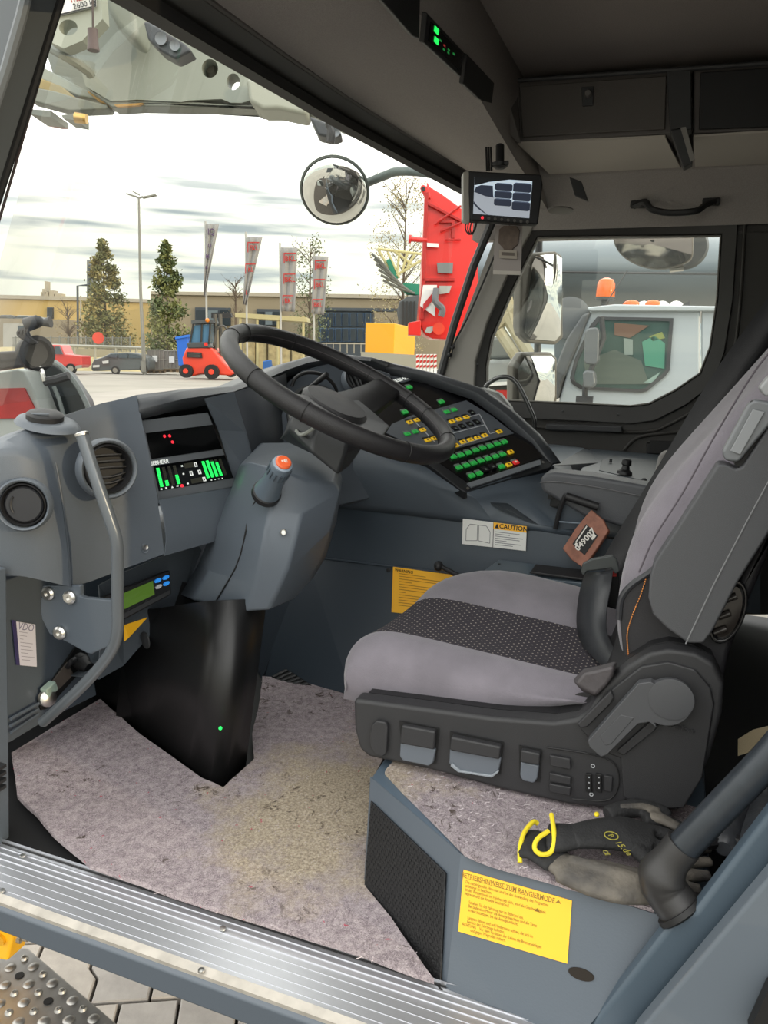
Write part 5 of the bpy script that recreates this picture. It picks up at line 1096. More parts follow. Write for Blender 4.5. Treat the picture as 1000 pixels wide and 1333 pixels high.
G = lambda a, b, z: P(a, b, z=z-.025)
GLK = mat('glove_black', '#232324', .8, bump=.7, bs=300, var=.2, vs=40)
GLG = mat('glove_rubber', '#6b655c', .75, bump=.8, bs=160, col2='#474441', vs=22)
RIMY = mat('glove_rim', '#e6cf2a', .7, bump=.5, bs=300)
gl_ = thing('work_glove', 'grimy grey rubber palmed work glove underneath the black one', 'glove', G(800, 1160, .215), 'pair of work gloves on the seat box')
m = MB()
ft(m, [G(706, 1108, .222), G(745, 1132, .222), G(790, 1142, .222), G(835, 1150, .224)], [.020, .030, .034, .030], [.008, .012, .014, .012])
ft(m, [G(725, 1140, .217), G(770, 1156, .217), G(810, 1166, .217), G(848, 1168, .217)], [.010, .014, .013, .010], [.008, .011, .011, .010])
ft(m, [G(742, 1118, .232), G(790, 1134, .232), G(830, 1146, .230), G(850, 1150, .225)], [.008, .012, .012, .009], [.006, .010, .010, .008])
for a, b_, c, d_ in ((850, 1148, 912, 1158), (845, 1136, 924, 1140), (835, 1120, 926, 1122), (840, 1106, 925, 1104)):
    ft(m, [G(a, b_, .218), G((a+c)/2, (b_+d_)/2+1, .220), G(c, d_, .217)], [.013, .0125, .0115, .008], [.011, .011, .010, .007])
blob(m, 'palm', GLG, gl_)
m = MB(); ft(m, [G(682, 1098, .222), G(698, 1100, .226), G(714, 1112, .224), G(728, 1126, .222)], [.036, .036, .032, .026], [.010, .012, .011, .010]); blob(m, 'knit_cuff', GLK, gl_)
m = MB(); m.tube(smooth([G(677, 1123, .213), G(677, 1105, .226), G(682, 1085, .236), G(694, 1070, .240), G(700, 1072, .236)], 4), .0036, 8); m.build('cuff_rim', RIMY, gl_, sm=True)
g2 = thing('work_glove', 'black knitted work glove with yellow rimmed cuff lying on top', 'glove', G(790, 1090, .24), 'pair of work gloves on the seat box')
m = MB()
ft(m, [G(742, 1090, .245), G(775, 1086, .245), G(815, 1086, .245), G(850, 1096, .242)], [.024, .032, .042, .040], [.011, .014, .015, .012])
ft(m, [G(790, 1060, .242), G(825, 1052, .245), G(858, 1056, .243), G(872, 1064, .238)], [.014, .017, .014, .010], [.012, .014, .012, .009])
for pts in ([(838, 1066), (870, 1072), (905, 1086), (922, 1096)], [(838, 1080), (870, 1088), (898, 1100), (915, 1112)], [(838, 1096), (865, 1106), (885, 1120), (895, 1130)], [(830, 1108), (850, 1124), (862, 1134), (870, 1142)]):
    ft(m, [G(a, b_, .244-.005*i) for i, (a, b_) in enumerate(pts)], [.013, .0125, .0115, .008], [.011, .010, .009, .007])
blob(m, 'hand', GLK, g2)
m = MB(); ft(m, [G(845, 1062, .249), G(862, 1066, .248), G(885, 1078, .243)], [.010, .013, .010], [.007, .007, .006]); ft(m, [G(806, 1050, .253), G(835, 1049, .253), G(860, 1056, .250)], [.007, .010, .008], [.004, .005, .004]); blob(m, 'rubber_fingertips', GLG, g2)
m = MB(); ft(m, [G(716, 1092, .236), G(730, 1090, .242), G(750, 1088, .244)], [.034, .030, .026], [.017, .015, .012]); blob(m, 'knit_cuff', GLK, g2)
m = MB(); m.tube(smooth([G(718, 1060, .262), G(721, 1080, .256), G(721, 1098, .246), G(716, 1110, .236), G(704, 1112, .236), G(696, 1104, .242), G(700, 1092, .25), (G(714, 1082, .254))], 4), .0036, 8); m.build('cuff_rim', RIMY, g2, sm=True)
m = MB(); m.sph(G(777, 1060, .253), (.006, .004, .003)); m.build('yellow_spot', RIMY, g2, sm=True)
GI = mat('glove_print', '#a39a42', .8)
ga = (G(820, 1090, .26)-G(780, 1090, .26)).normalized(); gb = V((0, 0, 1)).cross(ga)
def GM(px, py, z, rot=0): o = G(px, py, z); return Matrix(((ga.x, gb.x, 0, o.x), (ga.y, gb.y, 0, o.y), (0, 0, 1, o.z), (0, 0, 0, 1))) @ Matrix.Rotation(rot, 4, 'Z')
text('15.de', 'lettering', GI, GM(812, 1104, .2605, -1.3), .015, g2); text('CE', 'lettering', GI, GM(789, 1110, .260, -1.4), .010, g2)
m = MB(); m.lathe([(.0105, 0), (.0105, .0006), (.009, .0006), (.009, 0)], G(796, 1088, .2605), (0, 0, 1), 20, cap=False); m.build('round_print', GI, g2)
text('R', 'lettering', GI, GM(796, 1088, .2607, -1.2), .012, g2)
# ================================================================== STEP, STOP BOX, PAVING
stp2 = thing('entry_step', 'perforated bare steel entry step below the door sill', 'step', P(60, 1290, z=-.35))
ZS = -.38
sa, sb2, sc2, sd2 = P(37, 1234, z=ZS), P(168, 1345, z=ZS), P(60, 1420, z=ZS), P(-120, 1260, z=ZS)
STL = mat('worn_steel', (.42, .41, .39), .42, .85, bump=.4, bs=30, var=.15, vs=12)
m = MB(); m.prism([sa, sb2, sc2+V((0, -.1, 0)), V((sd2.x, sd2.y+.3, ZS))], (0, 0, -.03)); m.build('plate', STL, stp2, bev=.004)
eu = (sb2-sa).normalized(); ev = V((0, 0, 1)).cross(eu)
if (sa+ev*.1-CP).length > (sa-ev*.1-CP).length: ev = -ev
for i in range(10):
    for j in range(8):
        o = sa+eu*(.022+.036*i)+ev*(.022+.031*j)+V((0, 0, .0005))
        px_ = (o-CP)
        if (i+2*j) % 3 == 0 and j in (1, 4, 7):
            m = MB(); m.lathe([(.0095, 0), (.0095, .0012), (.007, .0014)], o, (0, 0, 1), 12); m.build('hole', RUB if True else STL, stp2)
        elif (i+j) % 2 == 0:
            m = MB(); m.lathe([(.0085, 0), (.006, .005), (.0035, .006), (.003, .003)], o, (0, 0, 1), 12); m.build('raised_dimple', STL, stp2, sm=True)
        else:
            m = MB(); m.lathe([(.012, 0), (.009, .003), (.004, .0045)], o, (0, 0, 1), 12); m.build('stud', STL, stp2, sm=True)
sbx = thing('stop_box', 'yellow control box with a cable gland under the sill at the left edge', 'switch box', P(10, 1220, z=-.3))
yb = [P(-40, 1188, x=.06), P(27, 1208, x=.06), P(25, 1240, x=.06), P(8, 1252, x=.06), P(-40, 1240, x=.06)]
m = MB(); m.prism([P(-60, 1190, x=.02), P(20, 1206, x=.02), P(9, 1252, x=.02), P(-60, 1236, x=.02)], (.05, .0, 0)); m.build('body', mat('box_yellow', '#f2b51c', .4), sbx, bev=.006, seg=3)
m = MB(); m.lathe([(.012, 0), (.012, .006)], P(2, 1222, x=.02), (-1, 0, 0), 16); m.build('button', mat('box_yellow_dark', '#d99c10', .4), sbx, sm=True)
g0 = P(26, 1214, x=.05); gd_ = (P(45, 1218, x=.06)-g0).normalized()
m = MB(); m.lathe([(.020, 0), (.020, .008), (.014, .010), (.014, .022), (.010, .024), (.010, .034)], g0, gd_, 14); m.build('gland', mat('brass_gland', (.55, .5, .42), .35, .9), sbx, sm=True)
m = MB(); m.tube(smooth([g0+gd_*.03, P(52, 1222, x=.06), P(66, 1225, x=.07), P(80, 1219, x=.09), P(86, 1205, x=.12)], 4), .0065, 10); m.build('lead', RUB, sbx, sm=True)
# ground
GZ = -1.0
gm = MB(); gm.bb((-60, -60, GZ-.2), (160, 160, GZ-.06)); ground = st(gm.build('ground', mat('yard_concrete', '#8f8a80', .85, bump=.3, bs=3, var=.10, vs=.35)))
ya = MB(); ya.prism([V((2.2, -50, GZ-.06)), V((150, -50, GZ-.06)), V((150, 150, GZ-.06)), V((-50, 150, GZ-.06)), V((-50, 3.2, GZ-.06)), V((2.2, 3.2, GZ-.06))], (0, 0, .058)); st(ya.build('yard', bpy.data.materials['yard_concrete']))
pav = MB(); pav.bb((-3, -3, GZ-.06), (2.2, 3.2, GZ-.035)); pav = st(pav.build('pavement', mat('joint_sand', '#3b352f', .95))); pav['label'] = 'interlocking grey concrete paving'
PM = [mat('paver_%s' % n_, c, .85, bump=.5, bs=120, var=.10, vs=18) for n_, c in (('pale', '#a09990'), ('warm', '#a3978a'), ('cool', '#97928c'))]
# interlocking zig-zag block, long axis u, short axis v
pl_, pw_ = .265, .175; k_ = .034
prof_ = [(-pl_/2, -pw_/2), (-.045, -pw_/2), (-.020, -pw_/2+k_), (pl_/2-.0, -pw_/2+k_)]
sh_ = [(-pl_/2, -pw_/2), (-.035, -pw_/2), (.010, -pw_/2+k_), (pl_/2, -pw_/2+k_), (pl_/2, pw_/2+k_), (.010, pw_/2+k_), (-.035, pw_/2), (-pl_/2, pw_/2)]
def pv(mm):
    m = MB(); c = (0, k_/2); f = .965; q_ = [V(((a-c[0])*f, (b-c[1])*(f-.02), 0)) for a, b in sh_]; q2 = [V((p.x*.97, p.y*.95, .03)) for p in q_]
    m.loft([q_, [p+V((0, 0, .026)) for p in q_], q2]); me = m.mesh('paver'); me.materials.append(mm); return me
PME = [pv(q_) for q_ in PM]
pu = math.radians(28); cu, su = math.cos(pu), math.sin(pu)
rnd = random.Random(5); cnt = 0
for i in range(-14, 16):
    for j in range(-30, 34):
        a, b_ = i*pl_, j*(pw_)+i*k_+(pw_/2 if i % 2 else 0)
        X = .35+a*cu-b_*su; Y = 1.55+a*su+b_*cu
        if not (-.35 < X < 1.55 and .75 < Y < 2.7): continue
        d_ = V((X, Y, GZ))-CP; w2 = d_.dot(FW); px_ = 500+FPX*d_.dot(RR)/w2; py_ = 666-FPX*d_.dot(UU)/w2
        if not (-80 < px_ < 420 and 1120 < py_ < 1420): continue
        o = inst('paver', rnd.choice(PME), Matrix.Translation((X, Y, GZ-.035+rnd.uniform(-.0015, .0015))) @ Matrix.Rotation(pu+rnd.uniform(-.01, .01), 4, 'Z'), pav); cnt += 1
pg = MB(); pg.bb((-3, -3, GZ-.035), (2.2, 3.2, GZ-.02)); 
# ================================================================== OUTSIDE
def fs(pts, D, th=.3, m=None):
    m = m or MB(); return m.prism([PD(a, b, D) for a, b in pts], FWH*th)
def fpart(name, pts, D, th, mm, par=None, lab=None, bev=0):
    o = fs(pts, D, th).build(name, mm, par, bev=bev)
    if lab: o['label'] = lab
    return o
def gnd(px, D): p = PD(px, 460, D); p.z = GZ; return p
def M2(n, c, r=.6, **k): return mat(n, c, r, **k)
# ---- low buildings
WALLY = M2('sun_tinted_render', '#b39a62', .9); WALLB = M2('beige_cladding', '#857b67', .9); PANE = mat('far_pane', '#242c33', .15); FRM = M2('far_frame', '#343c44', .5); ROOFC = M2('roof_trim', '#9c9585', .8)  # far left wall's yellow deepened in its paint to show low sunlight
lb1 = thing('building', 'long low yellow lit building at the far left behind the parked cars', 'building', gnd(60, 118))
fpart('wall', [(-120, 384), (100, 389), (205, 393), (205, 470), (-120, 470)], 118, 12, WALLY, lb1)
fpart('roof_edge', [(-120, 381), (100, 386), (205, 390), (205, 394), (-120, 385)], 117.6, .6, ROOFC, lb1)
wn = fpart('window', [(61, 400), (69, 400), (69, 415), (61, 415)], 117.7, .3, FRM, lb1); fpart('pane', [(62, 401), (68, 401), (68, 414), (62, 414)], 117.5, .15, PANE, wn)
fpart('lower_annexe', [(-120, 412), (86, 416), (86, 475), (-120, 475)], 106, 12, WALLB, lb1)
lb2 = thing('building', 'long low beige building with flat roof behind trees and flags', 'building', gnd(380, 105))
fpart('wall', [(196, 383), (330, 384), (470, 386), (640, 391), (640, 480), (196, 480)], 105, 14, WALLB, lb2)
fpart('roof_edge', [(196, 379), (330, 381), (470, 383), (640, 388), (640, 391), (196, 383)], 104.6, .6, ROOFC, lb2)
for a, b, c, d in [(254, 400, 300, 424), (334, 402, 366, 424)]:
    wn = fpart('window', [(a, b), (c, b+.6), (c, d), (a, d)], 104.6, .4, FRM, lb2)
    n_ = 3
    for k in range(n_):
        u0 = lerp(a, c, (k+.08)/n_); u1 = lerp(a, c, (k+.92)/n_); fpart('pane', [(u0, b+4), (u1, b+4), (u1, d-1), (u0, d-1)], 104.4, .15, M2('pane_light', '#5f6a70', .2) if k == 1 else PANE, wn)
lb3 = thing('building', 'dark blue glazed facade with white railing right of the flags', 'building', gnd(450, 96))
fpart('wall', [(414, 404), (486, 405), (486, 470), (414, 470)], 96, 8, FRM, lb3)
fpart('canopy', [(410, 400), (560, 402), (560, 406), (410, 404)], 95.5, 2, FRM, lb3)
for r_ in range(2):
    for k in range(7):
        a = 417+k*9.6; b = 407+r_*20
        wn = fpart('window', [(a, b), (a+8.6, b), (a+8.6, b+18), (a, b+18)], 95.8, .25, mat('blue_frame', '#3a5878', .5) if (r_, k) == (0, 0) else bpy.data.materials['blue_frame'], lb3)
        fpart('pane', [(a+1, b+1), (a+7.6, b+1), (a+7.6, b+17), (a+1, b+17)], 95.5, .12, PANE, wn)
for k in range(9): m = MB(); m.tube([PD(416+k*9, 446, 94), PD(416+k*9, 460, 94)], .05, 5); m.build('railing_post', ROOFC, lb3)
m = MB(); m.tube([PD(414, 447, 94), PD(492, 448, 94)], .06, 5); m.build('railing', ROOFC, lb3)
# rooftop plant and portal
rp = thing('rooftop_plant', 'small rooftop vents and pipes on the far left building', 'vents', gnd(65, 120))
for a, b, c, d in [(55, 376, 58, 388), (53, 380, 63, 388), (64, 378, 70, 388), (71, 382, 80, 389), (58, 366, 60, 380)]: fpart('vent', [(a, b), (c, b), (c, d+3), (a, d+3)], 120, 1.5, ROOFC, rp)
tw = thing('chimney_stack', 'narrow dark tower behind the left tree', 'tower', gnd(118, 130)); fpart('shaft', [(113, 338), (121, 338), (121, 400), (113, 400)], 130, 1.5, M2('tower_grey', '#6d7377'), tw); fpart('ladder', [(115, 345), (117, 345), (117, 398), (115, 398)], 129.7, .2, FRM, tw)
pf = thing('portal_frame', 'thin steel portal frame beside the left tree', 'frame', gnd(104, 90))
m = MB(); m.tube([gnd(101, 90), PD(101, 372, 90), PD(115, 371, 90)], .13, 6); m.build('post', FRM, pf)
m = MB(); m.tube([gnd(105, 90), PD(105, 385, 90)], .1, 6); m.build('pipe', ROOFC, pf)
# sandy bank, kerb and fence left
bk = thing('grass_bank', 'sunlit sandy bank behind the parked pickup and car', 'bank', gnd(130, 70))
m = MB(); m.loft([[PD(-60, 487, 58), PD(-60, 462, 70), PD(-60, 452, 84), PD(-60, 487, 84)], [PD(200, 484, 66), PD(225, 460, 72), PD(240, 450, 84), PD(240, 484, 84)]], closed=True); m.build('slope', M2('dry_bank', '#a0936c', .95, bump=1, bs=4, var=.2, vs=1.5), bk)
fpart('low_wall', [(52, 452), (150, 455), (150, 468), (52, 470)], 69, .4, M2('bank_wall', '#8d8774', .9), bk)
fn = thing('fence', 'long grey wire mesh fence on the bank behind the parked cars', 'fence', gnd(110, 74))
for k in range(14): m = MB(); m.tube([PD(20+k*11.5, 462, 74), PD(20+k*11.5, 437, 74)], .07, 5); m.build('post', M2('fence_grey', '#777a78') if k == 0 else bpy.data.materials['fence_grey'], fn)
m = MB()
for k in range(110): a = 16+k*1.4; m.tube([PD(a, 460, 74), PD(a, 439, 74)], .022, 3, cap=False)
for b in (439, 449, 459): m.tube([PD(16, b, 74), PD(170, b+1, 74)], .035, 3)
o = m.build('mesh_wires', bpy.data.materials['fence_grey'], fn, fix=False); o['kind'] = 'stuff'
m = MB(); m.tube([PD(55, 449, 66), PD(186, 453, 66)], .14, 6); gr_ = m.build('guard_rail', M2('rail_zinc', '#8f8f86', .4, metal=.4), None); tag(gr_, 'horizontal guard rail in front of the mesh fence', 'guard rail')
for k in range(5): m = MB(); m.tube([PD(70+k*27, 449.5+k, 66), PD(70+k*27, 468, 66)], .12, 5); m.build('post', bpy.data.materials['rail_zinc'], gr_)
sg_ = thing('red_sign', 'small round red sign on the fence', 'sign', gnd(128, 72)); m = MB(); m.lathe([(.55, 0), (.55, .05)], PD(128, 440, 72), -FWH, 10); m.build('plate', M2('sign_red', '#c8402c'), sg_)
# ---- cars
TYR = mat('tyre', '#1b1b1c', .8); CGL = mat('car_glass', '#3b4850', .1); RIMM = mat('wheel_rim', '#8f8d84', .35, .4)
def car(name, lab, cat, prof, glass, wheels, D, col, wd=1.7, r=5.3, extra=()):
    t_ = thing(name, lab, cat, gnd(sum(p[0] for p in prof)/len(prof), D)); pm = mat(name+'_paint', col, .3, coat=.5)
    fpart('body', prof, D, wd, pm, t_, bev=.08)
    for g_ in glass: fpart('side_window', g_, D-.14, .10, CGL, t_)
    for wx, wy in wheels:
        m = MB(); c_ = PD(wx, wy, D-.06); m.lathe([(r*D/1000, 0), (r*D/1000, .22)], c_, FWH, 18); wo = m.build('wheel', TYR, t_, sm=True)
        m = MB(); m.lathe([(r*.6*D/1000, -.03), (r*.55*D/1000, 0)], c_, FWH, 12); m.build('hub_cap', RIMM, wo)
    for n_, pts, mm in extra: fpart(n_, pts, D-.14, .1, mm, t_)
    return t_
REDP = '#b3221c'
LAMPW = mat('headlamp', '#c8ccc8', .2)
car('pickup', 'red pickup truck parked at the left behind the cable plug', 'pickup', [(40, 452), (60, 450), (64, 448.5), (79, 449), (84, 461), (106, 463), (107, 475), (104, 479), (57, 480), (40, 478)], [[(62, 451), (69, 451), (70, 461), (60, 461)], [(71, 451), (77.5, 451), (81.5, 461), (71.5, 461)]], [(92, 480)], 54, REDP, r=6.6, extra=[('bumper', [(98, 476), (106, 475), (106, 479), (98, 480)], RIMM)])
car('hatchback', 'dark grey hatchback parked beside the street lamp', 'car', [(119, 474), (122, 468), (133, 465), (144, 459.5), (165, 458.6), (180, 460), (191, 465), (194, 471), (193, 481), (120, 483), (118.5, 480)], [[(137, 465), (145, 461), (153, 460.5), (152, 466)], [(155, 460.5), (166, 460.3), (166, 466), (154, 466)], [(168, 460.5), (177, 461.5), (184, 466), (168, 466)]], [(150, 482), (187, 480)], 58, '#4a5254', r=5.2, extra=[('number_plate', [(121, 475.5), (129, 475), (129, 478), (121, 478.5)], LAMPW), ('headlamp', [(133, 470), (141, 469), (141, 473), (134, 473.5)], LAMPW)])
car('terrace_car', 'dark car roof with curved windows on the raised lot at the far left', 'car', [(-12, 419), (-8, 413), (2, 410), (14, 410), (19, 411.5), (20, 414), (-12, 413)], [[(-6, 413), (2, 411.5), (8, 411.5), (8, 412.6), (-6, 412.6)]], [], 112, '#3f4a50')
car('terrace_car', 'silver blue car roof on the raised lot beside the dark one', 'car', [(6, 421), (14, 413), (24, 410.5), (44, 411), (54, 413), (58, 417), (6, 415)], [[(16, 414), (25, 411.8), (43, 412.3), (50, 414.5), (16, 414)]], [], 110, '#7e8a90')
wv = thing('white_van', 'small white van with dark window low at the far left', 'van', gnd(20, 92)); fpart('body', [(4, 421), (25, 421), (27, 476), (4, 476)], 92, 2, M2('van_white', '#9a9a94'), wv); fpart('window', [(23, 424), (33, 424), (34, 432), (24, 432)], 91.9, .1, CGL, wv)
# ---- street lamp
sl = thing('street_lamp', 'tall slim street lamp with three heads beside the trees', 'street lamp', gnd(186, 58))
LP_ = M2('lamp_steel', '#77776f', .45)
m = MB(); m.tube([gnd(187.5, 58), PD(183, 380, 58), PD(180.7, 257, 58)], [.16, .11, .07], 10); m.build('pole', LP_, sl, sm=True)
m = MB(); m.tube([PD(187, 484, 57.9), PD(186.5, 470, 57.9)], .2, 8); m.build('door_sleeve', LP_, sl, sm=True)
for a, b, c, d in ((164, 251, 177, 255.5), (202, 252.5, 185, 256.5), (171, 247.5, 180, 252.5)):
    m = MB(); m.prism([PD(a, b, 58), PD(a+1, b+1.6, 58), PD(c, d+1.2, 58), PD(c, d-.6, 58)], FWH*.35); m.build('lamp_head', LP_, sl)
m = MB(); m.tube([PD(176, 255.5, 58.1), PD(181, 258, 58.1), PD(186, 256, 58.1)], .06, 6); m.build('arm', LP_, sl)
# ---- trees
def tree(name, lab, cx, top, base, hw, D, c1, c2, n, shape='cone', leaf=.34, seed=1, group=None, bare=0):
    t_ = thing(name, lab, 'tree', gnd(cx, D), group); r_ = random.Random(seed)
    s = D/1000; H = (base-top)*s; W = hw*s; zb = PD(cx, base, D); o = PD(cx, base, D)
    bark = M2(name+'_bark_%d' % seed, '#5b4f42', .9)
    m = MB(); g_ = gnd(cx, D); m.tube([g_, lerp(g_, o, .8), o+V((0, 0, H*.55)), o+V((.0, 0, H*.95))], [.22, .18, .09, .03], 7); m.build('trunk', bark, t_, sm=True)
    mb = MB()
    for k in range(bare or 10):
        z = r_.uniform(.1, .85)*H; a = r_.uniform(0, 6.28); L_ = W*(1-z/H)*r_.uniform(.7, 1.05) if shape == 'cone' else W*r_.uniform(.5, 1)
        p0 = o+V((0, 0, z)); p1 = p0+V((math.cos(a)*L_, math.sin(a)*L_, L_*(.35 if shape == 'cone' else .9))); q_ = lerp(p0, p1, .5)+V((0, 0, .1*L_))
        mb.tube([p0, q_, p1], [.06, .04, .015], 4, cap=False)
        if bare:
            for j in range(7):
                b0 = lerp(p0, p1, r_.uniform(.3, 1)); mb.tube([b0, b0+V((r_.uniform(-.9, .9), r_.uniform(-.9, .9), r_.uniform(-.2, 1.1)))*L_*.45], .012, 3, cap=False)
    ob = mb.build('branches', bark, t_, fix=False); ob['kind'] = 'stuff'
    for col, share, nm in ((c1, .6, 'foliage'), (c2, .4, 'foliage')):
        m = MB(); lm = M2('%s_leaf_%s' % (name, col.strip('#')), col, .8)
        cl_ = [(r_.uniform(0, 6.28), r_.uniform(0, 1), r_.uniform(.4, 1)) for _ in range(46)]
        for k in range(int(n*share)):
            ca, ch, crr = r_.choice(cl_)
            if shape == 'cone': h_ = ch**1.25; R_ = W*(1-h_)**.82*(.30+.72*crr)*(1 if h_ > .12 else h_/.12*.5+.5)
            else: h_ = ch; R_ = W*math.sin(math.pi*min(1, .12+h_*.86))**.6*(.3+.75*crr)
            sp_r = (.13*W+.05)*(1.15-(h_ if shape == 'cone' else .2))+.08
            p = o+V((math.cos(ca)*R_, math.sin(ca)*R_, h_*H))+V((r_.gauss(0, sp_r), r_.gauss(0, sp_r), r_.gauss(0, sp_r*.8)))
            u_ = V((r_.uniform(-1, 1), r_.uniform(-1, 1), r_.uniform(-1, 1))).normalized()*leaf*r_.uniform(.5, 1.1); v_ = u_.cross(V((r_.uniform(-1, 1), r_.uniform(-1, 1), 1))).normalized()*leaf*r_.uniform(.3, .6)
            m.add([p-u_, p+v_, p+u_, p-v_], [(0, 1, 2, 3)])
        lo_ = m.build(nm, lm, t_, fix=False); lo_['kind'] = 'stuff'
tree('tree', 'bushy conical green tree left of the street lamp', 139, 322, 452, 36, 78, '#6a6c42', '#8d8350', 6500, seed=1, leaf=.24)
tree('tree', 'dense dark green conical tree right of the street lamp', 220, 326, 468, 33, 74, '#56623e', '#747846', 6500, seed=2, leaf=.24)
tree('sapling', 'loose thin tree standing behind the fourth flag', 403, 318, 440, 24, 80, '#5b6444', '#74775a', 1500, shape='round', leaf=.17, seed=3, bare=16)
tree('birch', 'tall airy birch with hanging yellowed twigs left of the red crane', 522, 245, 470, 42, 70, '#9c9470', '#a8986a', 3600, shape='round', leaf=.12, seed=4, bare=34)
tree('bare_tree', 'small bare tree before the beige building left of the second flag', 307, 365, 420, 14, 98, '#7d745e', '#7d745e', 60, shape='round', leaf=.1, seed=5, bare=26)
tree('bare_tree', 'leafless bush in front of the yellow building', 90, 400, 450, 18, 100, '#8a7750', '#8a7750', 120, shape='round', leaf=.15, seed=6, bare=30)
# ---- flags
CLO = M2('flag_cloth', '#8d8c8a', .8); FRD = M2('flag_red', '#a8221c', .8); POL = M2('flag_pole', '#a9a9a4', .4)
def flag(lab, x0, ytop, pole_x, poly, glyphs, D=60):
    f_ = thing('banner_flag', lab, 'flag', gnd(pole_x, D), 'row of banner flags on poles')
    m = MB(); m.tube([gnd(pole_x+2, D), PD(pole_x, ytop-5, D)], .075, 8); m.build('pole', POL, f_, sm=True)
    # cloth as a waved strip between left and right edges
    (l0, l1), (r0, r1) = poly; rows = []
    for k in range(13):
        t_ = k/12; a = lerp(V((*l0, 0)), V((*l1, 0)), t_); b = lerp(V((*r0, 0)), V((*r1, 0)), t_); row = []
        for j in range(9): q_ = lerp(a, b, j/8); row.append(PD(q_.x, q_.y, D-.25+.10*math.sin(j*1.7+k*.35)))
        rows.append(row)
    m = MB(); m.grid(rows); c_ = m.build('cloth', CLO, f_, sm=True, sol=.02)
    for gx, gy, s_, w_, tx, cm in glyphs:
        o = PD(gx, gy, D-.42); u_ = (PD(gx+5, gy, D-.42)-o).normalized(); v_ = (PD(gx, gy-5, D-.42)-o).normalized(); n_ = u_.cross(v_)
        Mx = Matrix(((u_.x, v_.x, n_.x, o.x), (u_.y, v_.y, n_.y, o.y), (u_.z, v_.z, n_.z, o.z), (0, 0, 0, 1)))
        text(tx, 'lettering', cm, Mx, s_, f_, ext=.01, sx=w_, bold=.008)
        if 'K' in tx:
            k_ = D/1000
            m = MB(); m.prism([Mx @ V((a*k_, b*k_, 0)) for a, b in [(-9.2*w_, 7.2), (8*w_, 7.2), (8*w_, 6), (-8*w_, 6), (-8*w_, -5), (-9.2*w_, -5)]], n_*.02); m.build('logo_bar', cm, f_)
flag('half furled banner flag with purple letters, first from the left', 268, 293, 267.5, (((268, 291), (265, 385)), ((285, 292), (266.5, 386))), [(275, 302, .62, .8, 'IQ', M2('flag_purple', '#4b3558')), (273, 320, .42, .8, 'U', bpy.data.materials['flag_purple']), (270, 334, .42, .7, 'M', bpy.data.materials['flag_purple']), (269, 348, .36, .7, 'A', bpy.data.materials['flag_purple'])])
flag('folded tapering BKL banner flag, second from the left', 322, 307, 320, (((322, 308), (316, 396)), ((341.5, 309), (321, 397))), [(330.5, 323, .5, .85, 'EKL', FRD), (326.5, 351, .46, .75, 'KL', FRD), (321, 381, .44, .6, 'L', FRD)])
flag('flat BKL banner flag, third from the left', 365, 321, 364.5, (((366, 322), (366.5, 405)), ((387, 322.5), (384, 406))), [(378, 337, .54, .88, 'BKL', FRD), (377.5, 364, .53, .85, 'BKL', FRD), (375.5, 392, .52, .8, 'BK.', FRD)])
flag('flat BKL banner flag before the sapling, fourth from the left', 408, 333, 408, (((408, 333), (405.5, 408)), ((427.5, 334), (422, 410))), [(418, 346.5, .5, .82, 'BKL', FRD), (416.5, 371, .5, .80, 'BKL', FRD), (414, 397, .49, .76, 'BKL', FRD)])
# ---- forklift
fk = thing('forklift', 'large red forklift with blue tinted cab seen from behind beside the steering wheel', 'forklift', gnd(268, 53))
FKR = mat('forklift_red', '#d03a20', .35, coat=.3)
fpart('counterweight', [(237, 466), (242, 453), (250, 450), (276, 453), (290, 470), (306, 486), (300, 489), (262, 487), (250, 490), (240, 486)], 52, 2.6, FKR, fk, bev=.12)
fpart('grille', [(244, 458), (262, 459), (263, 466), (243, 465)], 51.85, .15, BLK, fk)
for k in range(3): fpart('grille_bar', [(245, 459.5+k*2), (261, 460+k*2), (261, 460.7+k*2), (245, 460.2+k*2)], 51.8, .06, M2('bar_grey', '#55524f') if k == 0 else bpy.data.materials['bar_grey'], fk)
fpart('bonnet', [(243, 446), (268, 445), (274, 453), (244, 453.5)], 51.9, 1.8, M2('bonnet_grey', '#3c3f42', .4), fk, bev=.08)
fpart('cab_glass', [(251, 424), (273, 422), (272, 446), (248, 447)], 52.4, 1.4, mat('cab_blue', '#46708f', .15), fk)
for l in ([(252, 421), (247, 448)], [(274, 420), (272, 448)], [(263, 421), (262, 446)]): m = MB(); m.tube([PD(*l[0], 52.3), PD(*l[1], 52.3)], .07, 6); m.build('cab_post', BLK, fk)
fpart('cab_roof', [(249, 417), (276, 416), (278, 420), (249, 421.5)], 52.1, 1.8, M2('roof_dark', '#45484a', .5), fk)
fpart('tail_lamp', [(266, 446), (270, 446), (270, 450), (266, 450)], 51.7, .1, M2('tail_red', '#d6281e', .3), fk)
for a, b, r_, dd in ((241.5, 483, 8.5, 0), (275, 484, 9.2, 0), (300, 484, 7, .5)):
    m = MB(); m.lathe([(r_*.052, 0), (r_*.052, .5)], PD(a, b, 51.6+dd), FWH, 20); wo = m.build('wheel', TYR, fk, sm=True); m = MB(); m.lathe([(r_*.019, -.04), (r_*.021, .0)], PD(a, b, 51.6+dd), FWH, 14); m.build('hub', FKR, wo)
for a in (281, 288): m = MB(); m.tube([PD(a, 484, 53), PD(a-1, 409, 53)], .14, 6); m.build('mast', M2('mast_dark', '#4a4843', .5) if a == 281 else bpy.data.materials['mast_dark'], fk)
m = MB(); m.tube(smooth([PD(278, 450, 52.6), PD(282, 430, 52.6), PD(290, 424, 52.6), PD(297, 432, 52.6), PD(299, 452, 52.6)], 4), .07, 6); m.build('hose', bpy.data.materials['mast_dark'], fk, sm=True)
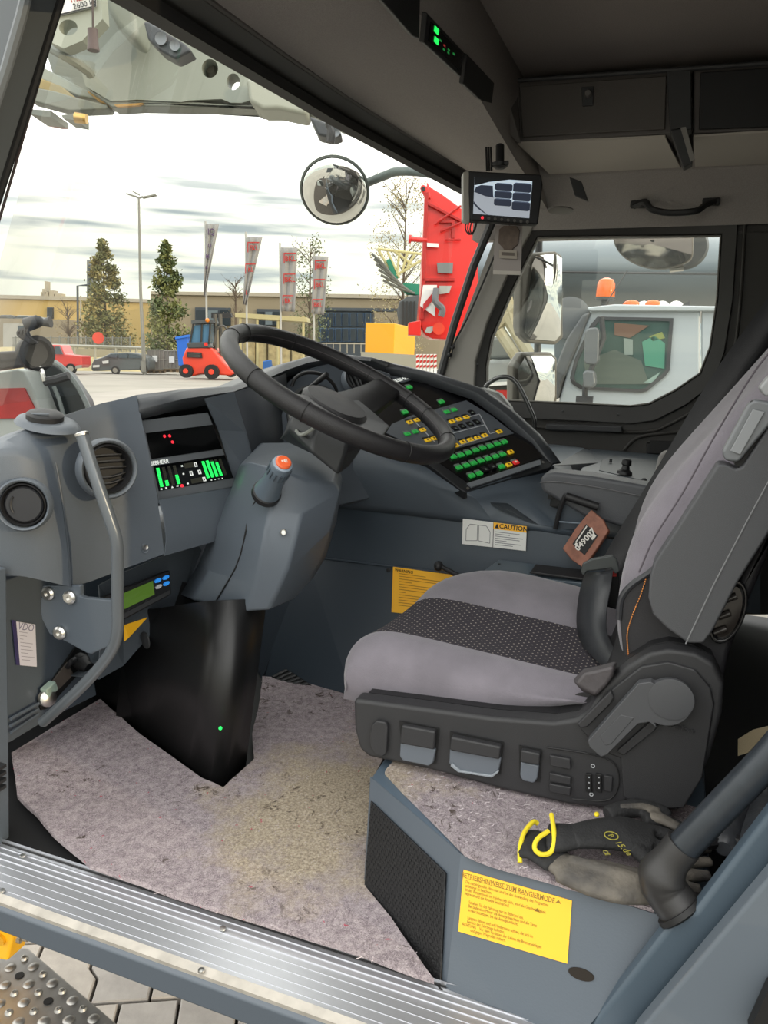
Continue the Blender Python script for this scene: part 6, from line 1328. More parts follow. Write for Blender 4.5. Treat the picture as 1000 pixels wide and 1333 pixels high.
fpart('mast_head', [(275, 407), (300, 407), (302, 413), (275, 414)], 53, .4, BLK, fk)
m = MB(); m.sph(PD(270, 417, 52), .14); m.build('beacon', M2('beacon_orange', '#d97a1a', .3), fk, sm=True)
# shelter with wrapped goods
sh3 = thing('shelter', 'cream roofed open shelter behind the steering wheel', 'shelter', gnd(350, 66))
fpart('roof_beam', [(306, 407), (399, 413), (400, 419), (306, 413)], 66, 3, M2('cream_beam', '#b0a67c', .7), sh3)
for a in (313, 335, 362, 395): m = MB(); m.tube([PD(a, 412, 66.2), PD(a, 490, 66.2)], .12, 6); m.build('post', bpy.data.materials['cream_beam'], sh3)
WRP = M2('wrapped_goods', '#a39670', .6, bump=1, bs=3, var=.25, vs=2)
for k, (a, b, c) in enumerate([(316, 440, 16), (334, 436, 13), (349, 444, 16), (367, 440, 11), (380, 446, 13)]):
    o = fpart('wrapped_stack', [(a, b), (a+c, b-1), (a+c, 486), (a, 486)], 67, 1, WRP, None, bev=.08); tag(o, 'film wrapped pallet stack under the shelter, %s from the left' % ['first', 'second', 'third', 'fourth', 'last'][k], 'pallet stack', 'wrapped stacks under the shelter')
bb_ = fpart('blue_tarpaulin', [(342, 470), (352, 468), (354, 484), (342, 484)], 64, .8, M2('tarp_blue', '#2d5f9f'), None, bev=.1); tag(bb_, 'small blue bundle on the ground before the wrapped stacks', 'bundle')
bn_ = thing('blue_bin', 'tall bright blue bin tilted behind the red forklift', 'bin', gnd(236, 58)); fpart('body', [(229, 440), (244, 437), (248, 478), (232, 476)], 58, 1.4, M2('bin_blue', '#1c5fc0', .5), bn_, bev=.08); fpart('lid', [(228, 438.5), (246, 435.5), (246, 438.5), (228, 441.5)], 57.9, 1.6, M2('bin_lid', '#2a6ccb', .5), bn_)
plm = M2('pallet_wood', '#7a664c', .9); ibc = M2('crate_grey', '#77736c', .6)
for k, (a, b, c, d) in enumerate([(191, 455, 213, 481), (213, 456, 233, 480)]):
    pc = thing('pallet_box', ['grey caged liquid container on a pallet beside the lamp post', 'grey caged liquid container on a pallet beside the blue bin'][k], 'container', gnd((a+c)/2, 60), 'grey containers on pallets')
    fpart('tank', [(a, b), (c, b), (c, d), (a, d)], 60, 1.2, ibc, pc, bev=.06)
    for j in range(5): u_ = lerp(a+.5, c-.5, j/4); m = MB(); m.tube([PD(u_, b, 59.9), PD(u_, d, 59.9)], .03, 4); m.build('cage_bar', RIMM, pc)
    for j in range(3): u_ = lerp(b+.5, d-.5, j/2); m = MB(); m.tube([PD(a, u_, 59.9), PD(c, u_, 59.9)], .03, 4); m.build('cage_bar', RIMM, pc)
    fpart('label', [(a+7, b+8), (a+14, b+8), (a+14, b+16), (a+7, b+16)], 59.85, .03, WHITE, pc)
    for j in range(3): fpart('pallet_foot', [(a+j*8, d+1.5), (a+j*8+3, d+1.5), (a+j*8+3, d+4.5), (a+j*8, d+4.5)], 60, 1.2, plm, pc)
    fpart('pallet_deck', [(a-1, d), (c+1, d), (c+1, d+1.6), (a-1, d+1.6)], 59.95, 1.3, plm, pc)
# yellow container and barriers
yc = thing('yellow_container', 'bright yellow container beyond the dashboard, left of the red crane', 'container', gnd(505, 56))
cp1, cp2, cp3 = 476, 514, 541
m = MB(); A_, B_, C_ = PD(cp1, 420, 56), PD(cp2, 421, 54.5), PD(cp3, 427, 58); m.prism([A_, B_, C_, A_+C_-B_], (0, 0, -2.3)); m.build('box', M2('container_yellow', '#e0a018', .5), yc, bev=.05)
cbs = thing('concrete_plinth', 'pale concrete blocks lying below the yellow container', 'concrete block', gnd(500, 52)); fpart('block', [(470, 458), (560, 463), (566, 500), (470, 500)], 53, 3, M2('concrete_pale', '#8d8a7c', .9), cbs)
for k in range(6):
    a = 542+k*4.6
    b = thing('barrier_post', 'red and white warning post near the far pillar, %s of six from left' % ['first', 'second', 'third', 'fourth', 'fifth', 'last'][k], 'barrier', gnd(a, 48), 'red and white warning posts')
    fpart('board', [(a, 461), (a+3.6, 461), (a+3.6, 503), (a, 503)], 48, .15, WHITE, b)
    for j in range(3): fpart('red_stripe', [(a, 463+j*6.5), (a+3.6, 461.5+j*6.5), (a+3.6, 464.5+j*6.5), (a, 466+j*6.5)], 47.95, .05, FRD, b)
# ---- red crane section
rc_ = thing('red_crane', 'bright red crane outrigger and tower section standing outside the windscreen', 'crane', gnd(575, 12))
CRD = mat('crane_red', '#cf1c12', .35, coat=.3)
fpart('body', [(556, 236), (560, 243), (575, 252), (602, 272), (640, 300), (640, 420), (585, 442), (563, 441), (553, 436), (545, 418), (549, 372), (553, 300), (555, 260)], 12, .9, CRD, rc_, bev=.02)
fpart('lug', [(547, 244), (551, 240), (558, 244), (561, 258), (554, 258)], 11.95, .1, CRD, rc_, bev=.01); m = MB(); m.lathe([(.03, 0), (.03, .02)], PD(551, 246, 11.93), -FWH, 14); m.build('lug_hole', BLK, rc_)
m = MB(); m.tube([PD(533, 311, 11.95), PD(556, 313, 11.95)], .035, 12); m.build('pin', CRD, rc_, sm=True); m = MB(); m.tube([PD(532, 311, 11.95), PD(535.5, 311.3, 11.95)], .062, 14); m.build('pin_head', CRD, rc_, sm=True)
fpart('foot_plate', [(532, 420), (548, 417), (548, 437), (532, 436)], 11.9, .5, CRD, rc_, bev=.01)
CRE = mat('crane_red_edge', '#a5140d', .4)
for pts in ([(556, 262), (602, 286), (602, 290), (556, 266)], [(549, 362), (592, 362), (592, 366), (549, 366)], [(572, 286), (592, 286), (592, 310), (588, 310), (588, 290), (572, 290)], [(553, 250), (558, 250), (552, 416), (547, 416)]): fpart('rib', pts, 11.93, .08, CRE, rc_, bev=.006)
for k in range(3): m = MB(); m.tube([PD(566+k*7, 292+k*10, 11.9), PD(600, 268+k*22, 11.9)], .016, 6); m.build('stiffener', CRE, rc_, sm=True)
gw = fpart('grey_window', [(569, 342), (590, 342), (589, 356), (570, 355)], 11.9, .05, M2('plate_grey', '#6d7171', .4), rc_)
fpart('white_plate', [(556, 316), (571, 317), (571, 322), (556, 321)], 11.92, .04, WHITE, rc_)
fpart('warning_board', [(551, 371), (569, 371), (566, 412), (547, 398)], 11.9, .04, WHITE, rc_)
fpart('warning_stripe', [(551, 396), (569, 374), (569, 384), (551, 406)], 11.88, .03, M2('stripe_red', '#b5262a'), rc_)
fpart('grey_fitting', [(572, 372), (588, 372), (585, 381), (572, 383)], 11.9, .06, M2('fitting', '#9a9c98'), rc_)
m = MB(); m.tube(smooth([PD(568, 376, 11.85), PD(567, 392, 11.8), PD(576, 402, 11.8), (PD(574, 412, 11.8))], 4), .05, 8); m.build('hook', M2('hook_grey', '#5a5c60', .4), rc_, sm=True)
fpart('lower_plate', [(556, 426), (571, 424), (560, 434), (553, 432)], 11.88, .04, bpy.data.materials['fitting'], rc_); m = MB(); m.lathe([(.09, 0), (.09, .04)], PD(571, 428, 11.9), -FWH, 14); m.build('roller', FKR, rc_)
fpart('pedestal', [(606, 400), (624, 400), (624, 640), (606, 640)], 12.4, .4, CRD, rc_)
gp_ = thing('grey_crane_mast', 'pale blue-grey corrugated crane section right of the red one', 'crane section', gnd(625, 16))
fpart('body', [(603, 262), (668, 290), (668, 330), (630, 470), (626, 600), (606, 600)], 16, 1, M2('mast_blue_grey', '#8a9398', .5), gp_)
for k in range(5): fpart('corrugation', [(608+k*9, 266+k*4), (612+k*9, 267+k*4), (612+k*9, 450-k*25), (608+k*9, 455-k*25)], 15.9, .1, M2('mast_rib', '#6f787e', .5) if k == 0 else bpy.data.materials['mast_rib'], gp_)
gc = thing('green_mobile_crane', 'far green and cream lattice crane parts left of the red crane', 'crane', gnd(520, 62))
GRC = M2('crane_green', '#18745a', .5); CRM = M2('lattice_cream', '#b5ae7e', .6)
for l in ([(492, 324), (552, 331)], [(503, 366), (552, 337)], [(492, 324), (517, 368)], [(505, 328), (520, 362)], [(520, 329), (517, 356)], [(530, 330), (524, 352)], [(540, 331), (530, 348)], [(512, 326), (536, 344)]): m = MB(); m.tube([PD(*l[0], 62), PD(*l[1], 62)], .10, 6); m.build('lattice_bar', CRM, gc)
fpart('green_beam', [(503, 338), (508, 337), (518, 362), (512, 366)], 61.8, .6, GRC, gc); fpart('green_tank', [(525, 368), (547, 370), (547, 384), (530, 383), (524, 377)], 61.8, 1, GRC, gc, bev=.03)
for k in range(6): m = MB(); m.tube(smooth([PD(484+k*3, 330+k*7, 61.6), PD(500+k*4, 345+k*6, 61.5), PD(520+k*4, 372+k*2, 61.6)], 3), .10, 6); m.build('pipework', M2('pipe_dark', '#5c5e58', .5) if k == 0 else bpy.data.materials['pipe_dark'], gc, sm=True)
fpart('counterweight', [(520, 393), (530, 386), (547, 384), (546, 430), (530, 436), (520, 422), (517, 405)], 61, 2, M2('weight_dark', '#474c50', .4), gc, bev=.05)
for k in range(4): fpart('weight_rib', [(524+k*5, 392), (526+k*5, 392), (526+k*5, 428), (524+k*5, 428)], 60.8, .2, BLK, gc)
fpart('support', [(524, 430), (540, 430), (540, 490), (524, 490)], 62, 1, bpy.data.materials['weight_dark'], gc)
# ---- front corner of the carrier: striped bumper, hose plug
bp2 = thing('striped_bumper', 'red and white striped bumper corner outside the windscreen at the left', 'bumper', PD(20, 520, 2.15))
SPW = mat('bumper_white', '#a6aba6', .5, bump=.2, bs=80, var=.06, vs=12); 
fpart('white_panel', [(-60, 494), (22, 480), (30, 482), (44, 508), (80, 600), (-60, 600)], 2.2, .15, SPW, bp2, bev=.006)
fpart('red_band', [(-60, 507), (31, 505), (51, 544), (-60, 546)], 2.192, .01, M2('band_red', '#a92f2b', .5, var=.1, vs=20), bp2)
DKS = mat('hose_guard', '#23292a', .35, bump=.3, bs=60)
fpart('guard_plate', [(28, 478), (40, 468), (62, 468), (90, 488), (112, 520), (122, 548), (122, 600), (66, 600), (48, 530)], 2.3, .06, DKS, bp2, bev=.01)
for l in ([(40, 482), (50, 502), (60, 535), (64, 560)], [(70, 503), (77, 520), (84, 545)]): m = MB(); m.tube(smooth([PD(a, b, 2.28) for a, b in l], 3), .006, 8); m.build('rib', M2('rib_grey', '#7f8684', .4) if 'rib_grey' not in bpy.data.materials else bpy.data.materials['rib_grey'], bp2, sm=True)
m = MB(); m.tube(smooth([PD(a, b, 2.27) for a, b in [(58, 466), (78, 476), (98, 498), (114, 528), (120, 550)]], 4), .008, 8); m.build('rim', bpy.data.materials['rib_grey'], bp2, sm=True)
cpl = thing('hose_reel_plug', 'black coiled cable plug and ring clamped before the bumper at the left', 'cable plug', PD(45, 460, 2.05))
fpart('arm', [(-60, 461), (26, 456), (32, 470), (28, 478), (-60, 490)], 2.1, .04, M2('arm_black', '#2a2625', .45), cpl, bev=.008)
fpart('arm_slot', [(-20, 470), (24, 466), (24, 468), (-20, 473)], 2.095, .01, RUB, cpl)
rN = (CP-PD(47, 461, 2.05)).normalized()+RTH*.5
m = MB(); m.lathe([(.044, -.03), (.046, -.008), (.046, .0), (.036, .004), (.033, -.02)], PD(49, 460, 2.05), rN, 28, cap=False); m.build('ring', BLK, cpl, sm=True)
for k in range(3): m = MB(); m.lathe([(.0475, -.024+.008*k), (.0475, -.020+.008*k)], PD(49, 460, 2.05), rN, 28, cap=False); m.build('band', RUB, cpl, sm=True)
m = MB(); m.lathe([(.034, -.018), (.002, -.016)], PD(49, 460, 2.05), rN, 20); m.build('socket_face', M2('socket', '#6a6660', .4), cpl)
for k in range(4): m = MB(); m.tube(smooth([PD(50-k*2.5, 447, 2.03), PD(40-k*5, 440-k, 2.03), PD(36-k*3, 430, 2.03), PD(38+k*3, 423, 2.04)], 4), .0045, 6); m.build('cable', BLK, cpl, sm=True)
m = MB(); m.tube([PD(34, 423, 2.04), PD(50, 418, 2.04)], [.018, .016], 10); m.build('handle', BLK2, cpl, sm=True)
m = MB(); m.tube([PD(50, 418, 2.04), PD(57, 420, 2.04), PD(66, 419, 2.04)], [.014, .009, .015], 10); m.build('handle_knob', BLK2, cpl, sm=True)
m = MB(); m.tube(smooth([PD(53, 478, 2.06), PD(56, 488, 2.05), PD(58, 496, 2.05)], 3), .006, 8); m.build('bracket_rod', ZINC, cpl, sm=True)
m = MB(); m.tube([PD(58, 497, 2.06), PD(74, 494, 2.06), PD(90, 489, 2.06)], .012, 8); m.build('bracket_bar', BLK2, cpl, sm=True)
# ---- crane upper seen from below, top left
cu_ = thing('crane_boom', 'pale grey crane superstructure with round holes hanging over the windscreen', 'crane', PD(220, 60, 4.0))
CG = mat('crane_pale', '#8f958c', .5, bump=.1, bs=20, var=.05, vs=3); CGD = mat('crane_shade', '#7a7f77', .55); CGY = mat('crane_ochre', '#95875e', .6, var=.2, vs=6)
def ringplate(par, name, pts, holes, D, th, mm):
    """plate with real round holes, cut by triangulated fill"""
    bm = bmesh.new(); ed = []
    for loop in [pts]+[[(hx0+r_*math.cos(q), hy0+r_*ry*math.sin(q)) for q in (2*math.pi*k/24 for k in range(24))] for hx0, hy0, r_, ry in holes]:
        vs = [bm.verts.new(PD(a, b, D)) for a, b in loop]; ed += [bm.edges.new((vs[i], vs[(i+1) % len(vs)])) for i in range(len(vs))]
    bmesh.ops.triangle_fill(bm, use_beauty=True, use_dissolve=False, edges=ed, normal=-FWH)
    me = bpy.data.meshes.new(name); bm.to_mesh(me); bm.free(); me.materials.append(mm)
    o = bpy.data.objects.new(name, me); COL.objects.link(o); adopt(o, par); q = o.modifiers.new('s', 'SOLIDIFY'); q.thickness = th; q.offset = 0; return o
ringplate(cu_, 'main_plate', [(20, -60), (460, -60), (460, 175), (420, 158), (385, 143), (342, 142), (331, 135), (318, 139), (304, 139), (292, 134), (250, 136), (240, 138), (185, 135), (150, 137), (118, 118), (100, 60)], [(277, 95, 10.5, 1.15), (307, 112, 8.5, 1.25)], 4.0, .12, CG)
m = MB(); m.lathe([(.045, .02), (.02, .06)], PD(277, 95, 4.08), -FWH, 20); m.build('bearing', M2('bearing_grey', '#6a665a', .4), cu_)
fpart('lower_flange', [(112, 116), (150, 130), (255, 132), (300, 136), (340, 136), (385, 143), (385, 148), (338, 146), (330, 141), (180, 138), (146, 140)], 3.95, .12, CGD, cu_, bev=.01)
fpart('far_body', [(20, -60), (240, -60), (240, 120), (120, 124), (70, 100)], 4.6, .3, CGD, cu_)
ringplate(cu_, 'lug_plate', [(56, -60), (132, -60), (136, 0), (138, 30), (112, 58), (88, 68), (68, 58), (60, 40)], [(94, 41, 12, .85)], 3.5, .08, mat('lug_pale', '#a3a89c', .5))
fpart('rounded_housing', [(128, -60), (170, -30), (180, 40), (176, 54), (160, 42), (150, 32), (138, 10)], 3.7, .2, CG, cu_, bev=.03)
fpart('housing', [(320, 100), (345, 104), (400, 130), (400, 150), (362, 142), (342, 142), (324, 132)], 3.85, .2, M2('housing_pale', '#a0a499', .5), cu_, bev=.02)
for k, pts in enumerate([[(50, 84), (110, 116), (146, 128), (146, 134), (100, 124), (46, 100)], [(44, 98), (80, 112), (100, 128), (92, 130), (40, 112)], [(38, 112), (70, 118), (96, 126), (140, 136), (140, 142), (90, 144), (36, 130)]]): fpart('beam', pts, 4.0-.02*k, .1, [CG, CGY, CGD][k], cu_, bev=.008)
fpart('ochre_beam', [(112, 118), (120, 119), (148, 134), (142, 138), (128, 132)], 3.97, .06, M2('beam_gold', '#b38a48', .5), cu_, bev=.008)
fpart('gold_edge', [(148, 136), (186, 134), (180, 137), (152, 139)], 3.93, .02, bpy.data.materials['beam_gold'], cu_)
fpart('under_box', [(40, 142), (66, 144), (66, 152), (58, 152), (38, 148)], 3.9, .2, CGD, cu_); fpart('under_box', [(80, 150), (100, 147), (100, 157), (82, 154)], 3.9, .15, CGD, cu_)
m = MB(); m.tube([PD(98, 153, 3.88), PD(113, 155, 3.88)], [.024, .022], 12); m.build('brass_fitting', mat('brass', (.6, .38, .12), .3, 1), cu_, sm=True)
m = MB(); m.tube(smooth([PD(62, 60, 3.6), PD(90, 76, 3.55), PD(114, 92, 3.6), PD(118, 98, 3.62)], 3), .02, 8); m.build('pipe', CGD, cu_, sm=True)
LBQ = Quad(PD(72, 22, 3.45), PD(126, 9, 3.45), PD(124, -30, 3.45), PD(72, -20, 3.45))
m = MB(); LBQ.box(m, 0, 0, 1, 1, 0, .004); lq = m.build('data_plate', WHITE, cu_); lq['label'] = 'white rating plate with a dark border'
m = MB(); LBQ.box(m, 0, 0, 1, .04, .004, .006); LBQ.box(m, .97, 0, 1, 1, .004, .006); m.build('plate_border', BLK, lq)
text('2600 kg', 'lettering', BLK, LBQ.M(.72, .16, .006), .030, lq); text('max.', 'lettering', FRD, LBQ.M(.6, .42, .006), .04, lq)
m = MB(); m.tube([PD(120, -60, 3.1), PD(121, 38, 3.1)], .004, 6); hp_ = m.build('hanging_plug', mat('plug_cord', '#4a3f3c', .6), None, sm=True); tag(hp_, 'small brown plug dangling on a cord at the top left', 'plug')
m = MB(); m.lathe([(.018, 0), (.020, .06), (.022, .065), (.022, .072), (.01, .072)], PD(120.5, 38, 3.1), (0, 0, -1), 14); m.build('plug_body', M2('plug_brown', '#5a4a47', .5), hp_, sm=True)
def worklamp(lab, pts, D, cells):
    w_ = thing('work_lamp', lab, 'lamp', PD(*pts[0], D)); fpart('housing', pts, D, .10, M2('lamp_case', '#3c4045', .4) if 'lamp_case' not in bpy.data.materials else bpy.data.materials['lamp_case'], w_, bev=.01)
    for a, b, r_ in cells: m = MB(); m.lathe([(r_*D/1000, 0), (r_*D/1000, .008), (r_*.6*D/1000, .004)], PD(a, b, D-.005), -FWH, 14); m.build('reflector', mat('reflector', '#70757a', .35, .3) if 'reflector' not in bpy.data.materials else bpy.data.materials['reflector'], w_, sm=True)
worklamp('black work lamp with two reflectors hanging from the crane near the header', [(186, 26), (194, 28), (240, 56), (250, 66), (228, 77), (208, 66), (192, 50)], 3.4, [(210, 51, 7), (228, 60, 6)])
worklamp('work lamp under the header beside the round mirror', [(402, 150), (440, 165), (446, 176), (434, 180), (414, 176)], 3.0, [(437, 173, 5)])
m = MB(); m.tube(smooth([PD(427, 160, 2.9), PD(431, 172, 2.9), PD(430, 186, 2.9)], 3), [.012]*3+[.016]*4, 8); o = m.build('lamp_bracket', BLK, bpy.data.objects['work_lamp.001'], sm=True)
# ---- mirrors outside
MIR = mat('mirror_glass', (.86, .88, .86), .015, 1)
rm = thing('round_mirror', 'round convex front mirror on a curved arm outside the windscreen', 'mirror', P(436, 248, x=2.2))
rc0 = P(436, 248, x=2.2); mn_ = ((CP-rc0).normalized()*1.0+V((.0, .55, -.10))).normalized(); mr_ = .143
fac = ((CP-rc0).normalized()+V((0, .1, -.42))).normalized(); rc0 = rc0+fac*.1
m = MB(); m.lathe([(mr_*math.sin(a), .055*math.cos(a)-.1) for a in (0.001, .2, .4, .6, .8, 1.0, 1.2, 1.4, 1.57)], rc0, fac, 40, cap=False); m.build('glass', MIR, rm, sm=True, ang=180)
m = MB(); m.lathe([(mr_+.0, -.104), (mr_+.006, -.10), (mr_+.007, -.092), (mr_-.001, -.088)], rc0, fac, 40, cap=False); m.build('rim', M2('mirror_rim', '#4c5450', .4), rm, sm=True)
m = MB(); m.lathe([(.001, -.15), (mr_*.7, -.14), (mr_+.004, -.103)], rc0, fac, 40); m.build('back_shell', BLK, rm, sm=True)
m = MB(); m.tube(smooth([P(478, 238, x=2.3), P(500, 229, x=2.25), P(520, 223, x=2.2), P(560, 226, x=2.15), P(600, 240, x=2.1)], 4), .018, 10); m.build('arm', M2('arm_green_grey', '#5a6663', .45), rm, sm=True)
MIR2 = mat('wing_mirror_glass', (.86, .87, .85), .05, 1)
def boxmirror(lab, frame, glass, x, n0):
    o0 = P(sum(a for a, b in glass)/len(glass), sum(b for a, b in glass)/len(glass), x=x); n0 = V(n0).normalized()
    t_ = thing('wing_mirror', lab, 'mirror', o0); FR_ = M2('mirror_case', '#6d6a63', .45) if 'mirror_case' not in bpy.data.materials else bpy.data.materials['mirror_case']
    pl = [PP(a, b, o0, n0) for a, b in glass]; c = V((0, 0, 0))
    for p in pl: c += p/len(pl)
    fr = [PP(a, b, o0-n0*.006, n0) for a, b in frame]
    m = MB(); m.loft([fr, [c+(p-c)*1.0-n0*.04 for p in fr], [c+(p-c)*.8-n0*.085 for p in fr]]); m.build('case', FR_, t_, bev=.010, seg=3)
    rows_ = [[c+(p-c)*s_+n0*(.004+.030*(1-s_*s_)) for p in pl] for s_ in (1, .96, .85, .7, .5, .3, .1)]
    m = MB(); m.loft(rows_, cap=False); m.add(rows_[-1], [tuple(range(len(pl)))]); m.build('glass', MIR2, t_, sm=True, ang=180); return t_
hn0 = ((CP-P(722, 352, x=2.42)).normalized()+SUNDIR).normalized()+V((.10, -.05, -.10))
t_ = boxmirror('large rectangular wing mirror catching the low sun outside the far window', [(690, 329), (724, 327), (733, 333), (734, 440), (724, 449), (688, 447), (677, 436), (679, 345)], [(697, 333), (722, 330), (731, 336), (731, 388), (729, 436), (722, 444), (690, 441), (683, 432), (686, 400), (692, 345)], 2.42, hn0)
t_ = boxmirror('smaller square wing mirror below the large one outside the far window', [(680, 459), (718, 459), (726, 466), (726, 520), (720, 560), (668, 560), (669, 475)], [(684, 463), (716, 463), (722, 468), (722, 515), (716, 545), (676, 545), (674, 480)], 2.42, hn0)
mp3 = thing('mirror_post', 'dark steel post carrying the wing mirrors', 'post', P(700, 455, x=2.5)); m = MB(); m.tube([P(702, 300, x=2.56), P(700, 450, x=2.56), P(697, 600, x=2.56)], .016, 10); m.build('tube', BLK2, mp3, sm=True)
m = MB(); m.tube([P(697, 596, x=2.56), P(697, 596, x=2.56)+V((-.5, .05, 0))], .014, 10); m.build('bracket_arm', BLK2, mp3, sm=True)
m = MB(); m.tube([P(702, 304, x=2.56), P(702, 304, x=2.56)+V((-.5, .0, .0))], .014, 10); m.build('bracket_arm', BLK2, mp3, sm=True)
wm = thing('wide_angle_mirror', 'wide oval kerb mirror with grey disc bracket at the top of the far window', 'mirror', P(850, 320, x=2.5))
m = MB(); m.lathe([(.085, 0), (.092, .015), (.08, .03), (.03, .03)], P(892, 322, x=2.62), (-1, -.2, 0), 32); m.build('disc_bracket', M2('disc_grey', '#56595a', .4), wm, sm=True)
op = smooth([P(a, b, x=2.45) for a, b in [(796, 290), (800, 318), (812, 334), (832, 345), (856, 350), (880, 347), (900, 337), (903, 318), (902, 290)]], 3)
m = MB(); m.prism(op, (.05, 0, 0)); m.build('case', bpy.data.materials['mirror_case'], wm, bev=.008)
cc = P(850, 315, x=2.45); m = MB(); rws = [[cc+(p-cc)*s_*.965+V((-1, 0, 0))*(.004+.025*(1-s_*s_)) for p in op] for s_ in (1, .9, .6, .3, .05)]; m.loft(rws, cap=False); m.build('glass', mat('worn_mirror', (.6, .58, .55), .12, 1, bump=.1, bs=30), wm, sm=True, ang=180)
m = MB(); m.tube([P(880, 300, x=2.52), V((2.06, P(880, 300, x=2.52).y, 1.62))], .014, 10); m.build('arm', BLK2, wm, sm=True)
m = MB(); m.tube([P(872, 351, x=2.5), P(890, 349, x=2.5)], .012, 8); m.build('bolt', ZINC, wm, sm=True)
# ---- white truck and the big grey boom
wt_ = thing('white_truck', 'white crane truck cab parked alongside, seen through the far window', 'truck', P(830, 470, x=5))
TX = 5.2; TW = mat('truck_white', '#a9b2b8', .3, coat=.4)
def tp(name, pts, x=TX, th=.05, mm=TW, par=None, bev=0): m = MB(); m.prism(PS(pts, x=x), (th, 0, 0)); return m.build(name, mm, par if par is not None else wt_, bev=bev)
tp('cab_side', [(770, 403), (832, 402), (912, 404), (912, 640), (722, 640), (727, 523), (742, 470)], th=.3, bev=.02)
tp('rear_side', [(914, 404), (1010, 407), (1010, 640), (914, 640)], th=.3, bev=.012)
tp('roof', [(764, 400), (800, 396), (1010, 400), (1010, 405), (766, 405)], x=5.15, th=1.8, bev=.02)
tp('windscreen_pillar', [(758, 410), (769, 405), (752, 450), (731, 500), (726, 520), (716, 520), (722, 480), (738, 440)], x=5.15, th=.2, mm=M2('pillar_dark', '#4e5154', .4), bev=.02)
tp('windscreen', [(722, 420), (756, 408), (735, 450), (722, 490)], x=5.3, th=1.4, mm=mat('screen_glass', '#566066', .1))
wgo = [(778, 412), (877, 414), (872, 482), (866, 490), (843, 509), (836, 511), (756, 507), (745, 500), (742, 492), (748, 468), (768, 424)]
wgi = [(782, 416), (872, 418), (867, 481), (862, 487), (840, 505), (833, 507), (760, 503), (750, 498), (747, 491), (752, 470), (772, 428)]
m = MB(); m.ring(PS(wgo, x=TX-.02), PS(wgi, x=TX-.02), (.04, 0, 0)); wf = m.build('window_rubber', BLK2, wt_)
TG = mat('truck_glass', '#39504a', .06); tg = tp('window_glass', wgi, x=TX-.005, th=.02, mm=TG)
for pts, c in ([(836, 445), (852, 437), (866, 447), (865, 480), (840, 476)], '#4c8a74'), ([(800, 420), (845, 424), (820, 440), (800, 436)], '#6b5140'), ([(812, 440), (824, 442), (824, 462), (813, 462)], '#7f8d87'), ([(760, 470), (800, 455), (835, 470), (845, 500), (765, 500)], '#545e55'), ([(845, 438), (862, 432), (866, 440), (850, 444)], '#7f8a4c'), ([(838, 498), (860, 484), (850, 499)], '#8ba39a'): tp('painted_reflection', pts, x=TX+.04 if False else TX-.012, th=.004, mm=M2('reflection_tint_%s' % c.strip('#'), c, .3), par=tg)  # reflected trees and yard painted as flat colour patches on the pane
tp('mirror', [(761, 432), (766, 427), (778, 426), (780, 432), (779, 470), (775, 475), (763, 474), (760, 470)], x=4.95, th=.12, mm=M2('truck_mirror', '#5d6164', .4), bev=.02)
tp('mirror', [(758, 485), (764, 481), (774, 483), (776, 500), (770, 506), (760, 505)], x=4.95, th=.12, mm=bpy.data.materials['truck_mirror'], bev=.02)
m = MB(); m.tube([P(783, 412, x=4.98), P(786, 440, x=5.0), P(762, 500, x=5.0), P(761, 524, x=5.0)], .02, 8); m.build('mirror_arm', BLK2, wt_, sm=True)
m = MB(); m.box(P(761, 521, x=4.98), (.03, .06, .03)); m.build('mirror_foot', BLK2, wt_)
BO = mat('beacon_amber', '#d9641c', .15, emit=.15)
o = P(788, 387, x=5.6); m = MB(); m.lathe([(.07, -.02), (.075, .0), (.07, .10), (.055, .135), (.02, .15)], o, (0, 0, 1), 20); bcn = m.build('beacon', BO, wt_, sm=True)
m = MB(); m.lathe([(.03, -.14), (.03, -.03), (.08, -.02), (.08, 0)], o, (0, 0, 1), 16); m.build('beacon_base', BLK2, wt_, sm=True)
for a in (822, 850): m = MB(); m.sph(P(a, 397, x=5.7), (.05, .07, .04)); m.build('roof_lamp', BO, wt_, sm=True)
m = MB(); m.tube([P(790, 394, x=5.5), P(817, 352, x=5.5)], .005, 5); m.build('aerial', BLK2, wt_)
for a in (838, 862, 880): m = MB(); m.sph(P(a, 400, x=5.7), (.03, .06, .05)); m.build('roof_fitting', ZINC, wt_, sm=True)
tp('fin', [(887, 398), (898, 391), (898, 399)], x=5.6, th=.02, mm=BLK2)
m = MB(); m.lathe([(.16, 0), (.16, .04), (.12, .05)], P(741, 414, x=5.3), (-1, -.3, 0), 20); m.build('round_mirror', bpy.data.materials['truck_mirror'], wt_, sm=True)
gb_ = thing('grey_boom', 'huge smooth blue-grey telescopic boom above the white truck', 'crane boom', P(850, 350, x=8))
def bm_(y): return [V((8+.9*math.cos(q)*1.1, y, 2.0+.68*math.sin(q))) for q in (2*math.pi*k/28 for k in range(28))]
zt, zb2 = P(850, 296, x=7.2).z, P(850, 396, x=7.2).z; zc, zr = (zt+zb2)/2, (zt-zb2)/2
m = MB(); m.loft([[V((8+.9*math.cos(q), y, zc+zr*1.0*math.sin(q))) for q in (2*math.pi*k/32 for k in range(32))] for y in (2.1, -6)]); m.build('shell', mat('boom_paint', '#6b757b', .45), gb_, sm=True)
m = MB(); m.tube([P(700, 354, x=7.08), P(960, 357, x=7.08)], .012, 6); m.build('weld_line', BLK2, gb_)
tr2 = thing('parked_machine', 'grey and white parked machine with diagonal beams left of the white truck', 'vehicle', P(680, 480, x=7))
tp('hull', [(600, 470), (700, 466), (705, 500), (600, 504)], x=7, th=.8, mm=M2('machine_white', '#8d9190', .5), par=tr2, bev=.04)
tp('chassis', [(600, 500), (706, 496), (706, 545), (600, 548)], x=7.1, th=.8, mm=M2('machine_dark', '#4a4b48', .6), par=tr2)
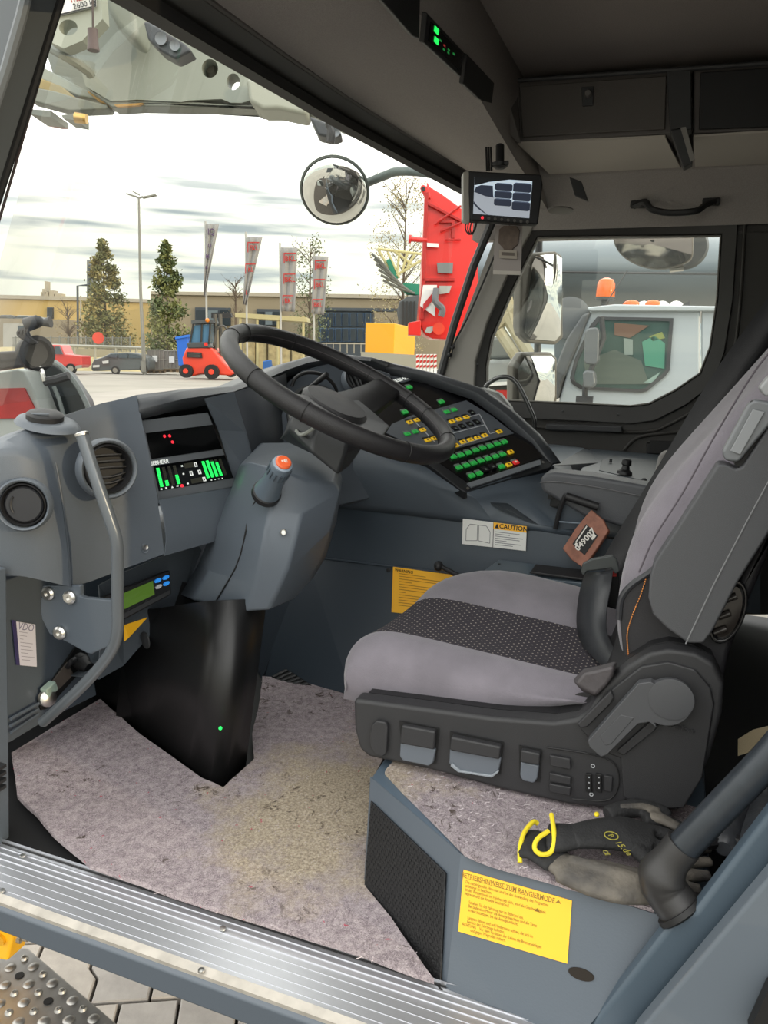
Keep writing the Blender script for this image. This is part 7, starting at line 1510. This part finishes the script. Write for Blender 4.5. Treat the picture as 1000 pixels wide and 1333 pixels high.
tp('cab', [(634, 440), (662, 436), (668, 466), (632, 468)], x=7.2, th=.8, mm=M2('machine_grey', '#6f726e', .5), par=tr2, bev=.04)
for l in ([(640, 380), (690, 462)], [(655, 370), (668, 420)], [(632, 440), (672, 400)], [(650, 430), (676, 470)]): m = MB(); m.tube([P(*l[0], x=6.9), P(*l[1], x=6.9)], .06, 8); m.build('beam', M2('beam_cream', '#a79f83', .5) if 'beam_cream' not in bpy.data.materials else bpy.data.materials['beam_cream'], tr2, sm=True)
tp('wheels_skirt', [(600, 545), (706, 545), (706, 700), (600, 700)], x=7.3, th=.4, mm=bpy.data.materials['machine_dark'], par=tr2)
tp('red_panel', [(646, 508), (662, 508), (662, 522), (648, 524)], x=6.95, th=.05, mm=FRD, par=tr2); tp('lamp_strip', [(636, 498), (672, 496), (672, 500), (636, 503)], x=6.95, th=.05, mm=WHITE, par=tr2)
# ================================================================== hanging monitor and scent card
mo = thing('monitor', 'small black rear view monitor hanging from the headliner', 'monitor', P(655, 260, x=1.2))
mq0, mN = P(655, 258, x=1.2), None
c1_, c2_, c3_ = P(614, 286, x=1.17), P(697, 292, x=1.24), P(616, 223, x=1.18)
mn3 = (c2_-c1_).cross(c3_-c1_).normalized(); mn3 = mn3 if mn3.dot(CP-c1_) > 0 else -mn3
def mp4(a, b, h=0): return PP(a, b, c1_+mn3*h, mn3)
m = MB(); m.prism([mp4(a, b) for a, b in [(610, 222), (705, 227), (707, 240), (701, 292), (612, 287), (608, 250)]], -mn3*.03); m.build('case', BLK, mo, bev=.005, seg=3)
m = MB(); m.prism([mp4(a, b, .0) for a, b in [(603, 224), (611, 221), (612, 289), (603, 286)]], -mn3*.035); m.build('side_cheek', M2('cheek_grey', '#9a978f', .35), mo, bev=.003)
MQ = Quad(mp4(616, 278, .001), mp4(689, 284, .001), mp4(693, 236, .001), mp4(618, 231, .001))
SKYM = mat('screen_sky', (.62, .74, .85), .5, emit=.55); GRM = mat('screen_ground', (.42, .46, .52), .5, emit=.5); TYM = mat('screen_tyre', (.035, .045, .075), .5, emit=.35); TYL = mat('screen_tyre_edge', (.10, .13, .2), .5, emit=.4); DKM = mat('screen_dark', (.01, .012, .015), .5, emit=.2)
m = MB(); MQ.box(m, 0, 0, 1, 1, 0, .001); sc4 = m.build('screen', SKYM, mo)
def scr(name, pts, mm, h): m = MB(); MQ.poly(m, pts, h, h+.0003); return m.build(name, mm, sc4)
scr('picture_ground', [(0, 0), (1, 0), (1, .42), (.5, .40), (.2, .62), (0, .66)], GRM, .001)
scr('picture_dark_corner', [(0, 1), (0, .78), (.1, .82), (.25, .9), (.5, .97), (.6, 1)], DKM, .001)
scr('picture_far_tyres', [(0, .6), (.03, .74), (.12, .8), (.32, .8), (.34, .48), (.2, .5)], TYM, .0013)
for x0_, x1_, ys_ in ((.355, .665, (.27, .48, .69, .90)), (.675, .995, (.18, .44, .68, .94))):
    for k in range(3):
        a, b = ys_[k], ys_[k+1]-.02
        scr('picture_tyre', [(x0_, a+.03), (x0_+.03, a), (x1_-.03, a), (x1_, a+.03), (x1_, b-.03), (x1_-.03, b), (x0_+.03, b), (x0_, b-.03)], TYM, .0015)
        scr('picture_tyre_edge', [(x0_+.01, b-.02), (x1_-.01, b-.02), (x1_-.04, b+.01), (x0_+.04, b+.01)], TYL, .0019)
scr('picture_cable', [(0, .34), (.08, .2), (.22, .03), (.27, 0), (.23, 0), (.08, .14), (0, .26)], TYM, .0017)
for k in range(8):
    o = mp4(628+k*8.4, 283.5+k*.75, .001); m = MB(); m.lathe([(.0042, 0), (.0038, .002), (.001, .0022)], o, mn3, 12); m.build('power_lamp' if k == 0 else 'button', RL if k == 0 else M2('mon_button', '#565350', .4) if k == 1 else bpy.data.materials['mon_button'], mo, sm=True)
m = MB(); m.tube([P(651, 190, x=1.27), P(651, 213, x=1.25)], .012, 14); m.build('mount_post', BLK, mo, sm=True)
m = MB(); m.lathe([(.022, 0), (.022, .010), (.012, .016)], P(651, 212, x=1.25), (0, 0, -1), 16); m.build('mount_clamp', BLK, mo, sm=True)
m = MB(); m.tube([P(640, 214, x=1.24), P(662, 212, x=1.24)], .006, 10); m.build('clamp_screw', BLK2, mo, sm=True)
for k in range(3): m = MB(); m.tube([P(633+k*3, 192, x=1.28), P(634+k*3, 222, x=1.24)], .003, 6); m.build('cable', BLK, mo, sm=True)
for k in range(3): m = MB(); m.tube(smooth([P(607+k*4, 286, x=1.2), P(606+k*3, 298, x=1.2), P(611+k*2, 305, x=1.2), P(618, 300-k*2, x=1.2), P(621, 288, x=1.2)], 3), .002, 6); m.build('cable', BLK, mo, sm=True)
sc5 = thing('scent_card', 'clear hanging packet with a brown card below the monitor', 'air freshener', P(661, 325, x=1.3))
m = MB(); m.prism(PS([(645, 293), (680, 294), (678, 358), (642, 357)], x=1.30), (.003, 0, 0)); m.build('packet', M2('packet', '#8e8683', .25), sc5)
m = MB(); m.prism(PS([(650, 299), (656, 294), (672, 294), (677, 300), (675, 318), (668, 324), (668, 332), (656, 332), (656, 324), (649, 316)], x=1.298), (-.004, 0, 0)); m.build('card', M2('card_brown', '#5e5047', .7, var=.15, vs=80), sc5, bev=.001)
m = MB(); m.prism(PS([(650, 325), (673, 326), (673, 337), (650, 336)], x=1.292), (.002, 0, 0)); m.build('label', M2('card_label', '#9c9489', .6), sc5)
m = MB(); m.prism(PS([(653, 328), (670, 329), (670, 333), (653, 332)], x=1.290), (.001, 0, 0)); m.build('label_bar', M2('card_bar', '#5f564f', .6), sc5)
m = MB(); m.prism(PS([(642, 352), (678, 353), (678, 358), (642, 357)], x=1.296), (.002, 0, 0)); m.build('seal_strip', M2('seal_strip', '#b0aaa2', .4), sc5)
m = MB(); m.tube([P(664, 294, x=1.3), P(659, 286, x=1.205)], .0015, 6); m.build('string', BLK, sc5)
